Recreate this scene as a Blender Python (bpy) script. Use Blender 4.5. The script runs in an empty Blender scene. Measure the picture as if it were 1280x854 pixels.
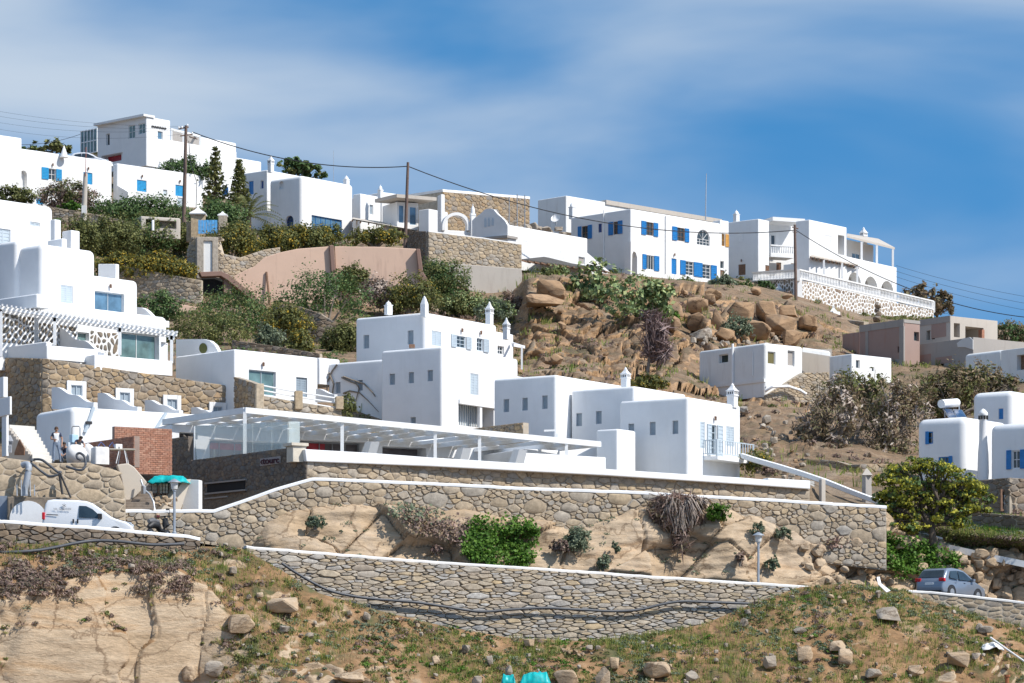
import bpy, bmesh, math, random
import numpy as np
from mathutils import Vector, Matrix
random.seed(7)
RNG = np.random.default_rng(11)
SC = bpy.context.scene
COL = SC.collection
R = math.radians
# ------------------------------------------------------------------ camera, sky, sun, exposure
F = 4000.0; CX = 640.0; HY = 902.0          # focal length in photo pixels, principal column, horizon row
cam_d = bpy.data.cameras.new('camera')
cam = bpy.data.objects.new('camera', cam_d); COL.objects.link(cam)
cam.location = (0, 0, 0); cam.rotation_euler = (R(90), 0, 0)
cam_d.sensor_width = 36.0; cam_d.lens = 36.0 * F / 1280.0
cam_d.shift_y = (HY - 427.0) / 1280.0
cam_d.clip_start = 1.0; cam_d.clip_end = 20000.0
SC.camera = cam
SUN_EL, SUN_AZ = R(46), R(118)               # azimuth clockwise from +Y
sun_dir = Vector((math.cos(SUN_EL) * math.sin(SUN_AZ), math.cos(SUN_EL) * math.cos(SUN_AZ), math.sin(SUN_EL)))
sd = bpy.data.lights.new('sun', 'SUN'); sd.energy = 3.7; sd.angle = R(0.5); sd.color = (1.0, 0.955, 0.89)
so = bpy.data.objects.new('sun', sd); COL.objects.link(so)
so.rotation_euler = sun_dir.to_track_quat('Z', 'Y').to_euler(); so.location = sun_dir * 600
SC.view_settings.view_transform = 'Standard'
SC.view_settings.look = 'None'
SC.view_settings.exposure = 0.47
SC.view_settings.gamma = 1.0
SC.view_settings.use_curve_mapping = False
SC.render.engine = 'CYCLES'
SC.cycles.max_bounces = 6; SC.cycles.diffuse_bounces = 3; SC.cycles.glossy_bounces = 3
SC.cycles.transparent_max_bounces = 12; SC.cycles.use_denoising = True
def make_world():
 w = bpy.data.worlds.new('World'); SC.world = w; w.use_nodes = True
 nt = w.node_tree; nt.nodes.clear(); N = nt.nodes.new; L = nt.links.new
 out = N('ShaderNodeOutputWorld'); bg = N('ShaderNodeBackground'); bg.inputs['Strength'].default_value = 0.15
 L(bg.outputs[0], out.inputs[0])
 tc = N('ShaderNodeTexCoord')
 sep = N('ShaderNodeSeparateXYZ'); L(tc.outputs['Generated'], sep.inputs[0])
 # the thick clear air of the day: the low sky is as deep a blue as the sky higher up
 zz = N('ShaderNodeMath'); zz.operation = 'MULTIPLY_ADD'; zz.inputs[1].default_value = 0.9; zz.inputs[2].default_value = 0.34
 L(sep.outputs[2], zz.inputs[0])
 cmb = N('ShaderNodeCombineXYZ'); L(sep.outputs[0], cmb.inputs[0]); L(sep.outputs[1], cmb.inputs[1]); L(zz.outputs[0], cmb.inputs[2])
 nrm = N('ShaderNodeVectorMath'); nrm.operation = 'NORMALIZE'; L(cmb.outputs[0], nrm.inputs[0])
 sky = N('ShaderNodeTexSky'); sky.sky_type = 'NISHITA'; sky.sun_disc = False
 sky.sun_elevation = SUN_EL; sky.sun_rotation = SUN_AZ; sky.air_density = 1.0; sky.dust_density = 0.3; sky.ozone_density = 2.0
 if 'Vector' in sky.inputs: L(nrm.outputs[0], sky.inputs['Vector'])
 hs = N('ShaderNodeHueSaturation'); hs.inputs['Saturation'].default_value = 1.34; hs.inputs['Value'].default_value = 0.88; hs.inputs['Hue'].default_value = 0.492
 L(sky.outputs[0], hs.inputs['Color'])
 # thin high cloud, drawn out in streaks
 mp = N('ShaderNodeMapping'); mp.inputs['Rotation'].default_value = (0, R(-14), 0); mp.inputs['Scale'].default_value = (5.0, 5.0, 15.0)
 mp.inputs['Location'].default_value = SKY_OFF
 L(tc.outputs['Generated'], mp.inputs[0])
 n1 = N('ShaderNodeTexNoise'); n1.inputs['Scale'].default_value = 1.0; n1.inputs['Detail'].default_value = 5.0; n1.inputs['Roughness'].default_value = 0.44
 n1.inputs['Distortion'].default_value = 0.35
 L(mp.outputs[0], n1.inputs['Vector'])
 rp = N('ShaderNodeValToRGB'); rp.color_ramp.elements[0].position = 0.33; rp.color_ramp.elements[1].position = 0.75
 rp.color_ramp.interpolation = 'EASE'
 rp.color_ramp.elements[0].color = (0, 0, 0, 1); rp.color_ramp.elements[1].color = (0.86, 0.86, 0.86, 1)
 L(n1.outputs[0], rp.inputs[0])
 mx = N('ShaderNodeMix'); mx.data_type = 'RGBA'
 L(rp.outputs[0], mx.inputs[0]); L(hs.outputs[0], mx.inputs[6])
 mx.inputs[7].default_value = (3.0, 3.42, 3.9, 1)
 L(mx.outputs[2], bg.inputs[0])
SKY_OFF = (2.14, 4.21, -1.05)
make_world()
# ------------------------------------------------------------------ helpers
def P(px, py, Y):
 return Vector(((px - CX) / F * Y, Y, (HY - py) / F * Y))
def ray(px, py):
 return Vector(((px - CX) / F, 1.0, (HY - py) / F))
def toplane(px, py, C, n):
 d = ray(px, py)
 return d * (C.dot(n) / d.dot(n))
def interp(tab, x):
 """tab: rows (x, a, b, ...); linear, clamped; returns list of the others"""
 if x <= tab[0][0]: return list(tab[0][1:])
 for p, q in zip(tab, tab[1:]):
  if x <= q[0]:
   t = (x - p[0]) / (q[0] - p[0])
   return [a + (b - a) * t for a, b in zip(p[1:], q[1:])]
 return list(tab[-1][1:])
OFF = {}
def empty(name, loc, label=None, cat=None, group=None):
 o = bpy.data.objects.new(name, None); COL.objects.link(o); o.location = loc
 o.empty_display_size = 0.3
 OFF[o.name] = Vector(loc)
 if label: o['label'] = label
 if cat: o['category'] = cat; o['kind'] = 'thing'
 if group: o['group'] = group
 return o
def tag(o, label=None, cat=None, group=None, kind=None):
 if label: o['label'] = label
 if cat: o['category'] = cat; o['kind'] = 'thing'
 if group: o['group'] = group
 if kind: o['kind'] = kind
 return o
def link_mesh(name, me, parent=None, origin=None):
 """mesh in world coordinates -> object; child: relative to its thing; top level: origin at its foot"""
 o = bpy.data.objects.new(name, me); COL.objects.link(o)
 if parent is not None:
  off = OFF[parent.name]; o.parent = parent
 else:
  if origin is None:
   n = len(me.vertices); co = np.empty(n * 3, np.float32); me.vertices.foreach_get('co', co); co = co.reshape(-1, 3)
   lo = co.min(0); hi = co.max(0); off = Vector(((lo[0] + hi[0]) / 2, (lo[1] + hi[1]) / 2, lo[2]))
  else: off = Vector(origin)
  o.location = off
 me.transform(Matrix.Translation(-off))
 OFF[o.name] = off
 return o
class MB:
 def __init__(s): s.v = []; s.f = []
 def add(s, vs, fs):
  b = len(s.v); s.v.extend([tuple(p) for p in vs]); s.f.extend([tuple(i + b for i in f) for f in fs]); return s
 def box(s, c, ax, ay, az):
  """centre and three half-axis vectors"""
  c = Vector(c); ax = Vector(ax); ay = Vector(ay); az = Vector(az)
  vs = [c + sx * ax + sy * ay + sz * az for sz in (-1, 1) for sy in (-1, 1) for sx in (-1, 1)]
  return s.add(vs, [(0, 2, 3, 1), (4, 5, 7, 6), (0, 1, 5, 4), (2, 6, 7, 3), (0, 4, 6, 2), (1, 3, 7, 5)])
 def abox(s, x0, y0, z0, x1, y1, z1):
  return s.box(((x0 + x1) / 2, (y0 + y1) / 2, (z0 + z1) / 2), ((x1 - x0) / 2, 0, 0), (0, (y1 - y0) / 2, 0), (0, 0, (z1 - z0) / 2))
 def prism(s, poly, ext):
  n = len(poly); ext = Vector(ext); a = [Vector(p) for p in poly]; b = [p + ext for p in a]
  return s.add(a + b, [tuple(range(n - 1, -1, -1)), tuple(range(n, 2 * n))] + [(i, (i + 1) % n, n + (i + 1) % n, n + i) for i in range(n)])
 def tube(s, pts, rad, n=8, cap=True):
  pts = [Vector(p) for p in pts]
  if not hasattr(rad, '__len__'): rad = [rad] * len(pts)
  rings = []; up = Vector((0.13, 0.29, 0.95))
  for i, p in enumerate(pts):
   t = (pts[min(i + 1, len(pts) - 1)] - pts[max(i - 1, 0)])
   if t.length < 1e-9: t = Vector((0, 0, 1))
   t.normalize()
   a = t.cross(up)
   if a.length < 0.1: a = t.cross(Vector((1, 0, 0)))
   a.normalize(); b = t.cross(a)
   rings.append([p + (a * math.cos(k * 2 * math.pi / n) + b * math.sin(k * 2 * math.pi / n)) * rad[i] for k in range(n)])
  vs = [q for r_ in rings for q in r_]; fs = []
  for i in range(len(pts) - 1):
   for k in range(n):
    fs.append((i * n + k, i * n + (k + 1) % n, (i + 1) * n + (k + 1) % n, (i + 1) * n + k))
  if cap: fs.append(tuple(range(n - 1, -1, -1))); fs.append(tuple((len(pts) - 1) * n + k for k in range(n)))
  return s.add(vs, fs)
 def lathe(s, c, prof, n=14, sq=False):
  """profile (radius, z) about the vertical through c; sq: square plan"""
  c = Vector(c); vs = []; fs = []
  for r_, z in prof:
   for k in range(n):
    a = 2 * math.pi * (k + 0.5) / n
    vs.append(c + Vector((math.cos(a) * r_, math.sin(a) * r_, z)))
  for i in range(len(prof) - 1):
   for k in range(n):
    fs.append((i * n + k, i * n + (k + 1) % n, (i + 1) * n + (k + 1) % n, (i + 1) * n + k))
  fs.append(tuple(range(n - 1, -1, -1))); fs.append(tuple((len(prof) - 1) * n + k for k in range(n)))
  return s.add(vs, fs)
 def mesh(s, name):
  me = bpy.data.meshes.new(name); me.from_pydata(s.v, [], s.f); me.update(); return me
def mk(name, mb, mat, parent=None, smooth=0, bevel=0, origin=None, seg=2):
 me = mb.mesh(name)
 if bevel:
  bm = bmesh.new(); bm.from_mesh(me); bmesh.ops.remove_doubles(bm, verts=bm.verts, dist=1e-5)
  es = [e for e in bm.edges if len(e.link_faces) == 2 and e.calc_face_angle(0) > 0.5]
  bmesh.ops.bevel(bm, geom=es, offset=bevel, segments=seg, affect='EDGES', profile=0.5, clamp_overlap=True)
  bm.to_mesh(me); bm.free()
 if mat is not None: me.materials.append(mat)
 if smooth:
  me.shade_smooth(); me.set_sharp_from_angle(angle=R(smooth))
 return link_mesh(name, me, parent, origin)
def fast_mesh(name, V, Q):
 """V (n,3), Q (m,k) all faces with k corners"""
 me = bpy.data.meshes.new(name); V = np.ascontiguousarray(V, np.float32); Q = np.ascontiguousarray(Q, np.int32)
 k = Q.shape[1]
 me.vertices.add(len(V)); me.vertices.foreach_set('co', V.ravel())
 me.loops.add(Q.size); me.loops.foreach_set('vertex_index', Q.ravel())
 me.polygons.add(len(Q)); me.polygons.foreach_set('loop_start', np.arange(0, Q.size, k, dtype=np.int32))
 me.update(calc_edges=True); me.validate()
 return me
# numpy noise -------------------------------------------------------
def _h(ix, iy, iz, s):
 n = (ix.astype(np.int64) * 374761393 + iy.astype(np.int64) * 668265263 + iz.astype(np.int64) * 2147483647 + s * 1274126177) & 0xFFFFFFFF
 n = ((n ^ (n >> 13)) * 1274126177) & 0xFFFFFFFF
 n = ((n ^ (n >> 16)) * 2246822519) & 0xFFFFFFFF
 return ((n ^ (n >> 15)) & 0xFFFFFF) / float(0xFFFFFF)
def vnoise(p, s=0):
 i = np.floor(p).astype(np.int64); f = p - i; f = f * f * (3 - 2 * f); r_ = 0
 for dx in (0, 1):
  for dy in (0, 1):
   for dz in (0, 1):
    w = (f[:, 0] if dx else 1 - f[:, 0]) * (f[:, 1] if dy else 1 - f[:, 1]) * (f[:, 2] if dz else 1 - f[:, 2])
    r_ = r_ + w * _h(i[:, 0] + dx, i[:, 1] + dy, i[:, 2] + dz, s)
 return r_ * 2 - 1
def fbm(p, oct=4, s=0, gain=0.5):
 a = 1.0; t = 0; r_ = 0
 for k in range(oct):
  r_ = r_ + a * vnoise(p * (2.03 ** k), s + k * 17); t += a; a *= gain
 return r_ / t
def worley(p, s=0):
 """(F1, F2, cell random)"""
 i = np.floor(p).astype(np.int64); n = len(p)
 f1 = np.full(n, 9.0); f2 = np.full(n, 9.0); cid = np.zeros(n)
 for dx in (-1, 0, 1):
  for dy in (-1, 0, 1):
   for dz in (-1, 0, 1):
    cx, cy, cz = i[:, 0] + dx, i[:, 1] + dy, i[:, 2] + dz
    q = np.stack([cx + _h(cx, cy, cz, s), cy + _h(cx, cy, cz, s + 1), cz + _h(cx, cy, cz, s + 2)], 1)
    d = np.sqrt(((q - p) ** 2).sum(1)); c = _h(cx, cy, cz, s + 3)
    nearer = d < f1
    f2 = np.where(nearer, f1, np.minimum(f2, d)); cid = np.where(nearer, c, cid); f1 = np.where(nearer, d, f1)
 return f1, f2, cid
def sstep(a, b, x):
 t = np.clip((x - a) / (b - a), 0, 1); return t * t * (3 - 2 * t)
# ------------------------------------------------------------------ materials
MATS = {}
def base_mat(name):
 m = bpy.data.materials.new(name); m.use_nodes = True
 nt = m.node_tree; b = nt.nodes['Principled BSDF']
 return m, nt, b
def ramp(nt, cols, pos=None, interp='LINEAR'):
 r_ = nt.nodes.new('ShaderNodeValToRGB'); cr = r_.color_ramp; cr.interpolation = interp
 n = len(cols); pos = pos or [i / (n - 1) if n > 1 else 0 for i in range(n)]
 while len(cr.elements) < n: cr.elements.new(0.5)
 for e, c, p_ in zip(cr.elements, cols, pos): e.color = (*c, 1); e.position = p_
 return r_
def noise(nt, scale, detail=4, rough=0.55, stretch=None, dist=0.0):
 g = nt.nodes.new('ShaderNodeNewGeometry'); n = nt.nodes.new('ShaderNodeTexNoise')
 n.inputs['Scale'].default_value = scale; n.inputs['Detail'].default_value = detail; n.inputs['Roughness'].default_value = rough
 n.inputs['Distortion'].default_value = dist
 if stretch:
  mp = nt.nodes.new('ShaderNodeMapping'); mp.inputs['Scale'].default_value = stretch
  nt.links.new(g.outputs['Position'], mp.inputs[0]); nt.links.new(mp.outputs[0], n.inputs['Vector'])
 else: nt.links.new(g.outputs['Position'], n.inputs['Vector'])
 return n
def mixc(nt, fac, a, b, mode='MIX'):
 m = nt.nodes.new('ShaderNodeMix'); m.data_type = 'RGBA'; m.blend_type = mode
 for sock, v in ((m.inputs[0], fac), (m.inputs[6], a), (m.inputs[7], b)):
  if isinstance(v, (int, float)): sock.default_value = v
  elif isinstance(v, tuple): sock.default_value = (*v, 1)
  else: nt.links.new(v, sock)
 return m.outputs[2]
def bump(nt, b, src, strength, dist):
 bp = nt.nodes.new('ShaderNodeBump'); bp.inputs['Strength'].default_value = strength; bp.inputs['Distance'].default_value = dist
 nt.links.new(src, bp.inputs['Height']); nt.links.new(bp.outputs[0], b.inputs['Normal'])
def M_plain(name, col, rough=0.6, metal=0.0, var=0.12, scale=3.0):
 if name in MATS: return MATS[name]
 m, nt, b = base_mat(name); MATS[name] = m
 n = noise(nt, scale, 4)
 c = tuple(min(1, x * (1 + var)) for x in col); d = tuple(x * (1 - var) for x in col)
 r_ = ramp(nt, [d, c], [0.3, 0.7]); nt.links.new(n.outputs[0], r_.inputs[0]); nt.links.new(r_.outputs[0], b.inputs['Base Color'])
 b.inputs['Roughness'].default_value = rough; b.inputs['Metallic'].default_value = metal
 return m
def M_plaster(name, col=(0.80, 0.80, 0.79), dirt=0.25, stain=(0.45, 0.42, 0.38)):
 if name in MATS: return MATS[name]
 m, nt, b = base_mat(name); MATS[name] = m
 n1 = noise(nt, 0.7, 5, 0.6); n2 = noise(nt, 2.2, 4, 0.6, stretch=(1.0, 1.0, 0.16)); n3 = noise(nt, 9, 4)
 r1 = ramp(nt, [tuple(x * 0.93 for x in col), col], [0.3, 0.65]); nt.links.new(n1.outputs[0], r1.inputs[0])
 r2 = ramp(nt, [(0, 0, 0), (dirt,) * 3], [0.55, 0.86]); nt.links.new(n2.outputs[0], r2.inputs[0])
 c = mixc(nt, r2.outputs[0], r1.outputs[0], stain)
 nt.links.new(c, b.inputs['Base Color']); b.inputs['Roughness'].default_value = 0.85
 bump(nt, b, n3.outputs[0], 0.18, 0.03)
 return m
def M_stone(name, cols, rough=0.9, bumpd=0.03):
 """a tone for each stone, blotched with lichen"""
 if name in MATS: return MATS[name]
 m, nt, b = base_mat(name); MATS[name] = m
 oi = nt.nodes.new('ShaderNodeObjectInfo'); g = nt.nodes.new('ShaderNodeNewGeometry')
 ad = nt.nodes.new('ShaderNodeMath'); ad.operation = 'ADD'; nt.links.new(oi.outputs['Random'], ad.inputs[0]); nt.links.new(g.outputs['Random Per Island'], ad.inputs[1])
 fr = nt.nodes.new('ShaderNodeMath'); fr.operation = 'FRACT'; nt.links.new(ad.outputs[0], fr.inputs[0])
 r_ = ramp(nt, cols, interp='LINEAR'); nt.links.new(fr.outputs[0], r_.inputs[0])
 n1 = noise(nt, 5, 5, 0.65); r1 = ramp(nt, [(0.62, 0.60, 0.58), (1.12, 1.1, 1.06)], [0.3, 0.7]); nt.links.new(n1.outputs[0], r1.inputs[0])
 c = mixc(nt, 1.0, r_.outputs[0], r1.outputs[0], 'MULTIPLY')
 nt.links.new(c, b.inputs['Base Color']); b.inputs['Roughness'].default_value = rough
 n2 = noise(nt, 14, 4); bump(nt, b, n2.outputs[0], 0.5, bumpd)
 return m
def crackle(nt, c, CS, CW):
 """thin dark crack lines multiplied into the rock colour"""
 vo = nt.nodes.new('ShaderNodeTexVoronoi'); vo.feature = 'DISTANCE_TO_EDGE'; vo.inputs['Scale'].default_value = CS
 gp = nt.nodes.new('ShaderNodeNewGeometry'); mp2 = nt.nodes.new('ShaderNodeMapping'); mp2.inputs['Scale'].default_value = (.8, .8, 1.5); nw = noise(nt, 0.6, 5, 0.6)
 vm = nt.nodes.new('ShaderNodeVectorMath'); vm.operation = 'MULTIPLY_ADD'; vm.inputs[1].default_value = (2.2, 2.2, 2.2); nt.links.new(nw.outputs[1], vm.inputs[0]); nt.links.new(gp.outputs['Position'], vm.inputs[2]); nt.links.new(vm.outputs[0], mp2.inputs[0]); nt.links.new(mp2.outputs[0], vo.inputs['Vector'])
 rv = ramp(nt, [(.42, .37, .33), (1, 1, 1)], [0.0, CW]); nt.links.new(vo.outputs[0], rv.inputs[0]); c = mixc(nt, .85, c, rv.outputs[0], 'MULTIPLY')
 return c
def M_rock(name, cols, scale=0.35, stretch=(0.6, 0.6, 2.2), grey=(0.30, 0.28, 0.26), greyamt=0.6, bs=2.5):
 if name in MATS: return MATS[name]
 m, nt, b = base_mat(name); MATS[name] = m
 n1 = noise(nt, scale, 7, 0.62, stretch=stretch, dist=0.6)
 r_ = ramp(nt, cols, [0.28 + 0.44 * i / (len(cols) - 1) for i in range(len(cols))]); nt.links.new(n1.outputs[0], r_.inputs[0])
 n2 = noise(nt, scale * 2.3, 6, 0.65); r2 = ramp(nt, [(0, 0, 0), (greyamt,) * 3], [0.52, 0.72]); nt.links.new(n2.outputs[0], r2.inputs[0])
 c = mixc(nt, r2.outputs[0], r_.outputs[0], grey)
 n3 = noise(nt, bs, 9, 0.7, stretch=(0.8, 0.8, 2.0)); r3 = ramp(nt, [(0.72, 0.70, 0.68), (1.1, 1.09, 1.07)], [0.32, 0.68]); nt.links.new(n3.outputs[0], r3.inputs[0])
 c = crackle(nt, mixc(nt, 1.0, c, r3.outputs[0], 'MULTIPLY'), .38, .03)
 nt.links.new(c, b.inputs['Base Color']); b.inputs['Roughness'].default_value = 0.92
 bump(nt, b, n3.outputs[0], 0.7, 0.12)
 return m
def M_soil(name, c1, c2, c3, scale=0.5):
 if name in MATS: return MATS[name]
 m, nt, b = base_mat(name); MATS[name] = m
 n1 = noise(nt, scale, 6, 0.65); r_ = ramp(nt, [c1, c2, c3], [0.35, 0.5, 0.66]); nt.links.new(n1.outputs[0], r_.inputs[0])
 n3 = noise(nt, 6, 6, 0.7); r3 = ramp(nt, [(0.6, 0.6, 0.6), (1.15, 1.13, 1.1)], [0.32, 0.68]); nt.links.new(n3.outputs[0], r3.inputs[0])
 c = mixc(nt, 1.0, r_.outputs[0], r3.outputs[0], 'MULTIPLY')
 nt.links.new(c, b.inputs['Base Color']); b.inputs['Roughness'].default_value = 0.95
 bump(nt, b, n3.outputs[0], 0.9, 0.12)
 return m
def M_leaf(name, cols, trans=0.3, pos=None):
 if name in MATS: return MATS[name]
 m, nt, b = base_mat(name); MATS[name] = m
 cols = [tuple(x * (2.15 if 'green' in name and 'dark' in name else 1.8) for x in c) for c in cols]
 g = nt.nodes.new('ShaderNodeNewGeometry'); r_ = ramp(nt, cols, pos); nt.links.new(g.outputs['Random Per Island'], r_.inputs[0])
 n1 = noise(nt, 0.9, 3); r1 = ramp(nt, [(0.75, 0.78, 0.75), (1.2, 1.15, 1.1)], [0.3, 0.7]); nt.links.new(n1.outputs[0], r1.inputs[0])
 c = mixc(nt, 1.0, r_.outputs[0], r1.outputs[0], 'MULTIPLY')
 nt.links.new(c, b.inputs['Base Color']); b.inputs['Roughness'].default_value = 0.6
 b.inputs['Specular IOR Level'].default_value = 0.25
 t = nt.nodes.new('ShaderNodeBsdfTranslucent'); nt.links.new(c, t.inputs[0])
 mx = nt.nodes.new('ShaderNodeMixShader'); mx.inputs[0].default_value = trans
 nt.links.new(b.outputs[0], mx.inputs[1]); nt.links.new(t.outputs[0], mx.inputs[2]); nt.links.new(mx.outputs[0], nt.nodes['Material Output'].inputs[0])
 return m
def M_glass(name, col, rough=0.05):
 """window glass seen from a long way off: dark, glossy, reflecting the sky"""
 if name in MATS: return MATS[name]
 m, nt, b = base_mat(name); MATS[name] = m
 n = noise(nt, 1.3, 3); r_ = ramp(nt, [tuple(x * 0.6 for x in col), tuple(x * 1.25 for x in col)], [0.3, 0.7]); nt.links.new(n.outputs[0], r_.inputs[0])
 nt.links.new(r_.outputs[0], b.inputs['Base Color']); b.inputs['Roughness'].default_value = rough; b.inputs['Specular IOR Level'].default_value = 0.7
 return m
def M_clear(name, col=(0.80, 0.93, 0.92), alpha=0.28):
 if name in MATS: return MATS[name]
 m, nt, b = base_mat(name); MATS[name] = m
 b.inputs['Base Color'].default_value = (*col, 1); b.inputs['Roughness'].default_value = 0.04; b.inputs['Alpha'].default_value = alpha
 return m
WHITE = M_plaster('white_plaster', (0.81, 0.81, 0.805), 0.17)
WHITE_OLD = M_plaster('weathered_white_plaster', (0.76, 0.76, 0.74), 0.5)
WHITE_FAR = M_plaster('limewash', (0.80, 0.795, 0.78), 0.20)
PAINT = M_plain('white_paint', (0.82, 0.82, 0.81), 0.5, var=0.04)
CAPM = M_plaster('painted_coping', (0.80, 0.78, 0.75), 0.35)
CREAM = M_plain('cream_limestone', (0.62, 0.56, 0.46), 0.8)
CONC = M_plaster('bare_concrete', (0.36, 0.33, 0.30), 0.55, (0.20, 0.18, 0.16))
CONC_L = M_plaster('pale_concrete', (0.50, 0.45, 0.39), 0.5, (0.30, 0.24, 0.2))
PINK = M_plaster('pink_render', (0.70, 0.485, 0.36), 0.65, (0.34, 0.20, 0.15))
PINKD = M_plaster('brown_render', (0.26, 0.16, 0.125), 0.5, (0.18, 0.12, 0.1))
GREYP = M_plain('grey_shutter_paint', (0.50, 0.57, 0.62), 0.5, var=0.05)
GREYD = M_plain('slate_shutter_paint', (0.30, 0.36, 0.41), 0.5, var=0.08)
BLUE = M_plain('blue_paint', (0.012, 0.19, 0.50), 0.45, var=0.12)
TURQ = M_plain('turquoise_paint', (0.02, 0.30, 0.58), 0.45, var=0.12)
BLUED = M_plain('navy_paint', (0.02, 0.06, 0.22), 0.45)
WOOD = M_plain('brown_wood', (0.20, 0.11, 0.065), 0.6, var=0.25, scale=6)
WOODO = M_plain('orange_wood', (0.62, 0.32, 0.07), 0.5, var=0.12)
POLEW = M_plain('pole_wood', (0.15, 0.10, 0.08), 0.8, var=0.2, scale=5)
DARK = M_plain('dark_void', (0.02, 0.02, 0.02), 0.9)
BLACK = M_plain('black_rubber', (0.02, 0.02, 0.022), 0.55)
IRON = M_plain('grey_iron', (0.30, 0.31, 0.32), 0.45, 0.5)
GALV = M_plain('galvanised_steel', (0.48, 0.50, 0.52), 0.4, 0.6)
RED = M_plain('red_paint', (0.42, 0.03, 0.04), 0.5)
GLASS_D = M_glass('dark_glass', (0.035, 0.05, 0.06))
GLASS_B = M_glass('blue_glass', (0.10, 0.20, 0.30))
GLASS_G = M_glass('green_glass', (0.13, 0.22, 0.22))
CLEAR = M_clear('clear_glass')
TEAL = M_plain('teal_tarp', (0.0, 0.40, 0.40), 0.45, var=0.25, scale=5)
MORTAR = M_plain('mortar', (0.40, 0.34, 0.265), 0.95, var=0.2)
MORTAR_L = M_plain('pale_mortar', (0.50, 0.42, 0.32), 0.95, var=0.2)
MORTAR_D = M_plain('deep_joints', (0.09, 0.08, 0.07), 0.95, var=0.3)
ST_TAN = M_stone('tan_stone', [(0.36, 0.29, 0.21), (0.47, 0.38, 0.27), (0.36, 0.34, 0.31), (0.52, 0.40, 0.255), (0.43, 0.39, 0.34), (0.42, 0.33, 0.225), (0.57, 0.47, 0.345)])
ST_GREY = M_stone('grey_slab_stone', [(0.38, 0.34, 0.29), (0.50, 0.42, 0.31), (0.42, 0.415, 0.41), (0.54, 0.42, 0.26), (0.52, 0.515, 0.50), (0.45, 0.38, 0.30), (0.52, 0.45, 0.345)])
ST_WARM = M_stone('warm_stone', [(0.29, 0.22, 0.15), (0.40, 0.29, 0.17), (0.27, 0.255, 0.24), (0.45, 0.32, 0.18), (0.33, 0.28, 0.22), (0.36, 0.25, 0.15)])
ST_SHADE = M_stone('shade_dark_cladding', [(0.15, 0.125, 0.105), (0.24, 0.195, 0.15), (0.18, 0.175, 0.17), (0.29, 0.22, 0.155), (0.20, 0.16, 0.13)])  # shade of the clad wall put into darker stone tones
ST_BROWN = M_stone('brown_fieldstone', [(0.19, 0.15, 0.115), (0.27, 0.205, 0.145), (0.21, 0.195, 0.18), (0.31, 0.23, 0.15)])
ST_SPECK = M_stone('dark_pebble_stone', [(0.16, 0.15, 0.125), (0.22, 0.205, 0.18), (0.27, 0.21, 0.15), (0.18, 0.18, 0.17)])
ST_FLECK = M_stone('brown_fleck_stone', [(0.42, 0.34, 0.25), (0.30, 0.22, 0.15), (0.50, 0.44, 0.37), (0.24, 0.17, 0.12), (0.56, 0.51, 0.45)])
ROCK_TAN = M_rock('sandstone', [(0.34, 0.245, 0.155), (0.48, 0.355, 0.23), (0.53, 0.41, 0.285), (0.50, 0.33, 0.19)], 0.3, greyamt=0.35)
ROCK_BRN = M_rock('brown_sandstone', [(0.22, 0.14, 0.085), (0.36, 0.23, 0.13), (0.44, 0.285, 0.165), (0.34, 0.23, 0.145)], 0.22, stretch=(0.7, 0.7, 1.6), grey=(0.20, 0.165, 0.135), greyamt=0.8, bs=1.6)
ROCK_GRY = M_rock('pale_boulder_rock', [(0.30, 0.26, 0.21), (0.42, 0.36, 0.29), (0.48, 0.43, 0.37)], 0.9, grey=(0.40, 0.38, 0.36), greyamt=0.5)
SOIL = M_soil('slope_soil', (0.14, 0.115, 0.06), (0.26, 0.155, 0.085), (0.34, 0.255, 0.165))
SOIL_H = M_soil('hillside_soil', (0.17, 0.135, 0.09), (0.24, 0.175, 0.115), (0.30, 0.23, 0.165), 0.25)
ASPH = M_soil('road_asphalt', (0.055, 0.055, 0.055), (0.07, 0.068, 0.065), (0.09, 0.085, 0.08), 0.4)
PAVE = M_soil('terrace_paving', (0.42, 0.40, 0.37), (0.48, 0.46, 0.42), (0.52, 0.5, 0.46), 0.4)
DIRT = M_soil('builders_dirt', (0.34, 0.29, 0.23), (0.42, 0.36, 0.29), (0.50, 0.45, 0.38), 0.6)
L_DARK = M_leaf('dark_green_leaves', [(0.03, 0.05, 0.022), (0.05, 0.085, 0.03), (0.085, 0.125, 0.045)])
L_OLIVE = M_leaf('olive_leaves', [(0.05, 0.06, 0.022), (0.09, 0.10, 0.035), (0.15, 0.15, 0.055)])
L_YELLOW = M_leaf('yellow_flowered_leaves', [(0.05, 0.06, 0.02), (0.10, 0.105, 0.03), (0.20, 0.16, 0.03), (0.38, 0.25, 0.03)], pos=[0, 0.5, 0.8, 1])
L_HEATH = M_leaf('heather_twigs', [(0.09, 0.065, 0.055), (0.15, 0.105, 0.09), (0.21, 0.15, 0.13), (0.13, 0.12, 0.07)])
L_GREYG = M_leaf('grey_green_leaves', [(0.07, 0.09, 0.06), (0.11, 0.135, 0.09), (0.16, 0.185, 0.125)])
L_BRIGHT = M_leaf('bright_green_leaves', [(0.025, 0.06, 0.008), (0.05, 0.11, 0.014), (0.09, 0.16, 0.025)])
L_CACT = M_leaf('cactus_pads', [(0.055, 0.085, 0.035), (0.10, 0.145, 0.06), (0.17, 0.21, 0.10), (0.26, 0.27, 0.12)], 0.1)
L_DRY = M_leaf('dry_straw', [(0.22, 0.17, 0.09), (0.32, 0.26, 0.15), (0.42, 0.36, 0.23)])
L_GRASS = M_leaf('slope_grass', [(0.06, 0.095, 0.022), (0.10, 0.14, 0.03), (0.16, 0.19, 0.045), (0.25, 0.22, 0.08)])
L_JUNI = M_leaf('juniper_sprays', [(0.05, 0.065, 0.018), (0.12, 0.13, 0.022), (0.22, 0.22, 0.03), (0.34, 0.31, 0.04)])
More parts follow.
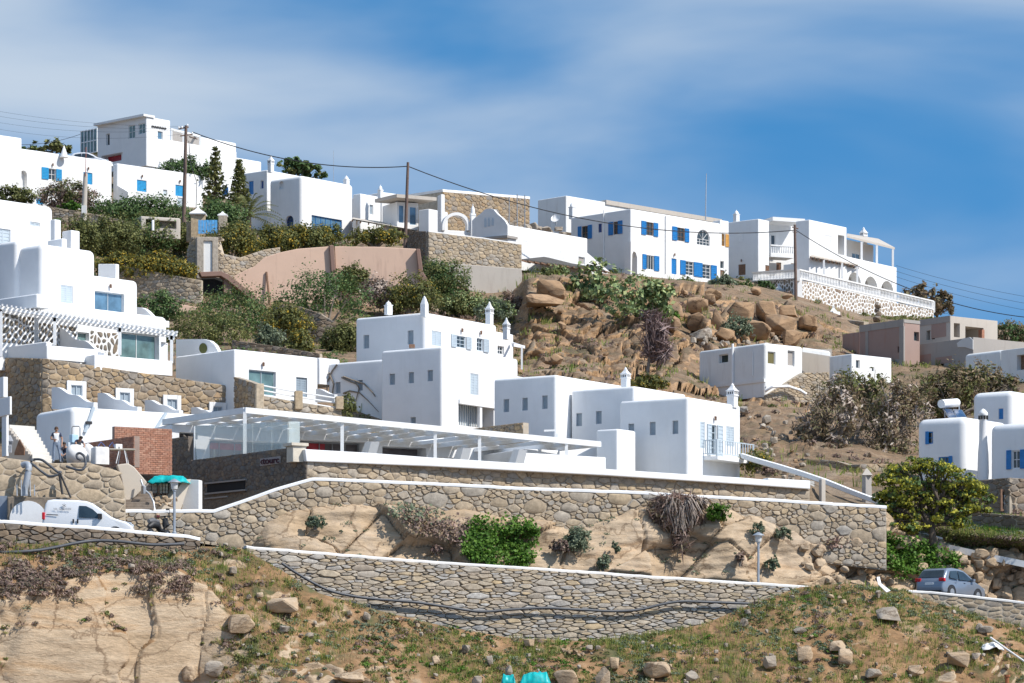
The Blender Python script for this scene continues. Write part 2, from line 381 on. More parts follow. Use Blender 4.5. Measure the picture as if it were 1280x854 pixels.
L_BROWNT = M_leaf('browned_foliage', [(0.10, 0.075, 0.05), (0.16, 0.115, 0.075), (0.12, 0.115, 0.06), (0.20, 0.15, 0.10)])
L_TWIG = M_leaf('bare_twigs', [(0.15, 0.125, 0.11), (0.23, 0.19, 0.165), (0.30, 0.255, 0.22)], 0.05)
BARK = M_plain('grey_bark', (0.24, 0.20, 0.16), 0.9, var=0.3, scale=4)
BARKD = M_plain('dark_bark', (0.10, 0.075, 0.055), 0.9, var=0.3, scale=4)
BRICK_M = M_stone('red_brick', [(0.40, 0.19, 0.125), (0.49, 0.24, 0.16), (0.44, 0.23, 0.165), (0.55, 0.31, 0.22)])
BRICK_P = M_plaster('pink_block_infill', (0.36, 0.25, 0.21), 0.7, (0.36, 0.16, 0.11))
# ------------------------------------------------------------------ terrain
def D(px): return max(-3.0, min(13.0, (px - 200) / 750.0 * 10.0))   # the road and its walls draw away to the right
CAP_PY = [(-80, 646), (0, 651), (120, 659), (235, 670), (320, 684), (480, 696), (640, 707), (800, 718), (1000, 731), (1075, 735), (1130, 737), (1280, 752), (1360, 758)]
def capY(px): return 149.3 + D(px)
def cap_z(px): return (HY - interp(CAP_PY, px)[0]) / F * capY(px)
def road_z(px): return cap_z(px) - (0.22 if px < 1050 else 0.05)
def zpy(z, Y): return HY - z * F / Y
ROW = {}
ROW['f0'] = [(-80, 930, 145.0), (250, 930, 145.5), (320, 930, 142), (640, 930, 139), (1000, 930, 138), (1360, 930, 138)]
ROW['f1'] = [(-80, 735, 146.3), (0, 740, 146.4), (30, 735, 146.4), (100, 722, 146.7), (160, 712, 147), (215, 712, 147), (255, 735, 146.8), (300, 775, 146.2), (350, 805, 145), (480, 828, 144.5), (640, 842, 144), (900, 818, 144), (1040, 785, 144.5), (1130, 778, 144.5), (1280, 824, 143.5), (1360, 830, 143.5)]
ROW['f2'] = [(-80, 674, 148.9), (0, 678, 148.9), (120, 684, 149), (235, 690, 149), (252, 683, 149.2), (300, 685, 149.2), (318, 694, 148.8), (350, 712, 148.4), (400, 742, 148), (480, 765, 147.7), (560, 784, 147.6), (640, 798, 147.5), (720, 801, 147.5), (800, 796, 147.5), (880, 780, 147.6), (940, 755, 147.8), (1000, 734, 148.2), (1060, 729, 148.6), (1130, 738, 148.6), (1158, 750, 148.5), (1220, 768, 148), (1280, 785, 147.6), (1360, 800, 147.4)]
ROW['r0'] = None; ROW['r1'] = None
ROW['k0'] = [(-80, 157.6), (146, 157.6), (160, 158.1), (300, 158.1), (345, 156.3), (480, 156.0), (800, 156), (1000, 156.4), (1060, 157.5), (1120, 158.5), (1360, 159.5)]   # foot of the rocks (px, Y)
ROW['k1'] = [(-80, 655, 157.7), (146, 668, 157.7), (160, 668, 158.2), (240, 680, 158.2), (300, 682, 158.2), (335, 668, 157), (360, 652, 157), (420, 628, 157.3), (470, 640, 157.3), (540, 655, 157.2), (580, 648, 157.3), (680, 662, 157.3), (720, 672, 157.3), (760, 656, 157.3), (800, 640, 157.4), (860, 632, 157.4), (905, 640, 157.4), (950, 662, 157.4), (1010, 670, 157.8), (1060, 665, 158.8), (1120, 666, 159.5), (1160, 672, 160), (1200, 688, 160.4), (1240, 688, 160.6), (1280, 694, 161), (1360, 700, 161)]
ROW['t0'] = [(-80, 568, 157.9), (0, 572, 157.9), (60, 579, 157.9), (100, 579, 157.9), (138, 585, 157.9), (158, 640, 158.3), (200, 642, 158.3), (270, 642, 158.4), (390, 601, 158.6), (640, 613, 158.8), (1105, 637, 159.2), (1125, 655, 160.5), (1170, 672, 161.2), (1200, 686, 161.8), (1280, 692, 162.3), (1360, 696, 162.3)]
for k in ('f0', 'f1', 'f2', 'k1', 't0'): ROW[k] = [(a, b, c + D(a)) for a, b, c in ROW[k]]
ROW['t1'] = [(-80, 580, 163), (0, 580, 163), (146, 585, 163), (172, 648, 171), (240, 652, 168.6), (350, 630, 164.2), (383, 611, 163.1), (640, 615, 169), (1010, 634, 177.5), (1110, 645, 177), (1200, 668, 174), (1280, 676, 172), (1360, 680, 172)]
ROW['t2'] = [(-80, 581, 163.6), (0, 581, 163.6), (146, 585, 163.6), (172, 590, 172.6), (240, 585, 170.4), (350, 576, 165.2), (383, 572, 163.6), (640, 584, 169.6), (1010, 604, 178.2), (1040, 622, 180), (1110, 640, 179), (1200, 664, 176), (1280, 672, 174), (1360, 676, 174)]
ROW['h0'] = [(-80, 598, 178), (250, 602, 178), (380, 602, 182), (640, 602, 188), (930, 601, 189), (1010, 600, 190), (1100, 620, 185), (1200, 640, 184), (1280, 645, 182), (1360, 645, 182)]
ROW['h1'] = [(-80, 455, 212), (0, 455, 212), (220, 448, 216), (330, 450, 218), (440, 472, 218), (480, 482, 218), (640, 482, 222), (720, 480, 222), (860, 512, 222), (925, 535, 216), (1000, 540, 215), (1060, 560, 206), (1100, 575, 202), (1200, 590, 204), (1280, 590, 204), (1360, 590, 204)]
ROW['h2'] = [(-80, 310, 268), (0, 310, 268), (110, 330, 266), (160, 385, 258), (240, 400, 250), (300, 412, 248), (340, 424, 247), (400, 428, 245), (440, 425, 245), (520, 400, 258), (600, 400, 260), (650, 450, 254), (720, 452, 255), (800, 456, 252), (850, 476, 250), (870, 486, 251), (925, 497, 252), (1000, 500, 253), (1080, 482, 250), (1140, 490, 246), (1280, 490, 244), (1360, 490, 244)]
ROW['h3'] = [(-80, 262, 290), (0, 266, 290), (110, 285, 286), (240, 335, 278), (300, 330, 280), (340, 330, 282), (420, 322, 284), (520, 330, 284), (560, 374, 276), (640, 378, 276), (660, 352, 268), (720, 351, 271), (800, 352, 274), (880, 364, 276), (930, 372, 284), (1000, 396, 286), (1070, 416, 290), (1140, 440, 276), (1280, 440, 276), (1360, 440, 276)]
ROW['h4'] = [(-80, 262, 296), (0, 266, 296), (170, 286, 296), (250, 296, 290), (330, 302, 292), (420, 305, 294), (520, 296, 300), (560, 318, 300), (650, 338, 300), (700, 344, 304), (800, 345, 316), (880, 356, 318), (930, 352, 326), (1000, 366, 326), (1080, 398, 322), (1165, 406, 318), (1230, 412, 306), (1280, 414, 306), (1360, 416, 306)]
ROW['h5'] = [(-80, 225, 345), (100, 212, 345), (230, 226, 345), (330, 252, 342), (540, 285, 335), (680, 302, 340), (900, 330, 365), (1100, 385, 350), (1165, 398, 345), (1280, 412, 340), (1360, 414, 340)]
def rowpt(k, px):
 if k == 'f3':                                    # outer edge of the road
  Y = capY(px) + 0.25; return P(px, zpy(road_z(px), Y), Y)
 if k == 'k0':
  Y = interp(ROW['k0'], px)[0] + D(px); return P(px, zpy(road_z(px) + 0.0, Y), Y)
 if k == 'h6': p = rowpt('h5', px); return Vector((p.x * 1.25, 430.0, p.z - 12))
 if k == 'h7': p = rowpt('h5', px); return Vector((p.x * 2.6, 900.0, 5.0))
 if k == 's0': p = rowpt('f0', px); return Vector((p.x, 120.0, -4.0))
 py, Y = interp(ROW[k], px); return P(px, py, Y)
TERR = {}
def terrain(name, keys, px0, px1, nx, ny, mat, disp=None, smooth=True, kind='structure', tilt=0):
 """keys: row names front to back; ny: rows between each pair; disp(points, normals, u(0..1 across), v(0..len)) -> offsets along normal"""
 xs = np.linspace(px0, px1, nx)
 key = np.array([[list(rowpt(k, x)) for x in xs] for k in keys])       # (k, nx, 3)
 rows = []
 vv = []
 for i in range(len(keys) - 1):
  n = ny[i]
  for j in range(n):
   t = j / n; rows.append(key[i] * (1 - t) + key[i + 1] * t); vv.append(i + t)
 rows.append(key[-1]); vv.append(len(keys) - 1.0)
 G = np.array(rows); vv = np.array(vv)
 if smooth:                                        # ease the creases of the key rows a little
  for _ in range(2):
   H = G.copy(); H[1:-1] = (G[:-2] + 2 * G[1:-1] + G[2:]) / 4
   w = np.ones(len(vv)); w[0] = w[-1] = 0
   G = H
 gy = np.gradient(G, axis=0); gx = np.gradient(G, axis=1)
 N_ = np.cross(gx, gy); N_ /= np.linalg.norm(N_, axis=2, keepdims=True) + 1e-9
 flip = (N_[..., 1] > 0) & (np.abs(N_[..., 2]) < 0.2); N_[flip] *= -1
 N_[N_[..., 2] < -0.2] *= -1
 if disp is not None:
  U, V = np.meshgrid(np.linspace(0, 1, nx), vv)
  PX = np.broadcast_to(xs, U.shape)
  if tilt: N_ = N_ * (1 - tilt) + np.array([.12, -.92, .35]) * tilt; N_ /= np.linalg.norm(N_, axis=2, keepdims=True)
  d = disp(G.reshape(-1, 3), PX.ravel(), V.ravel()).reshape(U.shape)
  G = G + N_ * d[..., None]
 ny_, nx_ = G.shape[:2]
 idx = np.arange(ny_ * nx_).reshape(ny_, nx_)
 Q = np.stack([idx[:-1, :-1], idx[:-1, 1:], idx[1:, 1:], idx[1:, :-1]], -1).reshape(-1, 4)
 me = fast_mesh(name, G.reshape(-1, 3), Q); me.materials.append(mat)
 me.shade_smooth()
 o = link_mesh(name, me); tag(o, kind=kind)
 TERR[name] = (G, N_)
 return o
def win(v, lo, hi, e=0.12):
 return sstep(lo, lo + e, v) * (1 - sstep(hi - e, hi, v))
# the cliff of banded sandstone at the lower corner and the grassy slope
def d_fore(p, px, v):
 n = fbm(p * 0.45, 4, 3) * 0.35 + fbm(p * 1.7, 3, 9) * 0.16
 cl = (1 - sstep(262, 320, px)) * win(v, 0.0, 1.06, 0.06) * sstep(8, 30, px - 6 * np.sin(v * 9))
 st = p * np.array([0.10, 0.10, 0.8]); warp = fbm(p * 0.35, 3, 5) * 0.9
 st[:, 2] += warp
 band = fbm(st * 2.0, 3, 21) * 0.22 + 0.18 * sstep(0.35, 0.75, np.abs(vnoise(st * 1.3, 8)))
 f1, f2, c = worley(p * np.array([0.22, 0.22, 0.13]) + fbm(p * 0.5, 2, 4)[:, None] * 0.25, 31)
 crack = -0.12 * (1 - sstep(0.0, 0.012, f2 - f1)) + (c - 0.5) * 0.3
 rock = band * 0.30 + crack + fbm(p * 0.16, 2, 77) * 1.1 + 0.05 * np.abs(vnoise(p * np.array([.3, .3, 3.2]) + warp[:, None], 5))
 # ledges of bare rock lower down the grassy slope
 led = sstep(0.12, 0.3, fbm(p * np.array([0.13, 0.2, 0.35]), 3, 51)) * (1 - cl) * (1 - sstep(0.6, 1.3, v))
 f1b, f2b, cb = worley(p * np.array([0.5, 0.5, 0.9]), 61)
 n = n + led * (0.35 * cb + 0.25 * sstep(0, 0.2, f2b - f1b))
 w = 1 - sstep(1.75, 2.0, v)
 return (n * (1 - cl) + rock * cl) * w
def M_fore():
 m, nt, b = base_mat('slope_ground')
 # bare rock where it is steep, soil elsewhere
 g = nt.nodes.new('ShaderNodeNewGeometry'); sp = nt.nodes.new('ShaderNodeSeparateXYZ'); nt.links.new(g.outputs['Normal'], sp.inputs[0])
 n0 = noise(nt, 0.6, 5, 0.6); ad = nt.nodes.new('ShaderNodeMath'); ad.operation = 'MULTIPLY_ADD'; ad.inputs[1].default_value = 0.5; nt.links.new(n0.outputs[0], ad.inputs[0]); nt.links.new(sp.outputs[2], ad.inputs[2])
 r0 = ramp(nt, [(0, 0, 0), (1, 1, 1)], [0.62, 0.74]); nt.links.new(ad.outputs[0], r0.inputs[0])
 n1 = noise(nt, 0.28, 7, 0.6, stretch=(0.35, 0.35, 2.4), dist=0.8)
 rk = ramp(nt, [(0.38, 0.28, 0.18), (0.50, 0.375, 0.25), (0.56, 0.44, 0.31), (0.49, 0.335, 0.20), (0.55, 0.44, 0.315)], [0.28, 0.4, 0.5, 0.6, 0.72]); nt.links.new(n1.outputs[0], rk.inputs[0])
 n4 = noise(nt, 0.5, 5, 0.6); r4 = ramp(nt, [(0, 0, 0), (0.6,) * 3], [0.58, 0.74]); nt.links.new(n4.outputs[0], r4.inputs[0])
 rock = mixc(nt, r4.outputs[0], rk.outputs[0], (0.34, 0.32, 0.29))
 n2 = noise(nt, 0.55, 6, 0.65); so_ = ramp(nt, [(0.11, 0.11, 0.045), (0.24, 0.145, 0.07), (0.34, 0.20, 0.10), (0.38, 0.28, 0.18)], [0.34, 0.46, 0.56, 0.68]); nt.links.new(n2.outputs[0], so_.inputs[0])
 c = mixc(nt, r0.outputs[0], crackle(nt, rock, .30, .022), so_.outputs[0])
 n3 = noise(nt, 5, 9, 0.72, stretch=(0.6, 0.6, 1.8)); r3 = ramp(nt, [(0.74, 0.73, 0.71), (1.12, 1.1, 1.07)], [0.34, 0.66]); nt.links.new(n3.outputs[0], r3.inputs[0])
 c = mixc(nt, 1.0, c, r3.outputs[0], 'MULTIPLY')
 nt.links.new(c, b.inputs['Base Color']); b.inputs['Roughness'].default_value = 0.95
 bump(nt, b, n3.outputs[0], 0.8, 0.10)
 return m
terrain('hill_slope', ['s0', 'f0', 'f1', 'f2'], -80, 1360, 720, [6, 90, 50], M_fore(), lambda p, px, v: d_fore(p, px, v - 1))
terrain('road', ['f3', 'k0'], -80, 1360, 200, [8], ASPH, lambda p, px, v: fbm(p * 1.2, 2, 2) * 0.01, smooth=False)
# rock face between the road and the tall wall
def d_rock(p, px, v):
 pw = p + (fbm(p * 0.4, 3, 14) * 0.8)[:, None]
 f1, f2, c = worley(pw * np.array([0.26, 0.05, 0.34]), 41)
 d = (c - 0.35) * 1.5 - 0.35 * (1 - sstep(0.0, 0.025, f2 - f1))
 st = p * np.array([0.25, 0.25, 1.6]); d = d + fbm(st, 4, 16) * 0.34
 f1b, f2b, cb = worley(pw * np.array([0.6, 0.6, 1.0]), 43)
 rough = sstep(1000, 1040, px) * 1.0 + (1 - sstep(330, 345, px)) * 0.0
 d = d + rough * ((cb - 0.5) * 0.7 - 0.4 * (1 - sstep(0, 0.12, f2b - f1b)))
 d = d + fbm(p * 0.35, 3, 6) * 0.6
 left = 1 - sstep(300, 345, px)
 return d * sstep(0.0, 0.1, v) * (1 - 0.8 * sstep(0.85, 1.3, v)) * (1 - left * 0.97) * (1 - sstep(1.6, 2.0, v))
terrain('rock_face', ['k0', 'k1', 't0'], -80, 1360, 760, [64, 40], ROCK_TAN, d_rock)
terrain('terrace', ['t0', 't1', 't2'], -80, 1360, 160, [6, 3], SOIL_H, lambda p, px, v: fbm(p * 1.3, 3, 2) * .08 * win(v, 0, 1, .2), smooth=False)
terrain('paving', ['t2', 'h0'], -80, 1018, 120, [8], PAVE, None, smooth=False)
terrain('garden_ground', ['t2', 'h0'], 1018, 1360, 90, [16], SOIL_H, lambda p, px, v: fbm(p * 1.1, 3, 2) * .16 * win(v, 0, 1, .2), smooth=False)
# hillside and cliff
def d_hill(p, px, v):
 n = fbm(p * 0.12, 4, 3) * 0.8 + fbm(p * 0.5, 4, 9) * 0.35
 cl = sstep(610, 690, px) * (1 - sstep(1010, 1080, px)) * win(v, 0.7, 3.5, .35)
 pw = p + np.stack([fbm(p * .16, 3, 14), np.zeros(len(p)), fbm(p * .16, 3, 15)], 1) * 2.2
 right = sstep(770, 860, px)
 f1, f2, c = worley(pw * np.array([0.20, 0.02, 0.36]) * (1 - .25 * right)[:, None], 71)
 f1b, f2b, cb = worley(pw * np.array([0.55, 0.06, 0.95]), 72)
 f1d, f2d, cd = worley(pw * np.array([1.1, 0.3, 2.2]), 73)
 st = pw * np.array([.07, .04, .9]); lay = fbm(st, 4, 16)
 blk = (c - .45) * (1.5 + 1.3 * right) - (.5 + .5 * right) * (1 - sstep(0, .06, f2 - f1))
 sm = (cb - .5) * (1.0 - .55 * right) - .35 * (1 - sstep(0, .07, f2b - f1b)) * (1 - .5 * right) + (cd - .5) * .35 * (1 - .6 * right)
 rock = blk + sm + lay * .8 + fbm(p * 1.3, 3, 4) * .18
 f1c, f2c, cc = worley(p * 1.1, 90); scree = sstep(800, 860, px) * (1 - sstep(1000, 1060, px)) * win(v, 0.1, 2.2, .4) * (1 - cl * .7)
 d = n * (1 - cl) + (rock + n * .5) * cl + scree * ((cc - .3) * .5 + (.5 - f1c) * .5)
 return d * sstep(0.0, 0.2, v) * (1 - sstep(3.6, 4.0, v))
def M_hill():
 m, nt, b = base_mat('hillside_ground')
 g = nt.nodes.new('ShaderNodeNewGeometry'); sp = nt.nodes.new('ShaderNodeSeparateXYZ'); nt.links.new(g.outputs['Normal'], sp.inputs[0])
 n0 = noise(nt, 0.25, 5, 0.65); ad = nt.nodes.new('ShaderNodeMath'); ad.operation = 'MULTIPLY_ADD'; ad.inputs[1].default_value = 0.7; nt.links.new(n0.outputs[0], ad.inputs[0]); nt.links.new(sp.outputs[2], ad.inputs[2])
 r0 = ramp(nt, [(0, 0, 0), (1, 1, 1)], [0.94, 1.12]); nt.links.new(ad.outputs[0], r0.inputs[0])
 n1 = noise(nt, 0.16, 8, 0.66, stretch=(0.5, 0.5, 2.0), dist=1.0)
 rk = ramp(nt, [(0.21, 0.14, 0.085), (0.38, 0.235, 0.125), (0.48, 0.31, 0.175), (0.42, 0.27, 0.16), (0.30, 0.23, 0.175)], [0.3, 0.42, 0.5, 0.58, 0.7]); nt.links.new(n1.outputs[0], rk.inputs[0])
 n2 = noise(nt, 0.3, 6, 0.65); so_ = ramp(nt, [(0.16, 0.13, 0.08), (0.25, 0.165, 0.10), (0.32, 0.245, 0.17)], [0.35, 0.5, 0.66]); nt.links.new(n2.outputs[0], so_.inputs[0])
 c = mixc(nt, r0.outputs[0], rk.outputs[0], so_.outputs[0])
 n3 = noise(nt, 2.2, 9, 0.74, stretch=(0.7, 0.7, 1.8)); r3 = ramp(nt, [(0.62, 0.6, 0.58), (1.22, 1.2, 1.16)], [0.34, 0.66]); nt.links.new(n3.outputs[0], r3.inputs[0])
 c = mixc(nt, 1.0, c, r3.outputs[0], 'MULTIPLY')
 nt.links.new(c, b.inputs['Base Color']); b.inputs['Roughness'].default_value = 0.95
 bump(nt, b, n3.outputs[0], 0.9, 0.2)
 return m
terrain('hillside', ['h0', 'h1', 'h2', 'h3', 'h4'], -80, 1360, 700, [36, 50, 110, 24], M_hill(), lambda p, px, v: d_hill(p, px, v), tilt=.8)
terrain('hilltop', ['h4', 'h5', 'h6', 'h7'], -80, 1360, 160, [10, 4, 6], SOIL_H, None, smooth=False)
# land and sea all round, out to the horizon
mb = MB(); mb.add([(-9000, -3000, -5), (9000, -3000, -5), (9000, 16000, -5), (-9000, 16000, -5)], [(0, 1, 2, 3)])
tag(mk('ground', mb, SOIL_H), kind='structure')
# the shoulders of the hill beyond the frame
for sgn, nm in ((-1, 'hill'), (1, 'hill')):
 pts = []; ks = ['s0', 'f0', 'f1', 'f2', 'f3', 'k0', 'k1', 't0', 't1', 't2', 'h0', 'h1', 'h2', 'h3', 'h4', 'h5', 'h6', 'h7']
 px = -80 if sgn < 0 else 1360
 V = []; n = 16
 for k in ks:
  for j in range(n + 1):
   q = rowpt(k, px + sgn * 45 * j); t = j / n; V.append((q.x, q.y, q.z * (1 - t ** 3) - 6 * t ** 3 + .25 * math.sin(j * 2.1 + q.y * .3) * (0 < j < n)))
 mb = MB(); mb.add(V, [(i * (n + 1) + j, i * (n + 1) + j + 1, (i + 1) * (n + 1) + j + 1, (i + 1) * (n + 1) + j) for i in range(len(ks) - 1) for j in range(n)])
 tag(mk(nm, mb, bpy.data.materials['hillside_ground'], smooth=60), kind='structure')
# ------------------------------------------------------------------ rubble walls
def clip_half(poly, nx, ny, c):
 """keep points with nx*x + ny*y <= c"""
 out = []
 m = len(poly)
 for i in range(m):
  x0, y0 = poly[i]; x1, y1 = poly[(i + 1) % m]
  d0 = nx * x0 + ny * y0 - c; d1 = nx * x1 + ny * y1 - c
  if d0 <= 0: out.append((x0, y0))
  if (d0 < 0 < d1) or (d1 < 0 < d0):
   t = d0 / (d0 - d1); out.append((x0 + (x1 - x0) * t, y0 + (y1 - y0) * t))
 return out
def pack(L, zb, zt, sizes, asp, rng, maxn=2600):
 """power-diagram stones over 0..L between zb(u) and zt(u). sizes: [(radius, tries)] big first; radii are half heights, asp widens them. -> [(seed, polygon)]"""
 pts = []; cell = max(s for s, _ in sizes) * 2.2; grid = {}
 us = np.linspace(0, L, 40); lo = min(zb(u) for u in us); hi = max(zt(u) for u in us)
 area = sum(max(0, zt(u) - zb(u)) for u in us) / 40 * L
 for r, dens in sizes:
  for _ in range(int(area * dens)):
   u = rng.uniform(0, L); z = rng.uniform(lo, hi)
   if not (zb(u) - r * 0.3 < z < zt(u) + r * 0.2): continue
   x = u / asp; gx = int(x // cell); gz = int(z // cell); ok = True
   for a in (-1, 0, 1):
    for b in (-1, 0, 1):
     for (qx, qz, qr) in grid.get((gx + a, gz + b), ()):
      if (qx - x) ** 2 + (qz - z) ** 2 < (qr + r) ** 2 * 0.72: ok = False; break
     if not ok: break
    if not ok: break
   if ok:
    grid.setdefault((gx, gz), []).append((x, z, r)); pts.append((x, z, r))
    if len(pts) >= maxn: break
 out = []
 for (x, z, r) in pts:
  w = r * 3.2; poly = [(x - w, z - w), (x + w, z - w), (x + w, z + w), (x - w, z + w)]
  gx = int(x // cell); gz = int(z // cell); nb = []
  for a in (-1, 0, 1):
   for b in (-1, 0, 1):
    nb.extend(grid.get((gx + a, gz + b), ()))
  nb.sort(key=lambda q: (q[0] - x) ** 2 + (q[1] - z) ** 2)
  for (qx, qz, qr) in nb[1:22]:
   dx, dz = qx - x, qz - z; d2 = dx * dx + dz * dz
   # power bisector
   t = 0.5 + (r * r - qr * qr) / (2 * d2); t = min(0.8, max(0.2, t))
   mx, mz = x + dx * t, z + dz * t
   poly = clip_half(poly, dx, dz, dx * mx + dz * mz)
   if len(poly) < 3: break
  if len(poly) < 3: continue
  poly = [(a * asp, b) for a, b in poly]; u = x * asp
  # trim to the wall's outline
  e = 0.2
  for fn, sg in ((zt, 1), (zb, -1)):
   s_ = (fn(u + e) - fn(u - e)) / (2 * e); c0 = fn(u) - s_ * u
   if sg > 0: poly = clip_half(poly, -s_, 1, c0)
   else: poly = clip_half(poly, s_, -1, -c0)
   if len(poly) < 3: break
  if len(poly) < 3: continue
  poly = clip_half(poly, 1, 0, L); poly = clip_half(poly, -1, 0, 0) if len(poly) > 2 else poly
  if len(poly) < 3: continue
  A = 0.5 * abs(sum(poly[i][0] * poly[(i + 1) % len(poly)][1] - poly[(i + 1) % len(poly)][0] * poly[i][1] for i in range(len(poly))))
  if A < r * r * 0.5: continue
  out.append(((u, z, r), poly, A))
 return out
def path_fn(path):
 """path: world points (plan) -> length, at(u) -> (point, outward normal)"""
 pts = [Vector((p[0], p[1], 0)) for p in path]; cum = [0.0]
 for a, b in zip(pts, pts[1:]): cum.append(cum[-1] + (b - a).length)
 def at(u):
  u = max(0.0, min(cum[-1], u))
  for i in range(len(pts) - 1):
   if u <= cum[i + 1] + 1e-9:
    d = pts[i + 1] - pts[i]; L = d.length or 1
    t = (u - cum[i]) / L; d = d / L
    return pts[i] + (pts[i + 1] - pts[i]) * t, Vector((d.y, -d.x, 0))
  return pts[-1], Vector((0, -1, 0))
 return cum, at
def stone_wall(name, label, cat, path, sizes, asp=1.5, stone=None, mortar=None, thick=0.5, cap=None, capw=0.08, caph=0.12, joint=0.03, proud=0.07, gap=1.0, seed=1, group=None, single=300, minpx=8.5, holes=None, parent=None, rootname=None):
 """path: (px, py_top, py_bottom, Y) columns from left to right. Outward is toward the camera."""
 rng = random.Random(seed); asp *= 1.3; k_ = .5 if path[0][3] > 200 else .82; sizes = [(a * k_, b / k_ ** 2 * .95) for a, b in sizes]; joint *= .62 if k_ > .6 else .4
 cols = [(P(px, pt, Y), P(px, pb, Y)) for px, pt, pb, Y in path]
 cum, at = path_fn([a for a, b in cols])
 L = cum[-1]
 zt_ = [(c, a.z) for c, (a, b) in zip(cum, cols)]; zb_ = [(c, b.z) for c, (a, b) in zip(cum, cols)]
 zt = lambda u: interp(zt_, u)[0]; zb = lambda u: interp(zb_, u)[0]
 mid, _ = at(L / 2)
 root = parent or empty(name, (mid.x, mid.y, zb(L / 2)), label, cat, group)
 # core
 nseg = max(2, int(L / 1.5)); us = sorted(set([i * L / nseg for i in range(nseg + 1)] + cum)); vs = []
 for u in us:
  p, n = at(u)
  for q in (p, p - n * thick): vs += [(q.x, q.y, zb(u) - 0.04), (q.x, q.y, zt(u) - 0.01)]
 fs = []
 for i in range(len(us) - 1):
  a = i * 4; b = a + 4
  fs += [(a, b, b + 1, a + 1), (a + 2, a + 3, b + 3, b + 2), (a + 1, b + 1, b + 3, a + 3)]
 fs += [(0, 1, 3, 2), tuple((len(us) - 1) * 4 + k for k in (0, 2, 3, 1))]
 mb = MB(); mb.add(vs, fs); mk('core', mb, mortar or MORTAR, root)
 # stones
 st = pack(L, zb, zt, sizes, asp, rng)
 if holes: st = [s for s in st if not any(h[0] < s[0][0] < h[1] and h[2] < s[0][1] < h[3] for h in holes)]
 st.sort(key=lambda s: -s[2])
 joined = MB(); n1 = 0
 for k, ((u, z, r), poly, A) in enumerate(st):
  cx = sum(a for a, b in poly) / len(poly); cz = sum(b for a, b in poly) / len(poly)
  R_ = math.sqrt(A)
  f = max(0.55, 1 - joint / R_ * 1.6)
  # round the corners once
  pp = []
  for i in range(len(poly)):
   a = poly[i]; b = poly[(i + 1) % len(poly)]
   if math.hypot(a[0] - b[0], a[1] - b[1]) < R_ * 0.12: continue
   for t in (0.15, 0.85): pp.append((a[0] + (b[0] - a[0]) * t, a[1] + (b[1] - a[1]) * t))
  if len(pp) < 4: continue
  j = [(1 + rng.uniform(-.05, .05)) * gap for _ in pp]
  base = [(cx + (a - cx) * f * w, cz + (b - cz) * f * w) for (a, b), w in zip(pp, j)]
  h = proud * rng.uniform(0.5, 1.25); tu = rng.uniform(-.25, .25); tz = rng.uniform(-.25, .25)
  vs = []; n = len(base)
  for sc, hh in ((1.0, -0.03), (0.97, h * 0.55), (0.78, h)):
   for (a, b) in base:
    uu = cx + (a - cx) * sc; zz = cz + (b - cz) * sc
    p, nn = at(uu); q = p + nn * (hh + (h * (tu * (uu - cx) + tz * (zz - cz)) / R_ if hh > 0 else 0)); vs.append((q.x, q.y, zz))
  fs = []
  for ring in (0, 1):
   for i in range(n): fs.append((ring * n + i, ring * n + (i + 1) % n, (ring + 1) * n + (i + 1) % n, (ring + 1) * n + i))
  fs.append(tuple(2 * n + i for i in range(n)))
  px_size = R_ * F / cols[0][0].y
  if n1 < single and px_size >= minpx:
   m_ = MB(); m_.add(vs, fs); mk('stone', m_, stone or ST_TAN, root, smooth=35); n1 += 1
  else: joined.add(vs, fs)
 if joined.v:
  o = mk('stones', joined, stone or ST_TAN, root, smooth=35); o['kind'] = 'stuff'
 if cap:
  vs = []; us2 = sorted(set([i * L / (nseg * 2) for i in range(nseg * 2 + 1)] + cum))
  for u in us2:
   p, n = at(u); w = rng.uniform(-.012, .012); z0 = zt(u)
   for (o_, zz) in ((capw, z0), (capw, z0 + caph * 0.7), (capw - 0.05, z0 + caph), (-thick - capw + 0.05, z0 + caph), (-thick - capw, z0 + caph * 0.7), (-thick - capw, z0)):
    q = p + n * (o_ + w); vs.append((q.x, q.y, zz + w))
  k = 6; fs = []
  for i in range(len(us2) - 1):
   for j in range(k): fs.append((i * k + j, i * k + (j + 1) % k, (i + 1) * k + (j + 1) % k, (i + 1) * k + j))
  fs += [tuple(range(k)), tuple((len(us2) - 1) * k + j for j in range(k - 1, -1, -1))]
  mb = MB(); mb.add(vs, fs); mk('coping', mb, cap, root, smooth=40)
 return root
def WY(px, y): return y + D(px)
# tall wall above the rock ledge
def ws(tab, y0): return [(px, a, b, y0 + D(px)) for px, a, b in tab]
stone_wall('stone_wall', 'tall rubble stone wall with white coping above the roadside rock ledge', 'wall',
 ws([(150, 641, 672), (205, 641, 684), (268, 641, 688), (300, 630, 690), (345, 614, 692), (390, 601, 672), (450, 603, 655), (560, 608, 672), (640, 612, 672), (720, 615, 684), (800, 618, 668), (860, 622, 650), (960, 627, 680), (1040, 632, 704), (1108, 636, 712)], 157.5),
 [(0.50, 0.22), (0.34, 0.8), (0.24, 2.6), (0.14, 22), (0.085, 40)], 1.3, ST_TAN, MORTAR, 0.5, WHITE, 0.06, 0.16, 0.03, 0.09, seed=3)
# second wall behind it, under the pergola
stone_wall('stone_wall', 'low rubble wall under the long white parapet of the restaurant terrace', 'wall',
 [(383, 574, 612, 163.2), (640, 588, 618, 169.2), (1012, 608, 640, 177.7)],
 [(0.26, 1.0), (0.19, 5), (0.13, 20)], 1.35, ST_TAN, MORTAR, 0.4, None, joint=0.03, seed=5, single=220, minpx=7.5)
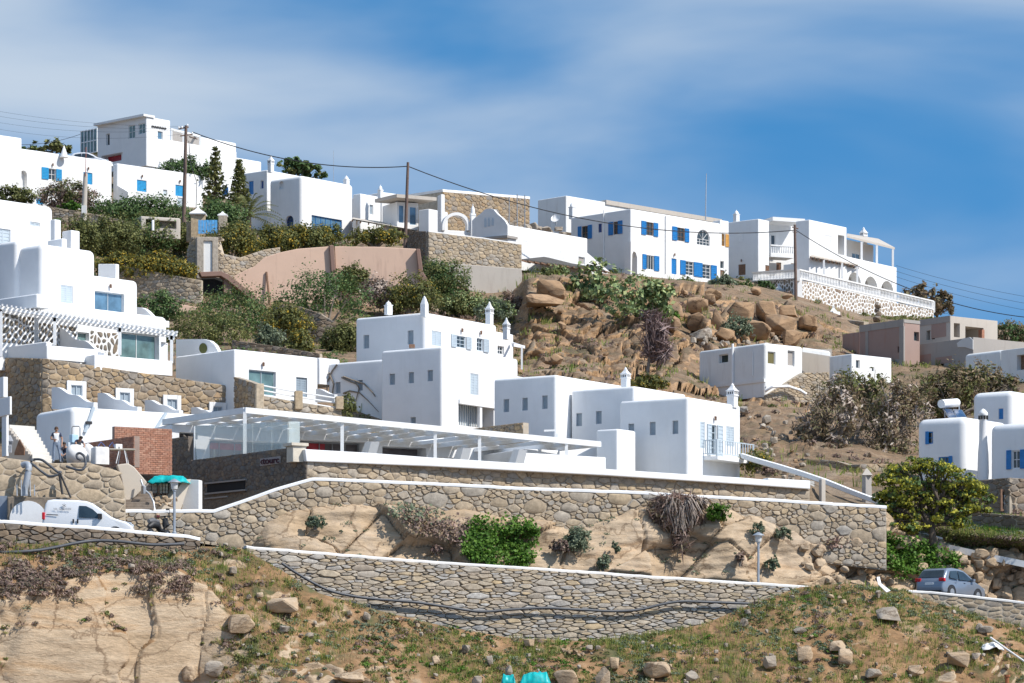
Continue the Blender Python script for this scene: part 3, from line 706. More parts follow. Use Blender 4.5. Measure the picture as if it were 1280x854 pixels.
# retaining wall of the road, of flat slabs
stone_wall('retaining_wall', 'dry retaining wall of flat grey slabs below the road', 'wall',
 ws([(308, 685, 700), (318, 687, 704), (360, 690, 735), (420, 695, 768), (480, 700, 786), (560, 706, 804), (640, 711, 816), (720, 716, 820), (800, 722, 812), (880, 727, 796), (940, 731, 772), (1000, 735, 752), (1030, 737, 750)], 149.1),
 [(0.20, 0.5), (0.13, 4), (0.085, 26), (0.06, 60)], 2.7, ST_GREY, M_plain('dark_joints', (.20, .17, .13), .95), 0.45, CAPM, 0.05, 0.13, 0.022, 0.09, seed=8, single=300, minpx=6.5)  # core in one even dark tone between the slabs
stone_wall('parapet_wall', 'low dark rubble parapet with white coping beside the parked white van', 'wall',
 ws([(-80, 649, 676), (0, 654, 680), (120, 662, 688), (235, 673, 698), (250, 676, 698)], 149.1),
 [(0.17, 2), (0.12, 14), (0.08, 26)], 1.8, ST_BROWN, MORTAR_D, 0.45, WHITE, 0.06, 0.15, 0.02, 0.10, seed=9, single=120, minpx=6.5)
stone_wall('parapet_wall', 'rough mortared parapet of the road in front of the silver car', 'wall',
 ws([(1126, 740, 752), (1160, 742, 762), (1220, 748, 782), (1280, 755, 800), (1360, 762, 815)], 149.1),
 [(0.20, 2.2), (0.13, 11), (0.09, 18)], 1.7, ST_TAN, MORTAR_L, 0.45, CAPM, 0.05, 0.12, 0.05, 0.035, seed=10, single=120, minpx=6.5)
# builders' platform wall
stone_wall('retaining_wall', 'sandy coloured mortared rubble wall beneath the building workers', 'wall',
 [(-80, 567, 655, 156.9 + D(-80)), (0, 571, 657, 156.9 + D(0)), (60, 579, 660, 156.9 + D(60)), (110, 578, 664, 157 + D(110)), (146, 588, 668, 157 + D(146)), (157, 612, 668, 157.1 + D(157))],
 [(0.42, 0.9), (0.28, 3), (0.18, 10), (0.12, 12)], 1.5, M_stone('sandy_stone', [(0.42, 0.33, 0.23), (0.49, 0.40, 0.29), (0.38, 0.32, 0.25), (0.53, 0.42, 0.29)]), MORTAR_L, 0.6, None, joint=0.05, proud=0.05, seed=12, single=200, minpx=9)
# hotel base: a shaded face and a long sunlit face
HB = empty('stone_base_wall', P(58, 520, 186), 'tall tan rubble base wall of the stepped white hotel with small white framed windows', 'wall')
stone_wall('', None, None, [(-40, 447, 545, 192.5), (20, 447, 545, 188.0), (52, 448, 545, 185.9)], [(0.24, 4), (0.17, 18), (0.12, 20)], 1.3, ST_WARM, MORTAR, 0.4, joint=0.03, seed=14, single=30, minpx=8.5, parent=HB)
stone_wall('', None, None, [(52, 448, 545, 185.9), (60, 448.5, 545, 185.85), (170, 465, 545, 189.0), (291, 483, 545, 192.4)], [(0.24, 5), (0.17, 20), (0.12, 20)], 1.3, ST_WARM, MORTAR, 0.4, joint=0.03, seed=15, single=120, minpx=8.5, parent=HB)
# the annex terrace
AT = empty('stone_terrace_wall', P(323, 520, 186), 'tan stone terrace wall with piers and white rails before the hotel annex', 'wall')
stone_wall('', None, None, [(293, 471, 540, 191.2), (310, 476, 540, 189), (323, 481, 540, 187.2)], [(0.22, 4), (0.15, 20), (0.11, 20)], 1.3, ST_WARM, MORTAR, 0.35, seed=16, single=20, minpx=8, parent=AT)
stone_wall('', None, None, [(323, 494, 545, 187.2), (380, 504, 545, 188.4), (427, 511, 545, 189.4)], [(0.22, 4), (0.15, 20), (0.11, 20)], 1.3, ST_TAN, MORTAR, 0.35, seed=17, single=60, minpx=8, parent=AT)
for (px, t, Yp) in ((324.5, 480, 187.1), (373, 489, 188.2), (424, 496, 189.3)):
 c = P(px, t, Yp); w = 0.22; h = c.z - P(px, 512, Yp).z
 mb = MB(); mb.box((c.x, c.y, c.z - h / 2), (w, 0.05, 0), (-0.05, w, 0), (0, 0, h / 2)); mk('pier', mb, ST_TAN, AT, bevel=0.03)
for (x0, x1, y0, y1, Y0, Y1) in ((328, 370, 482, 490, 187.3, 188.3), (377, 421, 491, 498, 188.5, 189.4)):
 for dy in (0, 6, 12):
  mb = MB(); mb.tube([P(x0, y0 + dy, Y0), P(x1, y1 + dy, Y1)], 0.045, 6); mk('rail', mb, PAINT, AT)
# walls further up
stone_wall('stone_wall', 'dry stone field wall running below the long house with turquoise shutters', 'wall',
 [(-60, 246, 266, 289), (0, 250, 270, 289), (60, 258, 280, 289), (120, 268, 292, 288), (172, 279, 300, 287)], [(0.24, 3), (0.16, 16), (0.11, 16)], 1.7, ST_TAN, MORTAR_D, 0.6, seed=21, single=60, minpx=5.5, joint=0.02)
stone_wall('retaining_wall', 'sunlit tan retaining wall on the hillside behind the hotel', 'wall',
 [(146, 330, 384, 259), (175, 336, 384, 258.5), (205, 342, 384, 258), (232, 347, 386, 257.5), (252, 350, 386, 257.4)], [(0.34, 3), (0.24, 10), (0.16, 14)], 1.4, ST_TAN, MORTAR_L, 0.6, seed=22, single=160, minpx=5.5)
stone_wall('stone_wall', 'tan rubble wall around the white door in the stone pier', 'wall',
 [(234, 312, 345, 262), (240, 296, 345, 261.6), (272, 296, 352, 261.2), (274, 316, 352, 261.1), (300, 322, 352, 262), (330, 312, 340, 263), (350, 309, 328, 264)], [(0.3, 3), (0.22, 10), (0.15, 14)], 1.4, ST_TAN, MORTAR_L, 0.6, seed=23, single=120, minpx=5.5)
stone_wall('stone_wall', 'high stone wall on a bare concrete footing below the white arch', 'wall',
 [(507, 290, 322, 286), (520, 289, 330, 283.4), (535, 289, 332, 280.6)], [(0.28, 3), (0.2, 10), (0.14, 14)], 1.3, ST_BROWN, MORTAR, 0.5, seed=24, single=30, minpx=5.5, rootname='x')
stone_wall('stone_wall', 'wide sunlit rubble wall with a thin coping above the bare concrete footing', 'wall',
 [(535.5, 290, 334, 280.5), (600, 298, 336, 283), (652, 306, 338, 285)], [(0.36, 3), (0.26, 10), (0.17, 16)], 1.25, ST_TAN, MORTAR, 0.5, CAPM, 0.03, 0.1, seed=25, single=160, minpx=5.5)
stone_wall('stone_gable', 'tall rubble stone building wall with pale coping behind the white arch', 'wall',
 [(553, 240, 300, 306), (600, 244, 300, 310), (662, 249, 300, 315)], [(0.42, 2), (0.3, 8), (0.2, 14)], 1.3, ST_WARM, MORTAR, 6.0, CAPM, 0.05, 0.25, seed=26, single=160, minpx=5.5)
stone_wall('retaining_wall', 'rounded dry stone retaining wall below the dark green shrubs', 'wall',
 [(338, 388, 425, 246.5), (350, 381, 425, 246), (375, 383, 428, 245.5), (400, 392, 430, 245), (428, 408, 432, 245)], [(0.3, 3), (0.22, 10), (0.15, 14)], 1.5, ST_BROWN, MORTAR, 0.6, seed=27, single=100, minpx=5.5)
stone_wall('stone_wall', 'low stone wall on the slope above the hotel annex', 'wall',
 [(290, 425, 445, 226), (340, 432, 452, 225), (400, 442, 462, 224)], [(0.26, 3), (0.18, 10), (0.13, 14)], 1.6, ST_BROWN, MORTAR_L, 0.5, seed=28, single=60, minpx=6)
# white wall with brown flecks under the balustrade
FW = empty('flecked_wall', P(997, 380, 318), 'high white mortared wall flecked with brown stones below the long balustrade', 'wall')
stone_wall('', None, None, [(942, 352, 372, 330), (970, 349, 385, 324), (997, 348, 392, 318)], [(0.5, 2.4), (0.36, 6)], 1.0, ST_SPECK, WHITE_FAR, 0.5, seed=31, single=30, minpx=3.8, gap=0.82, joint=0.05, proud=0.03, parent=FW)
stone_wall('', None, None, [(997, 349, 395, 318), (1060, 364, 412, 325.5), (1120, 378.5, 420, 334), (1167, 388, 420, 341)], [(0.46, 1.2), (0.34, 3), (0.26, 4)], 1.0, ST_FLECK, WHITE_FAR, 0.5, seed=32, single=240, minpx=3.0, gap=0.78, joint=0.05, proud=0.03, parent=FW)
stone_wall('stone_wall', 'low rubble wall stepping down the slope below the flecked white wall', 'wall',
 [(925, 362, 372, 316), (985, 378, 398, 312), (1040, 398, 418, 306), (1080, 402, 432, 300)], [(0.34, 3), (0.24, 10), (0.16, 10)], 1.6, ST_TAN, MORTAR_L, 0.5, seed=33, single=80, minpx=5)
stone_wall('stone_wall', 'stone wall holding up the terrace of the white bunker house', 'wall',
 [(956, 494, 520, 243), (1004, 466, 520, 244.8), (1036, 465, 515, 246)], [(0.22, 3), (0.16, 10), (0.11, 14)], 1.8, ST_TAN, MORTAR, 0.5, seed=34, single=80, minpx=5.5)
stone_wall('stone_wall', 'sunlit end of a low stone wall beneath the wind bent trees', 'wall',
 [(1008, 573, 604, 197), (1045, 576, 608, 196), (1062, 581, 612, 195), (1075, 580, 616, 194.5), (1112, 580, 620, 196)], [(0.22, 3), (0.16, 10), (0.11, 14)], 1.6, ST_WARM, MORTAR, 0.5, seed=35, single=80, minpx=6)
stone_wall('stone_wall', 'dark rubble wall below the white house with the round chimney', 'wall',
 [(1140, 600, 650, 188), (1225, 600, 652, 184.5), (1262, 597, 655, 183), (1300, 600, 660, 184)], [(0.26, 3), (0.18, 10), (0.13, 14)], 1.5, ST_BROWN, MORTAR, 0.5, seed=36, single=80, minpx=6.5)
stone_wall('stone_wall', 'low brown wall of the garden beside the juniper tree', 'wall',
 [(1215, 640, 672, 178), (1280, 645, 682, 176), (1350, 650, 690, 175)], [(0.24, 3), (0.16, 10), (0.12, 14)], 1.5, ST_BROWN, MORTAR, 0.5, seed=37, single=60, minpx=6.5)
stone_wall('stone_wall', 'short rubble wall between the white blocks above the pergola', 'wall',
 [(560, 541, 560, 186), (610, 533, 560, 183), (654, 528, 560, 180.5)], [(0.18, 4), (0.13, 12), (0.1, 14)], 1.5, ST_WARM, MORTAR, 0.4, seed=38, single=60, minpx=6)
stone_wall('stone_wall', 'small rendered stone wall at the edge of the green hanging plants', 'wall',
 ws([(1124, 664, 685), (1150, 668, 686), (1178, 674, 690)], 160.6), [(0.2, 3), (0.14, 10), (0.1, 14)], 1.6, ST_TAN, MORTAR_L, 0.4, WHITE, 0.05, 0.1, seed=39, single=40, minpx=7, joint=0.05, proud=0.04)
# clad wall with the sign; its shade is put into dark stone and mortar
stone_wall('clad_wall', 'stone clad wall of the restaurant toned dark for shade, with a slot window and red letters', 'wall',
 [(184, 553, 650, 171.9), (235, 545, 650, 169.7), (237, 577, 650, 169.6), (243, 575, 650, 169.3), (360, 560, 650, 164.2), (360.6, 571, 650, 164.15), (383, 575, 645, 163.15)],
 [(0.2, 2), (0.14, 8), (0.10, 30), (0.07, 30)], 0.9, ST_SHADE, M_plain('shade_dark_mortar', (0.14, 0.115, 0.095), 0.95), 0.5, None, seed=40, single=200, minpx=6, joint=0.012, proud=0.03)
# ------------------------------------------------------------------ houses
class Block:
 """a rounded white block: near vertical edge at pixel cx, right face running to pixel rx, left face to pixel lx (or lw/rw metres)"""
 def __init__(s, cx, ty, by, Y, ang, lx=None, rx=None, lw=None, rw=None, r=0.14, slope=0.0):
  a = R(ang); s.C = P(cx, ty, Y); s.zb = P(cx, by, Y).z; s.zt = s.C.z; s.r = r; s.slope = slope
  s.dR = Vector((math.cos(a), math.sin(a), 0)); s.dL = Vector((-math.sin(a), math.cos(a), 0))
  def solve(px, d):
   k = (px - CX) / F; return (k * s.C.y - s.C.x) / (d.x - k * d.y)
  s.wR = rw if rw is not None else solve(rx, s.dR)
  s.wL = lw if lw is not None else solve(lx, s.dL)
  s.nR = Vector((s.dR.y, -s.dR.x, 0)); s.nL = Vector((-s.dL.y, s.dL.x, 0))
  s.cut = MB()
 def face(s, f):
  return (s.C, s.dR, s.nR) if f == 'R' else (s.C, s.dL, s.nL)
 def rect(s, f, x0, y0, x1, y1):
  """pixel rectangle on a face -> (u0, u1, z0, z1) in metres"""
  C, d, n = s.face(f); ym = (y0 + y1) / 2; xm = (x0 + x1) / 2
  ua = (toplane(x0, ym, C, n) - C).dot(d); ub = (toplane(x1, ym, C, n) - C).dot(d)
  return min(ua, ub), max(ua, ub), toplane(xm, y1, C, n).z, toplane(xm, y0, C, n).z
 def pt(s, f, u, z, out=0.0):
  C, d, n = s.face(f); q = C + d * u + n * out; return Vector((q.x, q.y, z))
 def hole(s, f, u0, u1, z0, z1, depth=0.2, arch=False):
  C, d, n = s.face(f)
  if not arch: poly = [(u0, z0), (u1, z0), (u1, z1), (u0, z1)]
  else:
   r_ = (u1 - u0) / 2; zc = max(z0 + 0.02, z1 - r_); hh = z1 - zc; k = 12
   poly = [(u0, z0), (u1, z0)] + [((u0 + u1) / 2 + r_ * math.cos(math.pi * i / k), zc + hh * math.sin(math.pi * i / k)) for i in range(k + 1)]
  s.cut.prism([s.pt(f, u, z, 0.25) for u, z in poly], -n * (depth + 0.25))
 def build(s, root, mat, name='wall'):
  o = s.C; ext = s.dR * s.wR + s.dL * s.wL
  pl = [o, o + s.dR * s.wR, o + ext, o + s.dL * s.wL]
  vs = [(p.x, p.y, s.zb) for p in pl] + [(p.x, p.y, s.zt) for p in pl]
  bm = bmesh.new(); bv = [bm.verts.new(v) for v in vs]
  for f in ((3, 2, 1, 0), (4, 5, 6, 7), (0, 1, 5, 4), (1, 2, 6, 5), (2, 3, 7, 6), (3, 0, 4, 7)): bm.faces.new([bv[i] for i in f])
  bmesh.ops.recalc_face_normals(bm, faces=bm.faces)
  es = [e for e in bm.edges if not all(v.co.z < s.zb + 1e-4 for v in e.verts)]
  rr = min(s.r, 0.45 * min(s.wR, s.wL, s.zt - s.zb))
  bmesh.ops.bevel(bm, geom=es, offset=rr, segments=5, affect='EDGES', profile=0.5)
  if rr > 0.05:                      # hand-trowelled unevenness of the top edge
   for v in bm.verts:
    if v.co.z > s.zt - 1e-3: v.co.z += 0.02 * math.sin(v.co.x * 2.1) * math.cos(v.co.y * 1.7)
  me = bpy.data.meshes.new(name); bm.to_mesh(me); bm.free()
  if s.cut.v:
   to = bpy.data.objects.new('tmp', me); tc = bpy.data.objects.new('tmpc', s.cut.mesh('tmpc'))
   bm = bmesh.new(); bm.from_mesh(tc.data); bmesh.ops.recalc_face_normals(bm, faces=bm.faces); bm.to_mesh(tc.data); bm.free()
   TMP.objects.link(to); TMP.objects.link(tc)
   md = to.modifiers.new('b', 'BOOLEAN'); md.operation = 'DIFFERENCE'; md.solver = 'EXACT'; md.object = tc; md.use_self = True
   VL.update(); dg = bpy.context.evaluated_depsgraph_get()
   me2 = bpy.data.meshes.new_from_object(to.evaluated_get(dg)); me2.name = name
   bpy.data.objects.remove(to); cm = tc.data; bpy.data.objects.remove(tc); bpy.data.meshes.remove(cm); bpy.data.meshes.remove(me); me = me2
  me.materials.clear(); me.materials.append(mat); me.shade_smooth(); me.set_sharp_from_angle(angle=R(32))
  return link_mesh(name, me, root)
TMP = COL; VL = bpy.context.view_layer
def panel(b, f, u0, u1, z0, z1, out0, out1):
 """a box lying on a face between offsets out0 and out1"""
 C, d, n = b.face(f); mb = MB()
 c = b.pt(f, (u0 + u1) / 2, (z0 + z1) / 2, (out0 + out1) / 2)
 return mb.box(c, d * ((u1 - u0) / 2), n * ((out1 - out0) / 2), (0, 0, (z1 - z0) / 2))
def frame_mb(b, f, u0, u1, z0, z1, out, t=0.06, dep=0.06, nx=2, nz=1, bar=0.035):
 mb = MB(); add = lambda a0, a1, c0, c1, dd=0: mb.box(b.pt(f, (a0 + a1) / 2, (c0 + c1) / 2, out + dep / 2 + dd), b.face(f)[1] * ((a1 - a0) / 2), b.face(f)[2] * (dep / 2), (0, 0, (c1 - c0) / 2))
 add(u0, u0 + t, z0, z1); add(u1 - t, u1, z0, z1); add(u0 + t, u1 - t, z1 - t, z1); add(u0 + t, u1 - t, z0, z0 + t)
 for i in range(1, nx):
  x = u0 + (u1 - u0) * i / nx; add(x - bar / 2, x + bar / 2, z0 + t, z1 - t, 0.004)
 for j in range(1, nz):
  z = z0 + (z1 - z0) * j / nz; add(u0 + t, u1 - t, z - bar / 2, z + bar / 2, -0.004)
 return mb
def shutter_mb(b, f, u0, u1, z0, z1, out, th=0.05, n=7):
 """frame with louvre slats"""
 t = min(0.06, (u1 - u0) * 0.16); mb = MB(); C, d, nn = b.face(f)
 def add(a0, a1, c0, c1, o0, o1): mb.box(b.pt(f, (a0 + a1) / 2, (c0 + c1) / 2, (o0 + o1) / 2), d * ((a1 - a0) / 2), nn * ((o1 - o0) / 2), (0, 0, (c1 - c0) / 2))
 add(u0, u0 + t, z0, z1, out, out + th); add(u1 - t, u1, z0, z1, out, out + th)
 add(u0 + t, u1 - t, z1 - t, z1, out, out + th); add(u0 + t, u1 - t, z0, z0 + t, out, out + th)
 add(u0 + t, u1 - t, z0 + t, z1 - t, out, out + th * 0.45)
 for i in range(n):
  z = z0 + t + (z1 - z0 - 2 * t) * (i + 0.5) / n; h = (z1 - z0 - 2 * t) / n * 0.62
  add(u0 + t, u1 - t, z - h / 2, z + h / 2, out + th * 0.45, out + th * 0.85)
 return mb
def lamp_on(root, b, f, u, z):
 mb = MB(); p = b.pt(f, u, z, 0.12); mb.box(p, (0.06, 0, 0), (0, 0.06, 0), (0, 0, 0.09)); mb.tube([b.pt(f, u, z + 0.12, 0.0), b.pt(f, u, z + 0.14, 0.12)], 0.02, 5)
 mb.lathe(p + Vector((0, 0, 0.09)), [(0.1, 0), (0.03, 0.08)], 6)
 mk('wall_lamp', mb, WOOD, root)
def window(root, b, f, px, style='glass', col=None, shutters=None, arch=False, nx=2, nz=2, depth=0.16, frame=None, lamp=False, glass=None, name='window', sill=False):
 """px: pixel rectangle of the opening; shutters: list of pixel x ranges for open leaves"""
 u0, u1, z0, z1 = b.rect(f, *px); frame = frame or PAINT
 C, d, n = b.face(f)
 if style != 'proud': b.hole(f, u0, u1, z0, z1, depth, arch)
 if style in ('glass', 'proud'):
  o = -depth + 0.015 if style == 'glass' else 0.02
  if not arch:
   w = mk(name, frame_mb(b, f, u0 + 0.004, u1 - 0.004, z0 + 0.004, z1 - 0.004, o, nx=nx, nz=nz), frame, root)
   mk('pane', panel(b, f, u0 + 0.03, u1 - 0.03, z0 + 0.03, z1 - 0.03, o - 0.008, o + 0.02), glass or GLASS_D, w)
  else:
   mb = MB(); r_ = (u1 - u0) / 2; uc = (u0 + u1) / 2; zc = z1 - r_
   pts = [(u0 + .03, z0)] + [(uc + (r_ - .03) * math.cos(math.pi - math.pi * i / 10), zc + (r_ - .03) * math.sin(math.pi * i / 10)) for i in range(11)] + [(u1 - .03, z0)]
   mb.tube([b.pt(f, u, z, o + 0.04) for u, z in pts], 0.05, 4)
   for i in range(1, nx): x = u0 + (u1 - u0) * i / nx; mb.tube([b.pt(f, x, z0, o + 0.04), b.pt(f, x, zc, o + 0.04)], 0.03, 4)
   for j in range(nz): z = z0 + (zc - z0) * (j + 1) / nz; mb.tube([b.pt(f, u0, z, o + 0.04), b.pt(f, u1, z, o + 0.04)], 0.03, 4)
   for k in range(1, 4): a = math.pi * k / 4; mb.tube([b.pt(f, uc, zc, o + 0.04), b.pt(f, uc + r_ * math.cos(a), zc + r_ * math.sin(a), o + 0.04)], 0.025, 4)
   w = mk(name, mb, frame, root); poly = [b.pt(f, u, z, o + 0.02) for u, z in pts]
   pm = MB(); pm.prism(poly, -n * 0.02); mk('pane', pm, glass or GLASS_D, w)
 elif style == 'closed':
  two = (u1 - u0) > 0.75; um = (u0 + u1) / 2; o = -depth * 0.75
  w = mk(name, frame_mb(b, f, u0 + 0.004, u1 - 0.004, z0 + 0.004, z1 - 0.004, -depth + 0.01, t=0.05, nx=1, nz=1), frame, root)
  for a0, a1 in (((u0 + .03, um - .006), (um + .006, u1 - .03)) if two else ((u0 + .03, u1 - .03),)):
   mk('shutter', shutter_mb(b, f, a0, a1, z0 + 0.02, z1 - 0.02, o + 0.01), col, w)
 elif style == 'dark':
  w = mk(name, frame_mb(b, f, u0 + 0.004, u1 - 0.004, z0 + 0.004, z1 - 0.004, -depth + 0.01, t=0.05, nx=1, nz=1), frame, root)
  mk('pane', panel(b, f, u0 + 0.02, u1 - 0.02, z0 + 0.02, z1 - 0.02, -depth + 0.005, -depth + 0.03), glass or GLASS_D, w)  # dark default pane stands in for the unlit depth behind
 elif style == 'niche':
  w = None
 if shutters:
  for (xa, xb) in shutters:
   a0, a1, c0, c1 = b.rect(f, xa, px[1] - (0.2 if style != 'x' else 0), xb, px[3] + 0.2)
   mk('shutter', shutter_mb(b, f, a0 + .01, a1 - .01, z0 - 0.02, z1 + 0.02, 0.02, 0.06), col, w)
 if lamp: lamp_on(root, b, f, (u0 + u1) / 2, z1 + 0.35)
 if sill and w is not None:
  mk('sill', panel(b, f, u0 - 0.06, u1 + 0.06, z0 - 0.07, z0 - 0.005, -0.02, 0.09), PAINT, w)
 return w
def chimney(root, px, ty, by, Y, wpx, kind='turret', ang=40, mat=None):
 """white island chimney: square shaft, a vented cap and a rounded point"""
 c = P(px, by, Y); zt = P(px, ty, Y).z; h = zt - c.z; w = wpx / F * Y / 2; a = R(ang)
 ax = Vector((math.cos(a), math.sin(a), 0)) * w / 1.2; ay = Vector((-math.sin(a), math.cos(a), 0)) * w / 1.2
 mb = MB(); V = Vector; vents = MB()
 def bx(z0, z1, k): mb.box(c + V((0, 0, (z0 + z1) / 2 * h)), ax * k, ay * k, (0, 0, (z1 - z0) / 2 * h))
 def pyr(z0, z1, k0, k1):
  vs = []
  for z, k in ((z0, k0), (z1, k1)):
   for sx, sy in ((-1, -1), (1, -1), (1, 1), (-1, 1)): vs.append(c + ax * sx * k + ay * sy * k + V((0, 0, z * h)))
  mb.add(vs, [(3, 2, 1, 0), (4, 5, 6, 7), (0, 1, 5, 4), (1, 2, 6, 5), (2, 3, 7, 6), (3, 0, 4, 7)])
 if kind == 'turret':
  bx(-0.1, 0.42, 0.85); bx(0.42, 0.47, 1.0); bx(0.47, 0.63, 0.9); bx(0.63, 0.67, 1.05); pyr(0.67, 0.78, 0.9, 0.55); pyr(0.78, 0.9, 0.5, 0.26); mb.lathe(c + V((0, 0, 0.88 * h)), [(w * .16, 0), (w * .3, h * .03), (w * .2, h * .08), (0.01, h * .12)], 8)
  for dirv, oth in ((ay, ax), (ax, ay)):
   for k in (-0.5, 0, 0.5):
    vents.box(c + V((0, 0, 0.55 * h)) - dirv * 0.9 + oth * k, oth * 0.13, dirv * 0.02, (0, 0, 0.055 * h))
    vents.box(c + V((0, 0, 0.55 * h)) + dirv * 0.9 + oth * k, oth * 0.13, dirv * 0.02, (0, 0, 0.055 * h))
 elif kind == 'point':
  bx(-0.1, 0.55, 0.8); pyr(0.55, 0.92, 0.8, 0.28); mb.lathe(c + V((0, 0, 0.9 * h)), [(w * .2, 0), (w * .26, h * .04), (0.01, h * .1)], 8)
 elif kind == 'dome':
  bx(-0.1, 0.6, 0.85); bx(0.6, 0.66, 0.98)
  mb.lathe(c + V((0, 0, 0.66 * h)), [(w * .74, 0), (w * .66, h * .12), (w * .42, h * .22), (w * .12, h * .27), (w * .12, h * .34)], 12)
 o = mk('chimney', mb, mat or WHITE, root, smooth=30, bevel=0)
 if vents.v: mk('vent', vents, DARK, o)
 return o
def slab_px(outline, anchor, dirang, thick, name, mat, parent=None, label=None, cat=None, smooth=0, bevel=0, group=None, holes=None):
 """an upright panel: pixel outline laid on the vertical plane through anchor (px,py,Y) running along dirang degrees, built back by thick metres"""
 A = P(*anchor); a = R(dirang); d = Vector((math.cos(a), math.sin(a), 0)); n = Vector((d.y, -d.x, 0))
 if n.y > 0: n = -n
 poly = [toplane(x, y, A, n) for x, y in outline]
 mb = MB()
 nrm = sum(((poly[i] - poly[0]).cross(poly[i + 1] - poly[0]) for i in range(1, len(poly) - 1)), Vector())
 if nrm.dot(n) > 0: poly.reverse()
 mb.prism(poly, -n * thick)
 o = mk(name, mb, mat, parent, smooth=smooth, bevel=bevel)
 me = o.data
 if label: tag(o, label, cat, group)
 return o
def wave(x0, y0, x1, y1, n=18, k=2):
 """an S-shaped crest line from (x0,y0) down to (x1,y1)"""
 out = []
 for i in range(n + 1):
  t = i / n; s = t - math.sin(2 * math.pi * t * k) / (2 * math.pi * k) * 0.9
  out.append((x0 + (x1 - x0) * t, y0 + (y1 - y0) * s))
 return out
def post(root, px, ty, by, Y, w=0.12, mat=None, name='post'):
 a = P(px, ty, Y); b_ = P(px, by, Y); mb = MB(); mb.box((a + b_) / 2, (w / 2, 0, 0), (0, w / 2, 0), (0, 0, (a.z - b_.z) / 2))
 return mk(name, mb, mat or PAINT, root)
def beam(root, p, q, w=0.12, h=0.18, mat=None, name='beam'):
 p = Vector(p); q = Vector(q); d = (q - p); L = d.length; d.normalize(); s = d.cross(Vector((0, 0, 1))).normalized(); up = s.cross(d)
 mb = MB(); mb.box((p + q) / 2, d * L / 2, s * w / 2, up * h / 2); return mk(name, mb, mat or PAINT, root)
def house(label, base, cat='house', name='white_house'): return empty(name, base, label, cat)
z = lambda ox, oy, x0, y0, x1, y1, s=3.99: (ox + x0 / s, oy + y0 / s, ox + x1 / s, oy + y1 / s)
# --- the long house with turquoise shutters
H = house('long white house with turquoise shutters above the field wall', P(60, 270, 300)); a = 42
b0 = Block(-40, 163, 270, 297, a, lw=5, rx=27.5); b0.build(H, WHITE_FAR)
b = Block(-35, 177, 290, 298.6, a, lw=5, rx=140)
window(H, b, 'R', z(0, 120, 243, 363, 279, 419), 'glass', TURQ, [(52, 60.5), (70, 77)], lamp=True, depth=.2)
window(H, b, 'R', z(0, 120, 416, 382, 461, 440), 'closed', TURQ, lamp=True)
window(H, b, 'R', z(0, 120, 181, 511, 217, 540), 'closed', TURQ, lamp=True)
window(H, b, 'R', z(0, 120, 441, 556, 466, 580), 'closed', TURQ)
window(H, b, 'R', z(0, 120, 101, 372, 135, 462), 'niche', arch=True, depth=.5)
b.build(H, WHITE_FAR)
b = Block(146.5, 204, 285, 311.4, a, lw=0.75, rx=254)
window(H, b, 'R', z(0, 120, 683, 420, 731, 477), 'closed', TURQ, lamp=True)
window(H, b, 'R', z(0, 120, 875, 445, 916, 500), 'closed', TURQ, lamp=True)
window(H, b, 'R', z(0, 120, 814, 468, 834, 498), 'dark', glass=GREYP)
window(H, b, 'R', z(0, 120, 885, 508, 910, 556), 'closed', GREYP)
b.build(H, WHITE_FAR)
for px, ty, by in ((80, 182, 197), (200.5, 200, 216)):
 c = P(px, by, 305 if px < 100 else 322); mb = MB(); mb.lathe(c, [(0.42, 0), (0.03, P(px, ty, c.y).z - c.z)], 12); mk('chimney', mb, WHITE_FAR, H, smooth=40)
slab_px([(146.5, 232), (160, 240), (160, 262), (146.5, 262)], (146.5, 240, 311.0), 138, 0.4, 'buttress', WHITE_FAR, H)
# --- the tall house at the top of the hill
H = house('tall white hilltop house with a glazed side porch and red garage', P(183, 207, 325)); a = 47
b = Block(183, 145.5, 207, 325, a, lx=121.5, rx=213, r=0.1)
window(H, b, 'L', z(0, 120, 529, 188, 547, 246), 'dark', depth=.25)
window(H, b, 'L', z(0, 120, 640, 146, 674, 212), 'glass', glass=GLASS_G)
window(H, b, 'L', z(0, 120, 690, 137, 724, 190), 'glass', glass=GLASS_G)
window(H, b, 'R', z(0, 120, 787, 177, 812, 218), 'glass', glass=GLASS_B, nx=1, nz=1)
ga = b.rect('L', *z(0, 120, 505, 290, 612, 330)); b.hole('L', *ga, 1.2)
b.build(H, WHITE_FAR)
mk('garage_door', panel(b, 'L', ga[0] + .9, ga[1] - .02, ga[2], ga[3] - .02, -1.1, -0.9), RED, H)
mk('garage_recess', panel(b, 'L', ga[0] + .02, ga[0] + .9, ga[2], ga[3] - .02, -1.15, -1.1), DARK, H)
mk('roof', panel(b, 'L', -0.15, b.wL * 1.0, b.zt - 0.05, b.zt + 0.18, -1.0, 0.5), WHITE_FAR, H)
iron = MB()
for k in range(9):
 u, v, z0_, z1_ = b.rect('R', 189 + k * 2.1, 157 + k * 0.35, 190.7 + k * 2.1, 159.4 + k * 0.35); iron.tube([b.pt('R', u, z0_, .05), b.pt('R', (u + v) / 2, z1_, .05), b.pt('R', v, z0_ + .05, .05)], 0.05, 5)
mk('iron_ornament', iron, BLACK, H)
b2 = Block(183.2, 170, 232, 325.3, a, lw=4, rx=296, r=0.1)
rg = b2.rect('R', *z(0, 120, 803, 307, 866, 366)); b2.hole('R', *rg, .5)
b2.build(H, WHITE_FAR)
um = (rg[0] * .55 + rg[1] * .45); mk('garage_door', panel(b2, 'R', rg[0] + .02, um, rg[2], rg[3] - .02, -.42, -.3), RED, H); mk('garage_recess', panel(b2, 'R', um, rg[1] - .02, rg[2], rg[3] - .02, -.46, -.42), DARK, H)
b3 = Block(250, 171, 196, 336, a, lw=5, rx=295.5); b3.build(H, WHITE_FAR)
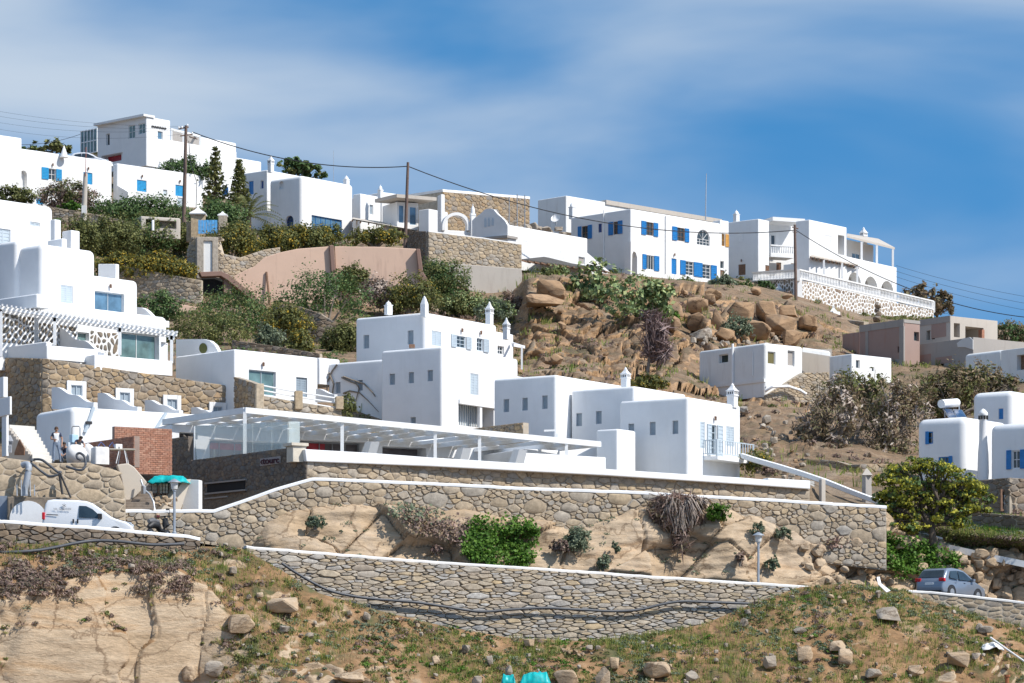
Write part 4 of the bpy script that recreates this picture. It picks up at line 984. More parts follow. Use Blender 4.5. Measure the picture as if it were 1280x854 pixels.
b3 = Block(290, 196, 240, 334.5, a, lw=5, rx=327); b3.build(H, WHITE_FAR)
mb = MB(); mb.tube([P(262, 190, 333.2), P(296, 197, 338.5)], .04, 5); mk('rail', mb, IRON, H)
for px, ty in ((214.5, 161.5), (229, 165), (250, 170)): post(H, px, ty, 186, 328 + (px - 214) * .08, .16, PAINT)
beam(H, P(213, 161.5, 328), P(250, 170.5, 331), .2, .2); beam(H, P(250, 170.5, 331), P(240, 170, 336), .2, .2)
mb = MB(); mb.box((P(232, 174, 333) + P(232, 176, 333)) / 2, (1.3, 1.2, 0), (-.05, .05, 0), (0, 0, .7)); mk('recess_wall', mb, CONC, H)
cons = empty('glass_porch', P(112, 190, 333), 'green glazed porch on the end of the tall hilltop house', 'porch')
bc = Block(121.5, 160, 190, 333.5, a, lx=101.5, rw=3, r=0.02)
bc.build(cons, GLASS_G, 'glazing')
for k in range(6):
 u = bc.wL * k / 5; mk('mullion', panel(bc, 'L', u - .05, u + .05, bc.zb, bc.zt, 0.0, .08), PAINT, cons)
for zz in (bc.zb + .03, (bc.zb + bc.zt) / 2, bc.zt - .06): mk('rail', panel(bc, 'L', 0.06, bc.wL - .06, zz - .05, zz + .05, 0.0, .05), PAINT, cons)
# --- house with the arched doorway and blue glazing
H = house('white house with a blue arched door and a strip of blue glazing', P(376, 292, 298)); a = 50
b = Block(334, 212.5, 296, 303.5, a, lx=304, rw=8, r=0.1)
window(H, b, 'L', z(240, 160, 283, 265, 307, 332), 'closed', BLUE); window(H, b, 'L', z(240, 160, 341, 262, 357, 304), 'dark', glass=BLUED); window(H, b, 'L', z(240, 160, 150, 295, 178, 342), 'closed', BLUE)
b.build(H, WHITE_FAR)
b = Block(376.6, 219, 296, 298, a, lx=336, rx=442, r=0.35)
window(H, b, 'L', z(240, 160, 466, 437, 506, 501), 'glass', arch=True, frame=BLUED, depth=.3, name='door')
window(H, b, 'L', z(240, 160, 434, 265, 457, 305), 'niche', arch=True, depth=.25)
gl = b.rect('R', *z(240, 160, 598, 455, 748, 520));
window(H, b, 'R', (389.5, 272, 427.5, 291.5), 'glass', frame=BLUE, nx=6, nz=2, depth=.2, glass=GLASS_B)
b.build(H, WHITE_FAR)
chimney(H, 338.5, 194, 214, 303, 8, 'turret', a); chimney(H, 433, 219.5, 234, 308, 8, 'dome', a)
b = Block(450.5, 242, 300, 306, a, lx=441, rx=476, r=.08); window(H, b, 'R', z(240, 160, 886, 384, 904, 432), 'dark', glass=GREYD); b.build(H, WHITE_FAR)
chimney(H, 475.5, 231, 250, 306, 7, 'dome', a)
b = Block(477, 240, 300, 310, 40, lw=6, rx=550, r=.08); b.build(H, WHITE_FAR)
# bay with two windows under a flat roof
b = Block(496.5, 252, 286, 302.5, 28, lx=478, rx=523, r=.03)
window(H, b, 'R', z(240, 160, 1030, 384, 1058, 476), 'glass', nx=1, nz=1, glass=GLASS_B, depth=.1); window(H, b, 'R', z(240, 160, 1084, 393, 1120, 486), 'glass', nx=1, nz=1, glass=GLASS_B, depth=.1)
b.build(H, WHITE_FAR)
mk('bay_roof', MB().box(P(507, 250, 303.2), (1.85, .95, 0), (-1.1, 1.5, 0), (0, 0, .16)), CONC_L, H)
b = Block(536, 261, 300, 301, a, lx=523, rx=560, r=.08); b.build(H, WHITE_FAR)
# awning over the terrace
Aw = empty('terrace_awning', P(480, 292, 300), 'flat brown reed awning on posts over the terrace beside the yellow bushes', 'awning')
mb = MB(); mb.add([P(441, 272, 303), P(522, 284, 309), P(522, 288.5, 302), P(440, 273.5, 298.5)], [(0, 1, 2, 3)]); mb.add([P(441, 273, 303), P(522, 285, 309), P(522, 290, 302), P(440, 275, 298.5)], [(3, 2, 1, 0)]); mk('awning_roof', mb, CONC_L, Aw)
for k in range(9):
 t = k / 8; p = P(440 + 82 * t, 275.2 + 15.5 * t, 298.3 + 3.5 * t); q = P(441 + 81 * t, 274 + 12 * t, 303 + 6 * t); beam(Aw, p - Vector((0, 0, .1)), q - Vector((0, 0, .1)), .1, .14, WOOD)
for px, ty, by in ((446, 276, 294), (482, 282, 296), (516, 288, 298)): post(Aw, px, ty, by, 299.5 + (px - 440) * .04, .14, PAINT)
# --- white arch, scroll gable and long lower house
H = house('long low white house with an open arch and a scrolled gable', P(620, 320, 300));
def ring_arch(cx, cy, ro, ri, y_base, Y, ang, thick, root, mat):
 o = [(cx + ro * math.cos(math.pi - math.pi * i / 18), cy - ro * 1.0 * math.sin(math.pi * i / 18)) for i in range(19)]
 inn = [(cx + ri * math.cos(math.pi * i / 18), cy - ri * math.sin(math.pi * i / 18)) for i in range(19)]
 pts = [(cx - ro, y_base)] + o + [(cx + ro, y_base), (cx + ri, y_base)] + inn + [(cx - ri, y_base)]
 A = P(cx, cy, Y); an = R(ang); d = Vector((math.cos(an), math.sin(an), 0)); n = Vector((d.y, -d.x, 0))
 q = [toplane(x, y, A, n) for x, y in pts]; mb = MB(); m = len(o)
 # strips between the outer and inner curves, front and back
 outer = [q[0]] + q[1:1 + m] + [q[1 + m]]; inner = [q[-1]] + list(reversed(q[3 + m:3 + 2 * m])) + [q[2 + m]]
 k = len(outer); vs = outer + inner; vs = vs + [p - n * thick for p in vs]; fs = []
 for i in range(k - 1):
  fs += [(i, i + 1, k + i + 1, k + i), (2 * k + i + 1, 2 * k + i, 3 * k + i, 3 * k + i + 1), (i + 1, i, 2 * k + i, 2 * k + i + 1), (k + i, k + i + 1, 3 * k + i + 1, 3 * k + i)]
 mb.add(vs, fs); return mk('arch', mb, mat, root, smooth=40)
ring_arch(570.5, 283, 17.5, 13.8, 288, 297, 20, .6, H, WHITE_FAR)
b = Block(553, 287.5, 304, 296.8, 20, lw=1.2, rx=589, r=.06); b.build(H, WHITE_FAR)
b = Block(551, 243, 304, 298, 20, lw=1.0, rx=556, r=.06); b.build(H, WHITE_FAR)
chimney(H, 591, 255, 292, 297.5, 8, 'dome', 20)
slab_px([(590, 296), (590, 276), (594, 272), (600, 268), (606, 262), (612, 260.5), (617, 262), (622, 268), (627, 272), (631, 276), (634.5, 282), (634.5, 322), (590, 322)], (634.5, 290, 293.5), 145, .35, 'gable', WHITE_FAR, H)
for k in range(3): slab_px([(605.2 + 4.6 * k, 284 - k), (605.2 + 4.6 * k, 275), (606.3 + 4.6 * k, 271.8), (607.6 + 4.6 * k, 275), (607.6 + 4.6 * k, 284 - k)], (634.5, 290, 293.44), 145, .1, 'slit', GREYP, H)
b = Block(635, 281, 335, 293.5, 48, lw=3.5, rx=734.5, r=.1)
window(H, b, 'R', z(480, 200, 686, 402, 718, 480), 'closed', PAINT, depth=.08); window(H, b, 'R', z(480, 200, 868, 440, 900, 495), 'closed', PAINT, depth=.08); window(H, b, 'R', z(480, 200, 970, 484, 1002, 520), 'dark', glass=CONC)
b.build(H, WHITE_FAR)
slab_px([(733, 315), (760, 338), (766, 343), (733, 343)], (733, 330, 305), 40, .4, 'stair_wall', WHITE_FAR, H)
slab_px([(588, 298), (634, 294), (634, 297), (588, 301)], (611, 297, 294.5), 140, 1.5, 'canopy', CONC, H)
Aw = empty('timber_pergola', P(705, 338, 298), 'low dark timber pergola roof beneath the long low white house', 'pergola')
mb = MB(); q = [P(652, 324, 290.5), P(756, 337.5, 302), P(742, 331.5, 304.5), P(680, 321, 297)]; mb.add(q + [p - Vector((0, 0, .15)) for p in q], [(0, 1, 2, 3), (7, 6, 5, 4), (0, 4, 5, 1), (1, 5, 6, 2), (2, 6, 7, 3), (3, 7, 4, 0)]); mk('pergola_roof', mb, M_plain('tarred_felt', (0.07, .065, .06), .9), Aw)
for k in range(14):
 t = k / 13; p = P(652 + 104 * t, 325.5 + 13.6 * t, 290.3 + 11.6 * t); beam(Aw, p, p + Vector((.8, 1.6, 0)), .1, .12, WOOD, 'rafter')
for px, ty, by in ((690, 330.5, 338), (711, 333.5, 340), (735, 336, 342)): post(Aw, px, ty, by, 293.5 + (px - 652) * .11, .14, PAINT)
# --- the house with royal blue shutters
H = house('two storey white house with royal blue shutters at the top of the cliff', P(788, 345, 315)); a = 45
b2 = Block(707.6, 244.5, 290, 336, a, lx=672, rx=905, r=.1, ); b2.build(H, WHITE_OLD)
mk('roof_edge', panel(b2, 'R', 6, b2.wR - .5, b2.zt - .25, b2.zt + .22, -2, .15), CONC_L, H)
b = Block(788.3, 261, 352, 315, a, lx=713.5, rx=900.3, r=.09)
o4 = (680, 220)
window(H, b, 'R', z(*o4, 508, 231, 545, 297), 'glass', BLUE, [(801.4, 807.3), (816.7, 822.3)], frame=WOOD, nx=2, nz=3)
window(H, b, 'R', z(*o4, 663, 259, 701, 325), 'glass', BLUE, [(840, 846), (855.8, 861)], frame=WOOD, nx=2, nz=3)
window(H, b, 'R', z(*o4, 763, 268, 828, 345), 'glass', arch=True, nx=4, nz=2)
window(H, b, 'R', z(*o4, 509, 396, 548, 468), 'glass', BLUE, [(802.8, 807.4), (817.4, 823.6)], nx=3, nz=1)
window(H, b, 'R', z(*o4, 636, 412, 661, 490), 'closed', BLUE, name='door', lamp=True)
window(H, b, 'R', z(*o4, 705, 427, 746, 496), 'glass', BLUE, [(850, 856.6), (867, 877.6)], nx=2, nz=4)
window(H, b, 'R', z(*o4, 790, 442, 831, 514), 'glass', BLUE, [(888.5, 895.6)], nx=2, nz=4)
window(H, b, 'L', z(*o4, 188, 250, 220, 316), 'glass', BLUE, [(722.6, 727), (735.2, 740.2)], frame=WOOD)
window(H, b, 'L', z(*o4, 271, 238, 288, 282), 'closed', BLUED)
window(H, b, 'L', z(*o4, 346, 228, 370, 292), 'glass', BLUE, [(760.8, 766.6), (772.8, 778.3)], frame=WOOD)
window(H, b, 'L', z(*o4, 267, 408, 285, 428), 'dark')
b.build(H, WHITE_FAR)
bb = b
for f, pts in (('L', ((755, 263, 290), (755, 290, 332))), ('R', ((831.5, 270, 342),))):
 mb = MB()
 for px, y0, y1 in pts:
  u, _, z0_, z1_ = b.rect(f, px, y0, px + .1, y1); mb.tube([b.pt(f, u, z1_, .08), b.pt(f, u, z0_, .08)], .06, 6)
 mk('drainpipe', mb, PAINT, H)
b = Block(900.3, 275, 352, 327, a, lw=1.0, rx=911, r=.06)
window(H, b, 'R', z(*o4, 886, 289, 902, 350), 'glass', WOODO, [(906.5, 910.6)], frame=WOODO); window(H, b, 'R', z(*o4, 880, 425, 898, 462), 'dark'); window(H, b, 'R', z(*o4, 880, 470, 900, 515), 'closed', WOOD)
b.build(H, WHITE_FAR)
# little porch arch at the corner
slab_px([(788.5, 302), (800.5, 304), (801.5, 345), (796.5, 345), (796.5, 322), (794.8, 316), (792, 314), (790.4, 318), (789.6, 345), (788.2, 345)], (800, 320, 314.2), 45, .8, 'porch_arch', WHITE_FAR, H)
chimney(H, 715.5, 252, 272, 329, 9, 'dome', 45)
# --- the big house with the balustraded terrace
H = house('large white hilltop house with arches and brown shutters above the balustrade', P(980, 352, 335)); o5 = (880, 240); a = 50
b = Block(948, 273.5, 362, 333, a, lx=910, rx=961.5, r=.08)
window(H, b, 'L', z(*o5, 171, 361, 207, 415), 'closed', WOOD, lamp=True); window(H, b, 'L', z(*o5, 174, 202, 192, 248), 'closed', PAINT, depth=.06)
window(H, b, 'R', z(*o5, 306, 366, 328, 412), 'closed', WOOD)
b.build(H, WHITE_FAR)
chimney(H, 920.5, 262.5, 278, 340, 8, 'dome', 40)
b = Block(961.6, 275, 362, 337.5, 22, lw=4, rx=996, r=.05)
window(H, b, 'R', z(*o5, 361, 352, 385, 405), 'closed', WOOD); window(H, b, 'R', z(*o5, 434, 356, 452, 400), 'closed', WOODO); window(H, b, 'R', z(*o5, 334, 214, 356, 276), 'glass', nx=1, nz=1)
b.build(H, WHITE_FAR)
mk('roof', MB().box(P(979, 277, 336.4), (1.75, .7, 0), (-.5, 1.2, 0), (0, 0, .2)), WHITE_FAR, H)
bal = Block(963.5, 316, 321, 334.8, 22, lw=2.0, rx=992.5, r=.02); bal.build(H, WHITE_FAR, 'balcony')
mb = MB()
for k in range(11): u = bal.wR * (k + .3) / 10.6; mb.lathe(bal.pt('R', u, bal.zt, -.12), [(.07, 0), (.1, .2), (.05, .55), (.07, .75)], 6)
mb.box(bal.pt('R', bal.wR / 2, bal.zt + .8, -.12), bal.dR * bal.wR / 2, bal.nR * .12, (0, 0, .07)); mk('balustrade', mb, WHITE_FAR, H, smooth=40)
b = Block(1011.6, 274.5, 366, 327, a, lx=994.5, rx=1058.5, r=.1)
window(H, b, 'R', z(*o5, 601, 216, 635, 288), 'closed', PAINT, depth=.1); window(H, b, 'R', z(*o5, 668, 216, 700, 313), 'dark', glass=CONC, depth=1.0)
b.build(H, WHITE_FAR)
b = Block(1010, 328, 372, 331, a + 3, lw=3, rx=1058, r=.05)
window(H, b, 'R', z(*o5, 564, 370, 592, 418), 'closed', WOOD); window(H, b, 'R', z(*o5, 638, 388, 670, 436), 'closed', WOOD, lamp=True)
b.build(H, WHITE_FAR)
b = Block(1056, 320, 384, 332.5, a + 3, lw=6, rx=1121, r=.07)
for (x0, y0, x1, y1) in ((718, 401, 784, 472), (800, 422, 866, 492), (882, 444, 946, 515)):
 q = b.rect('R', *z(*o5, x0, y0, x1, y1)); b.hole('R', *q, 1.1, True)
 mk('arch_recess', panel(b, 'R', q[0] - .1, q[1] + .1, q[2] - .2, q[3] + .1, -1.12, -1.05), M_plain('shaded_render', (.42, .38, .33), .9), H)
b.build(H, WHITE_FAR)
b = Block(1058, 299, 345, 342, a + 3, lw=6, rx=1092, r=.06)
window(H, b, 'R', z(*o5, 738, 306, 780, 336), 'glass', glass=GLASS_B, nx=2, nz=1); b.build(H, WHITE_FAR)
chimney(H, 1079.5, 284, 304, 345, 9, 'turret', 40)
Pg = empty('roof_pergola', P(1090, 330, 340), 'flat reed pergola on white posts on the roof terrace above three arches', 'pergola')
q = [P(1058.5, 297, 333.2), P(1118.5, 312, 345.5), P(1098, 301, 349), P(1059, 294.5, 341)]; mb = MB(); mb.add(q + [p + Vector((0, 0, .22)) for p in q], [(3, 2, 1, 0), (4, 5, 6, 7), (0, 1, 5, 4), (1, 2, 6, 5), (2, 3, 7, 6), (3, 0, 4, 7)]); mk('pergola_roof', mb, CONC_L, Pg)
for px, ty, by, Y in ((1077, 302.5, 326, 336.8), (1096, 307, 331, 340.6), (1116, 312, 336, 344.8)): post(Pg, px, ty, by, Y, .22)
Pg = empty('terrace_pergola', P(1040, 345, 325), 'small slatted awning on three white posts over the balustraded terrace', 'pergola')
q = [P(1013, 321, 325.5), P(1071, 332.5, 333.5), P(1076, 330, 337), P(1020, 318, 330)]; mb = MB(); mb.add(q + [p + Vector((0, 0, .12)) for p in q], [(3, 2, 1, 0), (4, 5, 6, 7), (0, 1, 5, 4), (1, 2, 6, 5), (2, 3, 7, 6), (3, 0, 4, 7)]); mk('pergola_roof', mb, CONC_L, Pg)
for k in range(12): t = k / 11; p = P(1013 + 58 * t, 321.4 + 11.5 * t, 325.3 + 8 * t); beam(Pg, p, p + Vector((.4, 1.8, 0)), .1, .14, WOOD, 'slat')
for px, ty, by, Y in ((1029.8, 325, 346, 327.6), (1052.5, 329, 351, 331), (1071.5, 333, 356, 333.4)): post(Pg, px, ty, by, Y, .2)
# balustrade along the flecked wall
Bs = empty('balustrade', P(997, 349, 318), 'long white balustrade along the top of the flecked terrace wall', 'balustrade')
def balus(root, p0, p1, n, h):
 p0 = Vector(p0); p1 = Vector(p1); d = (p1 - p0); L = d.length; d.normalize()
 bm_ = MB(); bm_.lathe((0, 0, 0), [(.075, 0), (.10, .2 * h), (.045, .5 * h), (.085, .8 * h), (.06, .86 * h)], 6)
 me = None
 for k in range(n):
  p = p0 + (p1 - p0) * ((k + .5) / n)
  if me is None:
   o = mk('baluster', bm_, WHITE_FAR, None, smooth=40, origin=(0, 0, 0)); me = o.data
  else: o = bpy.data.objects.new('baluster', me); COL.objects.link(o)
  o.parent = root; o.location = p - OFF[root.name]
 beam(root, p0 + Vector((0, 0, h * .92)), p1 + Vector((0, 0, h * .92)), .26, .14, WHITE_FAR, 'handrail'); beam(root, p0 + Vector((0, 0, -.04)), p1 + Vector((0, 0, -.04)), .3, .12, WHITE_FAR, 'plinth')
balus(Bs, P(941, 351, 330.2), P(996.5, 347.5, 318.2), 30, .9)
balus(Bs, P(998, 347.5, 318.1), P(1166, 386.5, 341), 90, .9)
for px, y, Y in ((997.3, 347.5, 318), (1166.3, 387, 341.2)): post(Bs, px, y - 10, y + 4, Y, .4, WHITE_FAR, 'pier')
# --- white bunker house on the scree
H = house('weathered flat white house with small dark windows on the scree', P(956, 490, 248)); o6 = (860, 360); s6 = 3.048; a = 40
b = Block(956, 428.5, 496, 243, a, lx=873, rx=1004, r=.22)
for q in ((118, 253, 153, 285),): window(H, b, 'L', z(*o6, *q, s6), 'dark', depth=.3)
window(H, b, 'R', z(*o6, 304, 243, 333, 291, s6), 'dark', glass=M_plain('olive_blind', (.14, .12, .04)), depth=.15); window(H, b, 'R', z(*o6, 380, 239, 406, 298, s6), 'dark', glass=CONC, depth=.2)
b.build(H, WHITE_OLD)
mb = MB(); u, _, z0_, z1_ = b.rect('L', 916, 430, 917, 485); mb.tube([b.pt('L', u, z1_, .1), b.pt('L', u, z0_, .1)], .1, 8); u, _, z0_, z1_ = b.rect('L', 941, 440, 941.5, 470); mb.tube([b.pt('L', u, z1_, .05), b.pt('L', u, z0_, .05)], .035, 6); mk('drainpipe', mb, PAINT, H)
u, _, z0_, z1_ = b.rect('L', 900, 480, 901, 484); mk('ledge', panel(b, 'L', 0, b.wL * .95, z0_, z1_, -.1, .08), WHITE_OLD, H)
q = [P(1003, 436, 251), P(1038, 441.5, 252), P(1036, 439, 258), P(1004, 434.5, 258)]; mb = MB(); mb.add(q + [p - Vector((0, 0, .25)) for p in q], [(0, 1, 2, 3), (7, 6, 5, 4), (0, 4, 5, 1), (1, 5, 6, 2), (2, 6, 7, 3), (3, 7, 4, 0)]); mk('carport_roof', mb, WHITE_OLD, H)
mb = MB(); mb.box(P(1020, 455, 259), (1.3, .2, 0), (0, .1, 0), (0, 0, 1.2)); mk('carport_wall', mb, CONC_L, H)
b = Block(1064.5, 442.5, 480, 250, a, lx=1036.5, rx=1114.5, r=.08)
window(H, b, 'R', z(*o6, 640, 275, 654, 307, s6), 'dark', depth=.15); window(H, b, 'R', z(*o6, 700, 303, 710, 320, s6), 'dark', depth=.1)
b.build(H, WHITE_OLD)
mb = MB(); mb.tube([P(958, 484, 242.8), P(957, 489, 242.7), P(965, 483.5, 242.5), P(985, 483, 243.5), P(1000, 488, 244), P(1008, 493, 244)], .12, 8); tag(mk('drain_pipe', mb, PAINT, smooth=50), 'white drain pipe crossing the stone wall below the bunker house', 'pipe')
# --- unfinished grey house
H = house('unfinished grey block house with bare concrete frame and pink infill', P(1130, 470, 265), name='unfinished_house'); o8 = (1040, 370); s8 = 5.33; a = 37
b = Block(1129.7, 399.5, 480, 265, a, lx=1074.5, rx=1149.8, r=.02)
window(H, b, 'R', z(*o8, 546, 240, 580, 300, s8), 'dark', frame=CONC, depth=.3)
q = b.rect('L', *z(*o8, 436, 336, 460, 376, s8)); b.hole('L', *q, .3)
b.build(H, BRICK_P)
for (f, u0, u1, z0_, z1_) in (('L', 0, b.wL, b.zt - .55, b.zt + .03), ('R', 0, b.wR, b.zt - .25, b.zt + .02), ('L', -.03, .5, b.zb, b.zt - .56), ('L', b.wL * .8, b.wL * .86, b.zb, b.zt - .56), ('L', .52, b.wL * .79, b.zb + 1.6, b.zb + 2.1)):
 mk('concrete_frame', panel(b, f, u0, u1, z0_, z1_, -.1, .045), CONC, H)
b = Block(1074.5, 415, 470, 272, a, lx=1053, rw=3, r=.02); b.build(H, BRICK_P)
b = Block(1216.5, 421.5, 500, 262, a, lx=1118, rw=6, r=.02)
for q in ((510, 466, 578, 560), (700, 450, 745, 500)):
 q = b.rect('L', *z(*o8, *q, s8)); b.hole('L', *q, .5); mk('opening_back', panel(b, 'L', q[0] - .05, q[1] + .05, q[2] - .05, q[3] + .05, -.52, -.47), DARK, H)
b.build(H, CONC)
for (x0, y0, x1, y1, m_) in ((430, 400, 660, 470, BRICK_P), (690, 405, 800, 450, BRICK_P), (582, 470, 670, 560, CONC_L), (440, 480, 505, 560, CONC_L)):
 q = b.rect('L', *z(*o8, x0, y0, x1, y1, s8)); mk('infill', panel(b, 'L', *q, -.1, .02), m_, H)
plast = M_plaster('fresh_white_render', (.62, .62, .61), .3)
slab_px([(1130, 428), (1182, 423), (1187, 426), (1186, 433), (1176, 436), (1160, 436), (1145, 439), (1130, 440)], (1130, 432, 276.9), 127, .06, 'render_patch', plast, H)
slab_px([(1196, 429), (1204, 423), (1212, 421.6), (1216, 425), (1216, 437), (1206, 434), (1197, 434)], (1216.5, 430, 261.9), 127, .06, 'render_patch', plast, H)
b = Block(1188, 395, 436, 272, a, lx=1149, rx=1247, r=.02)
q = b.rect('L', *z(*o8, 628, 228, 685, 292, s8)); b.hole('L', *q, .6); mk('opening_back', panel(b, 'L', q[0] - .05, q[1] + .05, q[2] - .05, q[3] + .05, -.62, -.57), DARK, H); mk('opening_post', panel(b, 'L', (q[0] + q[1]) / 2 - .12, (q[0] + q[1]) / 2 + .12, q[2], q[3], -.3, -.05), CONC_L, H)
for (x0, y0, x1, y1) in ((812, 182, 852, 275), (888, 208, 1010, 345)):
 q = b.rect('R', *z(*o8, x0, y0, x1, y1, s8)); b.hole('R', *q, 3.0); mk('opening_back', panel(b, 'R', q[0] - .05, q[1] + .05, q[2] - .05, q[3] + .05, -3.05, -2.95), CONC_L, H)
b.build(H, CONC_L)
mk('brick_pier', panel(b, 'R', *b.rect('R', *z(*o8, 998, 225, 1015, 350, s8)), -.4, .02), BRICK_M, H)
mk('concrete_frame', panel(b, 'L', 0, b.wL, b.zt - .5, b.zt + .03, -.1, .04), CONC, H); mk('infill', panel(b, 'L', .5, b.wL * .6, b.zt - 1.7, b.zt - .52, -.1, .02), BRICK_P, H)
b = Block(1300, 432, 500, 248, a, lx=1251, rw=4, r=.06); q = b.rect('L', 1271, 443, 1290, 462); b.hole('L', *q, .5); b.build(H, WHITE_OLD); mk('opening_back', panel(b, 'L', q[0] - .05, q[1] + .05, q[2] - .05, q[3] + .05, -.52, -.47), WOOD, H)
b = Block(1252, 437, 500, 252, a, lx=1205, rw=4, r=.3); b.build(H, WHITE_OLD)
# --- white cubic houses in the middle
H = house('largest white cubic house, with pointed corner chimneys and pale grey shutters', P(552, 535, 200)); o9 = (400, 350); a = 56
b = Block(531.6, 390.5, 480, 209, a, lx=444.3, rx=621, r=.17)
for q in ((216, 275, 245, 342), (437, 252, 466, 320)): window(H, b, 'L', z(*o9, *q), 'closed', GREYD, frame=GREYP, depth=.22)
window(H, b, 'R', z(*o9, 557, 256, 605, 329), 'closed', GREYP, depth=.12)
window(H, b, 'R', z(*o9, 680, 280, 727, 339), 'glass', GREYP, [(563.6, 570), (582.6, 588.6)], nx=2, nz=3, lamp=True, frame=GREYP); window(H, b, 'R', z(*o9, 782, 292, 813, 355), 'glass', GREYP, [(604, 610.5)], nx=2, nz=3, lamp=True, frame=GREYP)
b.build(H, WHITE)
chimney(H, 485.5, 376, 392, 213, 10.5, 'dome', 34); chimney(H, 530.5, 370, 394, 208.6, 11, 'point', a); chimney(H, 611.8, 377, 404, 216, 10, 'turret', a); chimney(H, 633, 397, 422, 219, 9, 'turret', a)
mk('corner_rib', MB().tube([b.C - b.nR * .25 - b.nL * .25 + Vector((0, 0, -.1)), Vector((b.C.x, b.C.y, b.zb)) - b.nR * .25 - b.nL * .25], .3, 10), WHITE, H, smooth=60)
b = Block(552.4, 433, 548, 200, a, lx=476.2, rx=648, r=.17)
for q in ((347, 468, 374, 523), (442, 460, 468, 515), (536, 450, 563, 505), (452, 685, 478, 720)): window(H, b, 'L', z(*o9, *q), 'closed', GREYD, frame=GREYP, depth=.22)
window(H, b, 'R', z(*o9, 750, 468, 790, 573), 'closed', GREYP, depth=.12)
q = b.rect('R', *z(*o9, 690, 612, 866, 735)); b.hole('R', *q, .9)
b.build(H, WHITE)
w = mk('porch_screen', panel(b, 'R', q[0] - .05, q[1] + .05, q[2] - .05, q[3] + .05, -.95, -.87), WHITE_OLD, H)
for k in range(16): u = q[0] + (q[1] - q[0]) * (k + .5) / 16; mk('slat', panel(b, 'R', u - .03, u + .03, q[2], q[3], -.87, -.8), GREYD, w)
mk('porch_beam', panel(b, 'R', q[0], q[1] + .2, q[3] - .22, q[3] + .05, -.2, .12), PAINT, H); um = b.rect('R', 599, 505, 602, 530); mk('porch_post', panel(b, 'R', um[0], um[1], q[2], q[3] - .22, -.15, .05), PAINT, H)
b2 = Block(600, 462, 548, 207.5, a, lw=2, rx=660, r=.3); b2.build(H, WHITE)
b = Block(482, 449, 545, 205, a, lx=410, rw=3, r=.17)
for q in ((189, 500, 213, 552), (77, 510, 102, 566)): window(H, b, 'L', z(*o9, *q), 'closed', GREYD, frame=GREYP, depth=.22)
b.build(H, WHITE)
b = Block(612, 413, 450, 224, a, lw=2, rx=642, r=.1); window(H, b, 'R', z(*o9, 886, 330, 918, 372), 'glass', nx=2, nz=2, depth=.2); b.build(H, WHITE)
post(H, 652.3, 433, 462, 221, .13); beam(H, P(641, 431.5, 220), P(655, 434, 222), .16, .2); beam(H, P(655, 434, 222), P(640, 429, 226), .12, .16)
mb = MB(); mb.box(P(515, 433, 203), (.18, 0, 0), (0, .3, 0), (0, 0, .1)); mk('roof_vent', mb, WOOD, H)
H = house('white cubic house with a small railed balcony and six grey slit windows', P(860, 592, 184)); oa = (640, 360)
b = Block(695, 468.5, 575, 191, a, lx=616.8, rx=800, r=.17)
for q in ((915, 595, 943, 659), (1008, 588, 1036, 651), (1107, 577, 1135, 643)): window(H, b, 'L', z(400, 350, *q), 'closed', GREYD, frame=GREYP, depth=.22)
b.build(H, WHITE)
b = Block(793, 482.5, 590, 189.6, a, lx=713.5, rx=858, r=.17)
for q in ((320, 625, 349, 689), (418, 615, 447, 678)): window(H, b, 'L', z(*oa, *q), 'closed', GREYD, frame=GREYP, depth=.22)
b.build(H, WHITE)
b = Block(860, 496.3, 604, 184, a, lx=774, rx=926, r=.17)
for q in ((580, 677, 609, 743), (686, 668, 716, 734), (800, 662, 829, 728)): window(H, b, 'L', z(*oa, *q), 'closed', GREYD, frame=GREYP, depth=.22)
window(H, b, 'R', z(*oa, 938, 668, 962, 800), 'closed', GREYP, depth=.1)
window(H, b, 'R', z(*oa, 994, 684, 1020, 835), 'glass', GREYP, [(883.4, 888.6), (896.2, 902.5)], frame=GREYP, nx=1, nz=4, name='door', lamp=True)
window(H, b, 'R', z(*oa, 1068, 692, 1108, 790), 'closed', GREYP, depth=.1)
b.build(H, WHITE)
u0, u1, z0_, z1_ = b.rect('R', *z(*oa, 955, 775, 1140, 850)); zb_ = b.rect('R', 880, 573, 924, 577)[2]
B_ = mk('balcony', panel(b, 'R', u0, u1, zb_ - .06, zb_ + .14, -.05, .95), PAINT, H)
zt_ = zb_ + 1.12
rl = MB()
C_, d_, n_ = b.face('R')
for uu, oo in ((u0 + .03, .92), (u1 - .03, .92)): mk('railing_post', panel(b, 'R', uu - .035, uu + .035, zb_ + .14, zt_, oo - .07, oo), GREYP, B_)
for zz in (zt_ - .06, zb_ + .28): mk('rail', panel(b, 'R', u0 + .07, u1 - .07, zz, zz + .05, .86, .91), GREYP, B_); mk('rail', panel(b, 'R', u0, u0 + .05, zz, zz + .05, .0, .85), GREYP, B_)
for k in range(15): u = u0 + .1 + (u1 - u0 - .2) * k / 14; mk('baluster', panel(b, 'R', u - .022, u + .022, zb_ + .331, zt_ - .061, .865, .905), GREYP, B_)
for k in range(6): o = .12 + .7 * k / 5; mk('baluster', panel(b, 'R', u0 + .005, u0 + .045, zb_ + .331, zt_ - .061, o - .02, o + .02), GREYP, B_)
chimney(H, 782, 459, 484, 193.5, 12, 'turret', a); chimney(H, 915.5, 479, 507, 188.5, 14, 'turret', a)
b = Block(772, 536, 600, 183.3, a, lx=745, rw=2, r=.12); b.build(H, WHITE)
for px, y0, y1, Y in ((690, 548, 580, 182), (695.5, 542, 575, 182)): post(H, px, y0, y1, Y, .18)
beam(H, P(680, 538.5, 182), P(694, 538, 182), .1, .1)
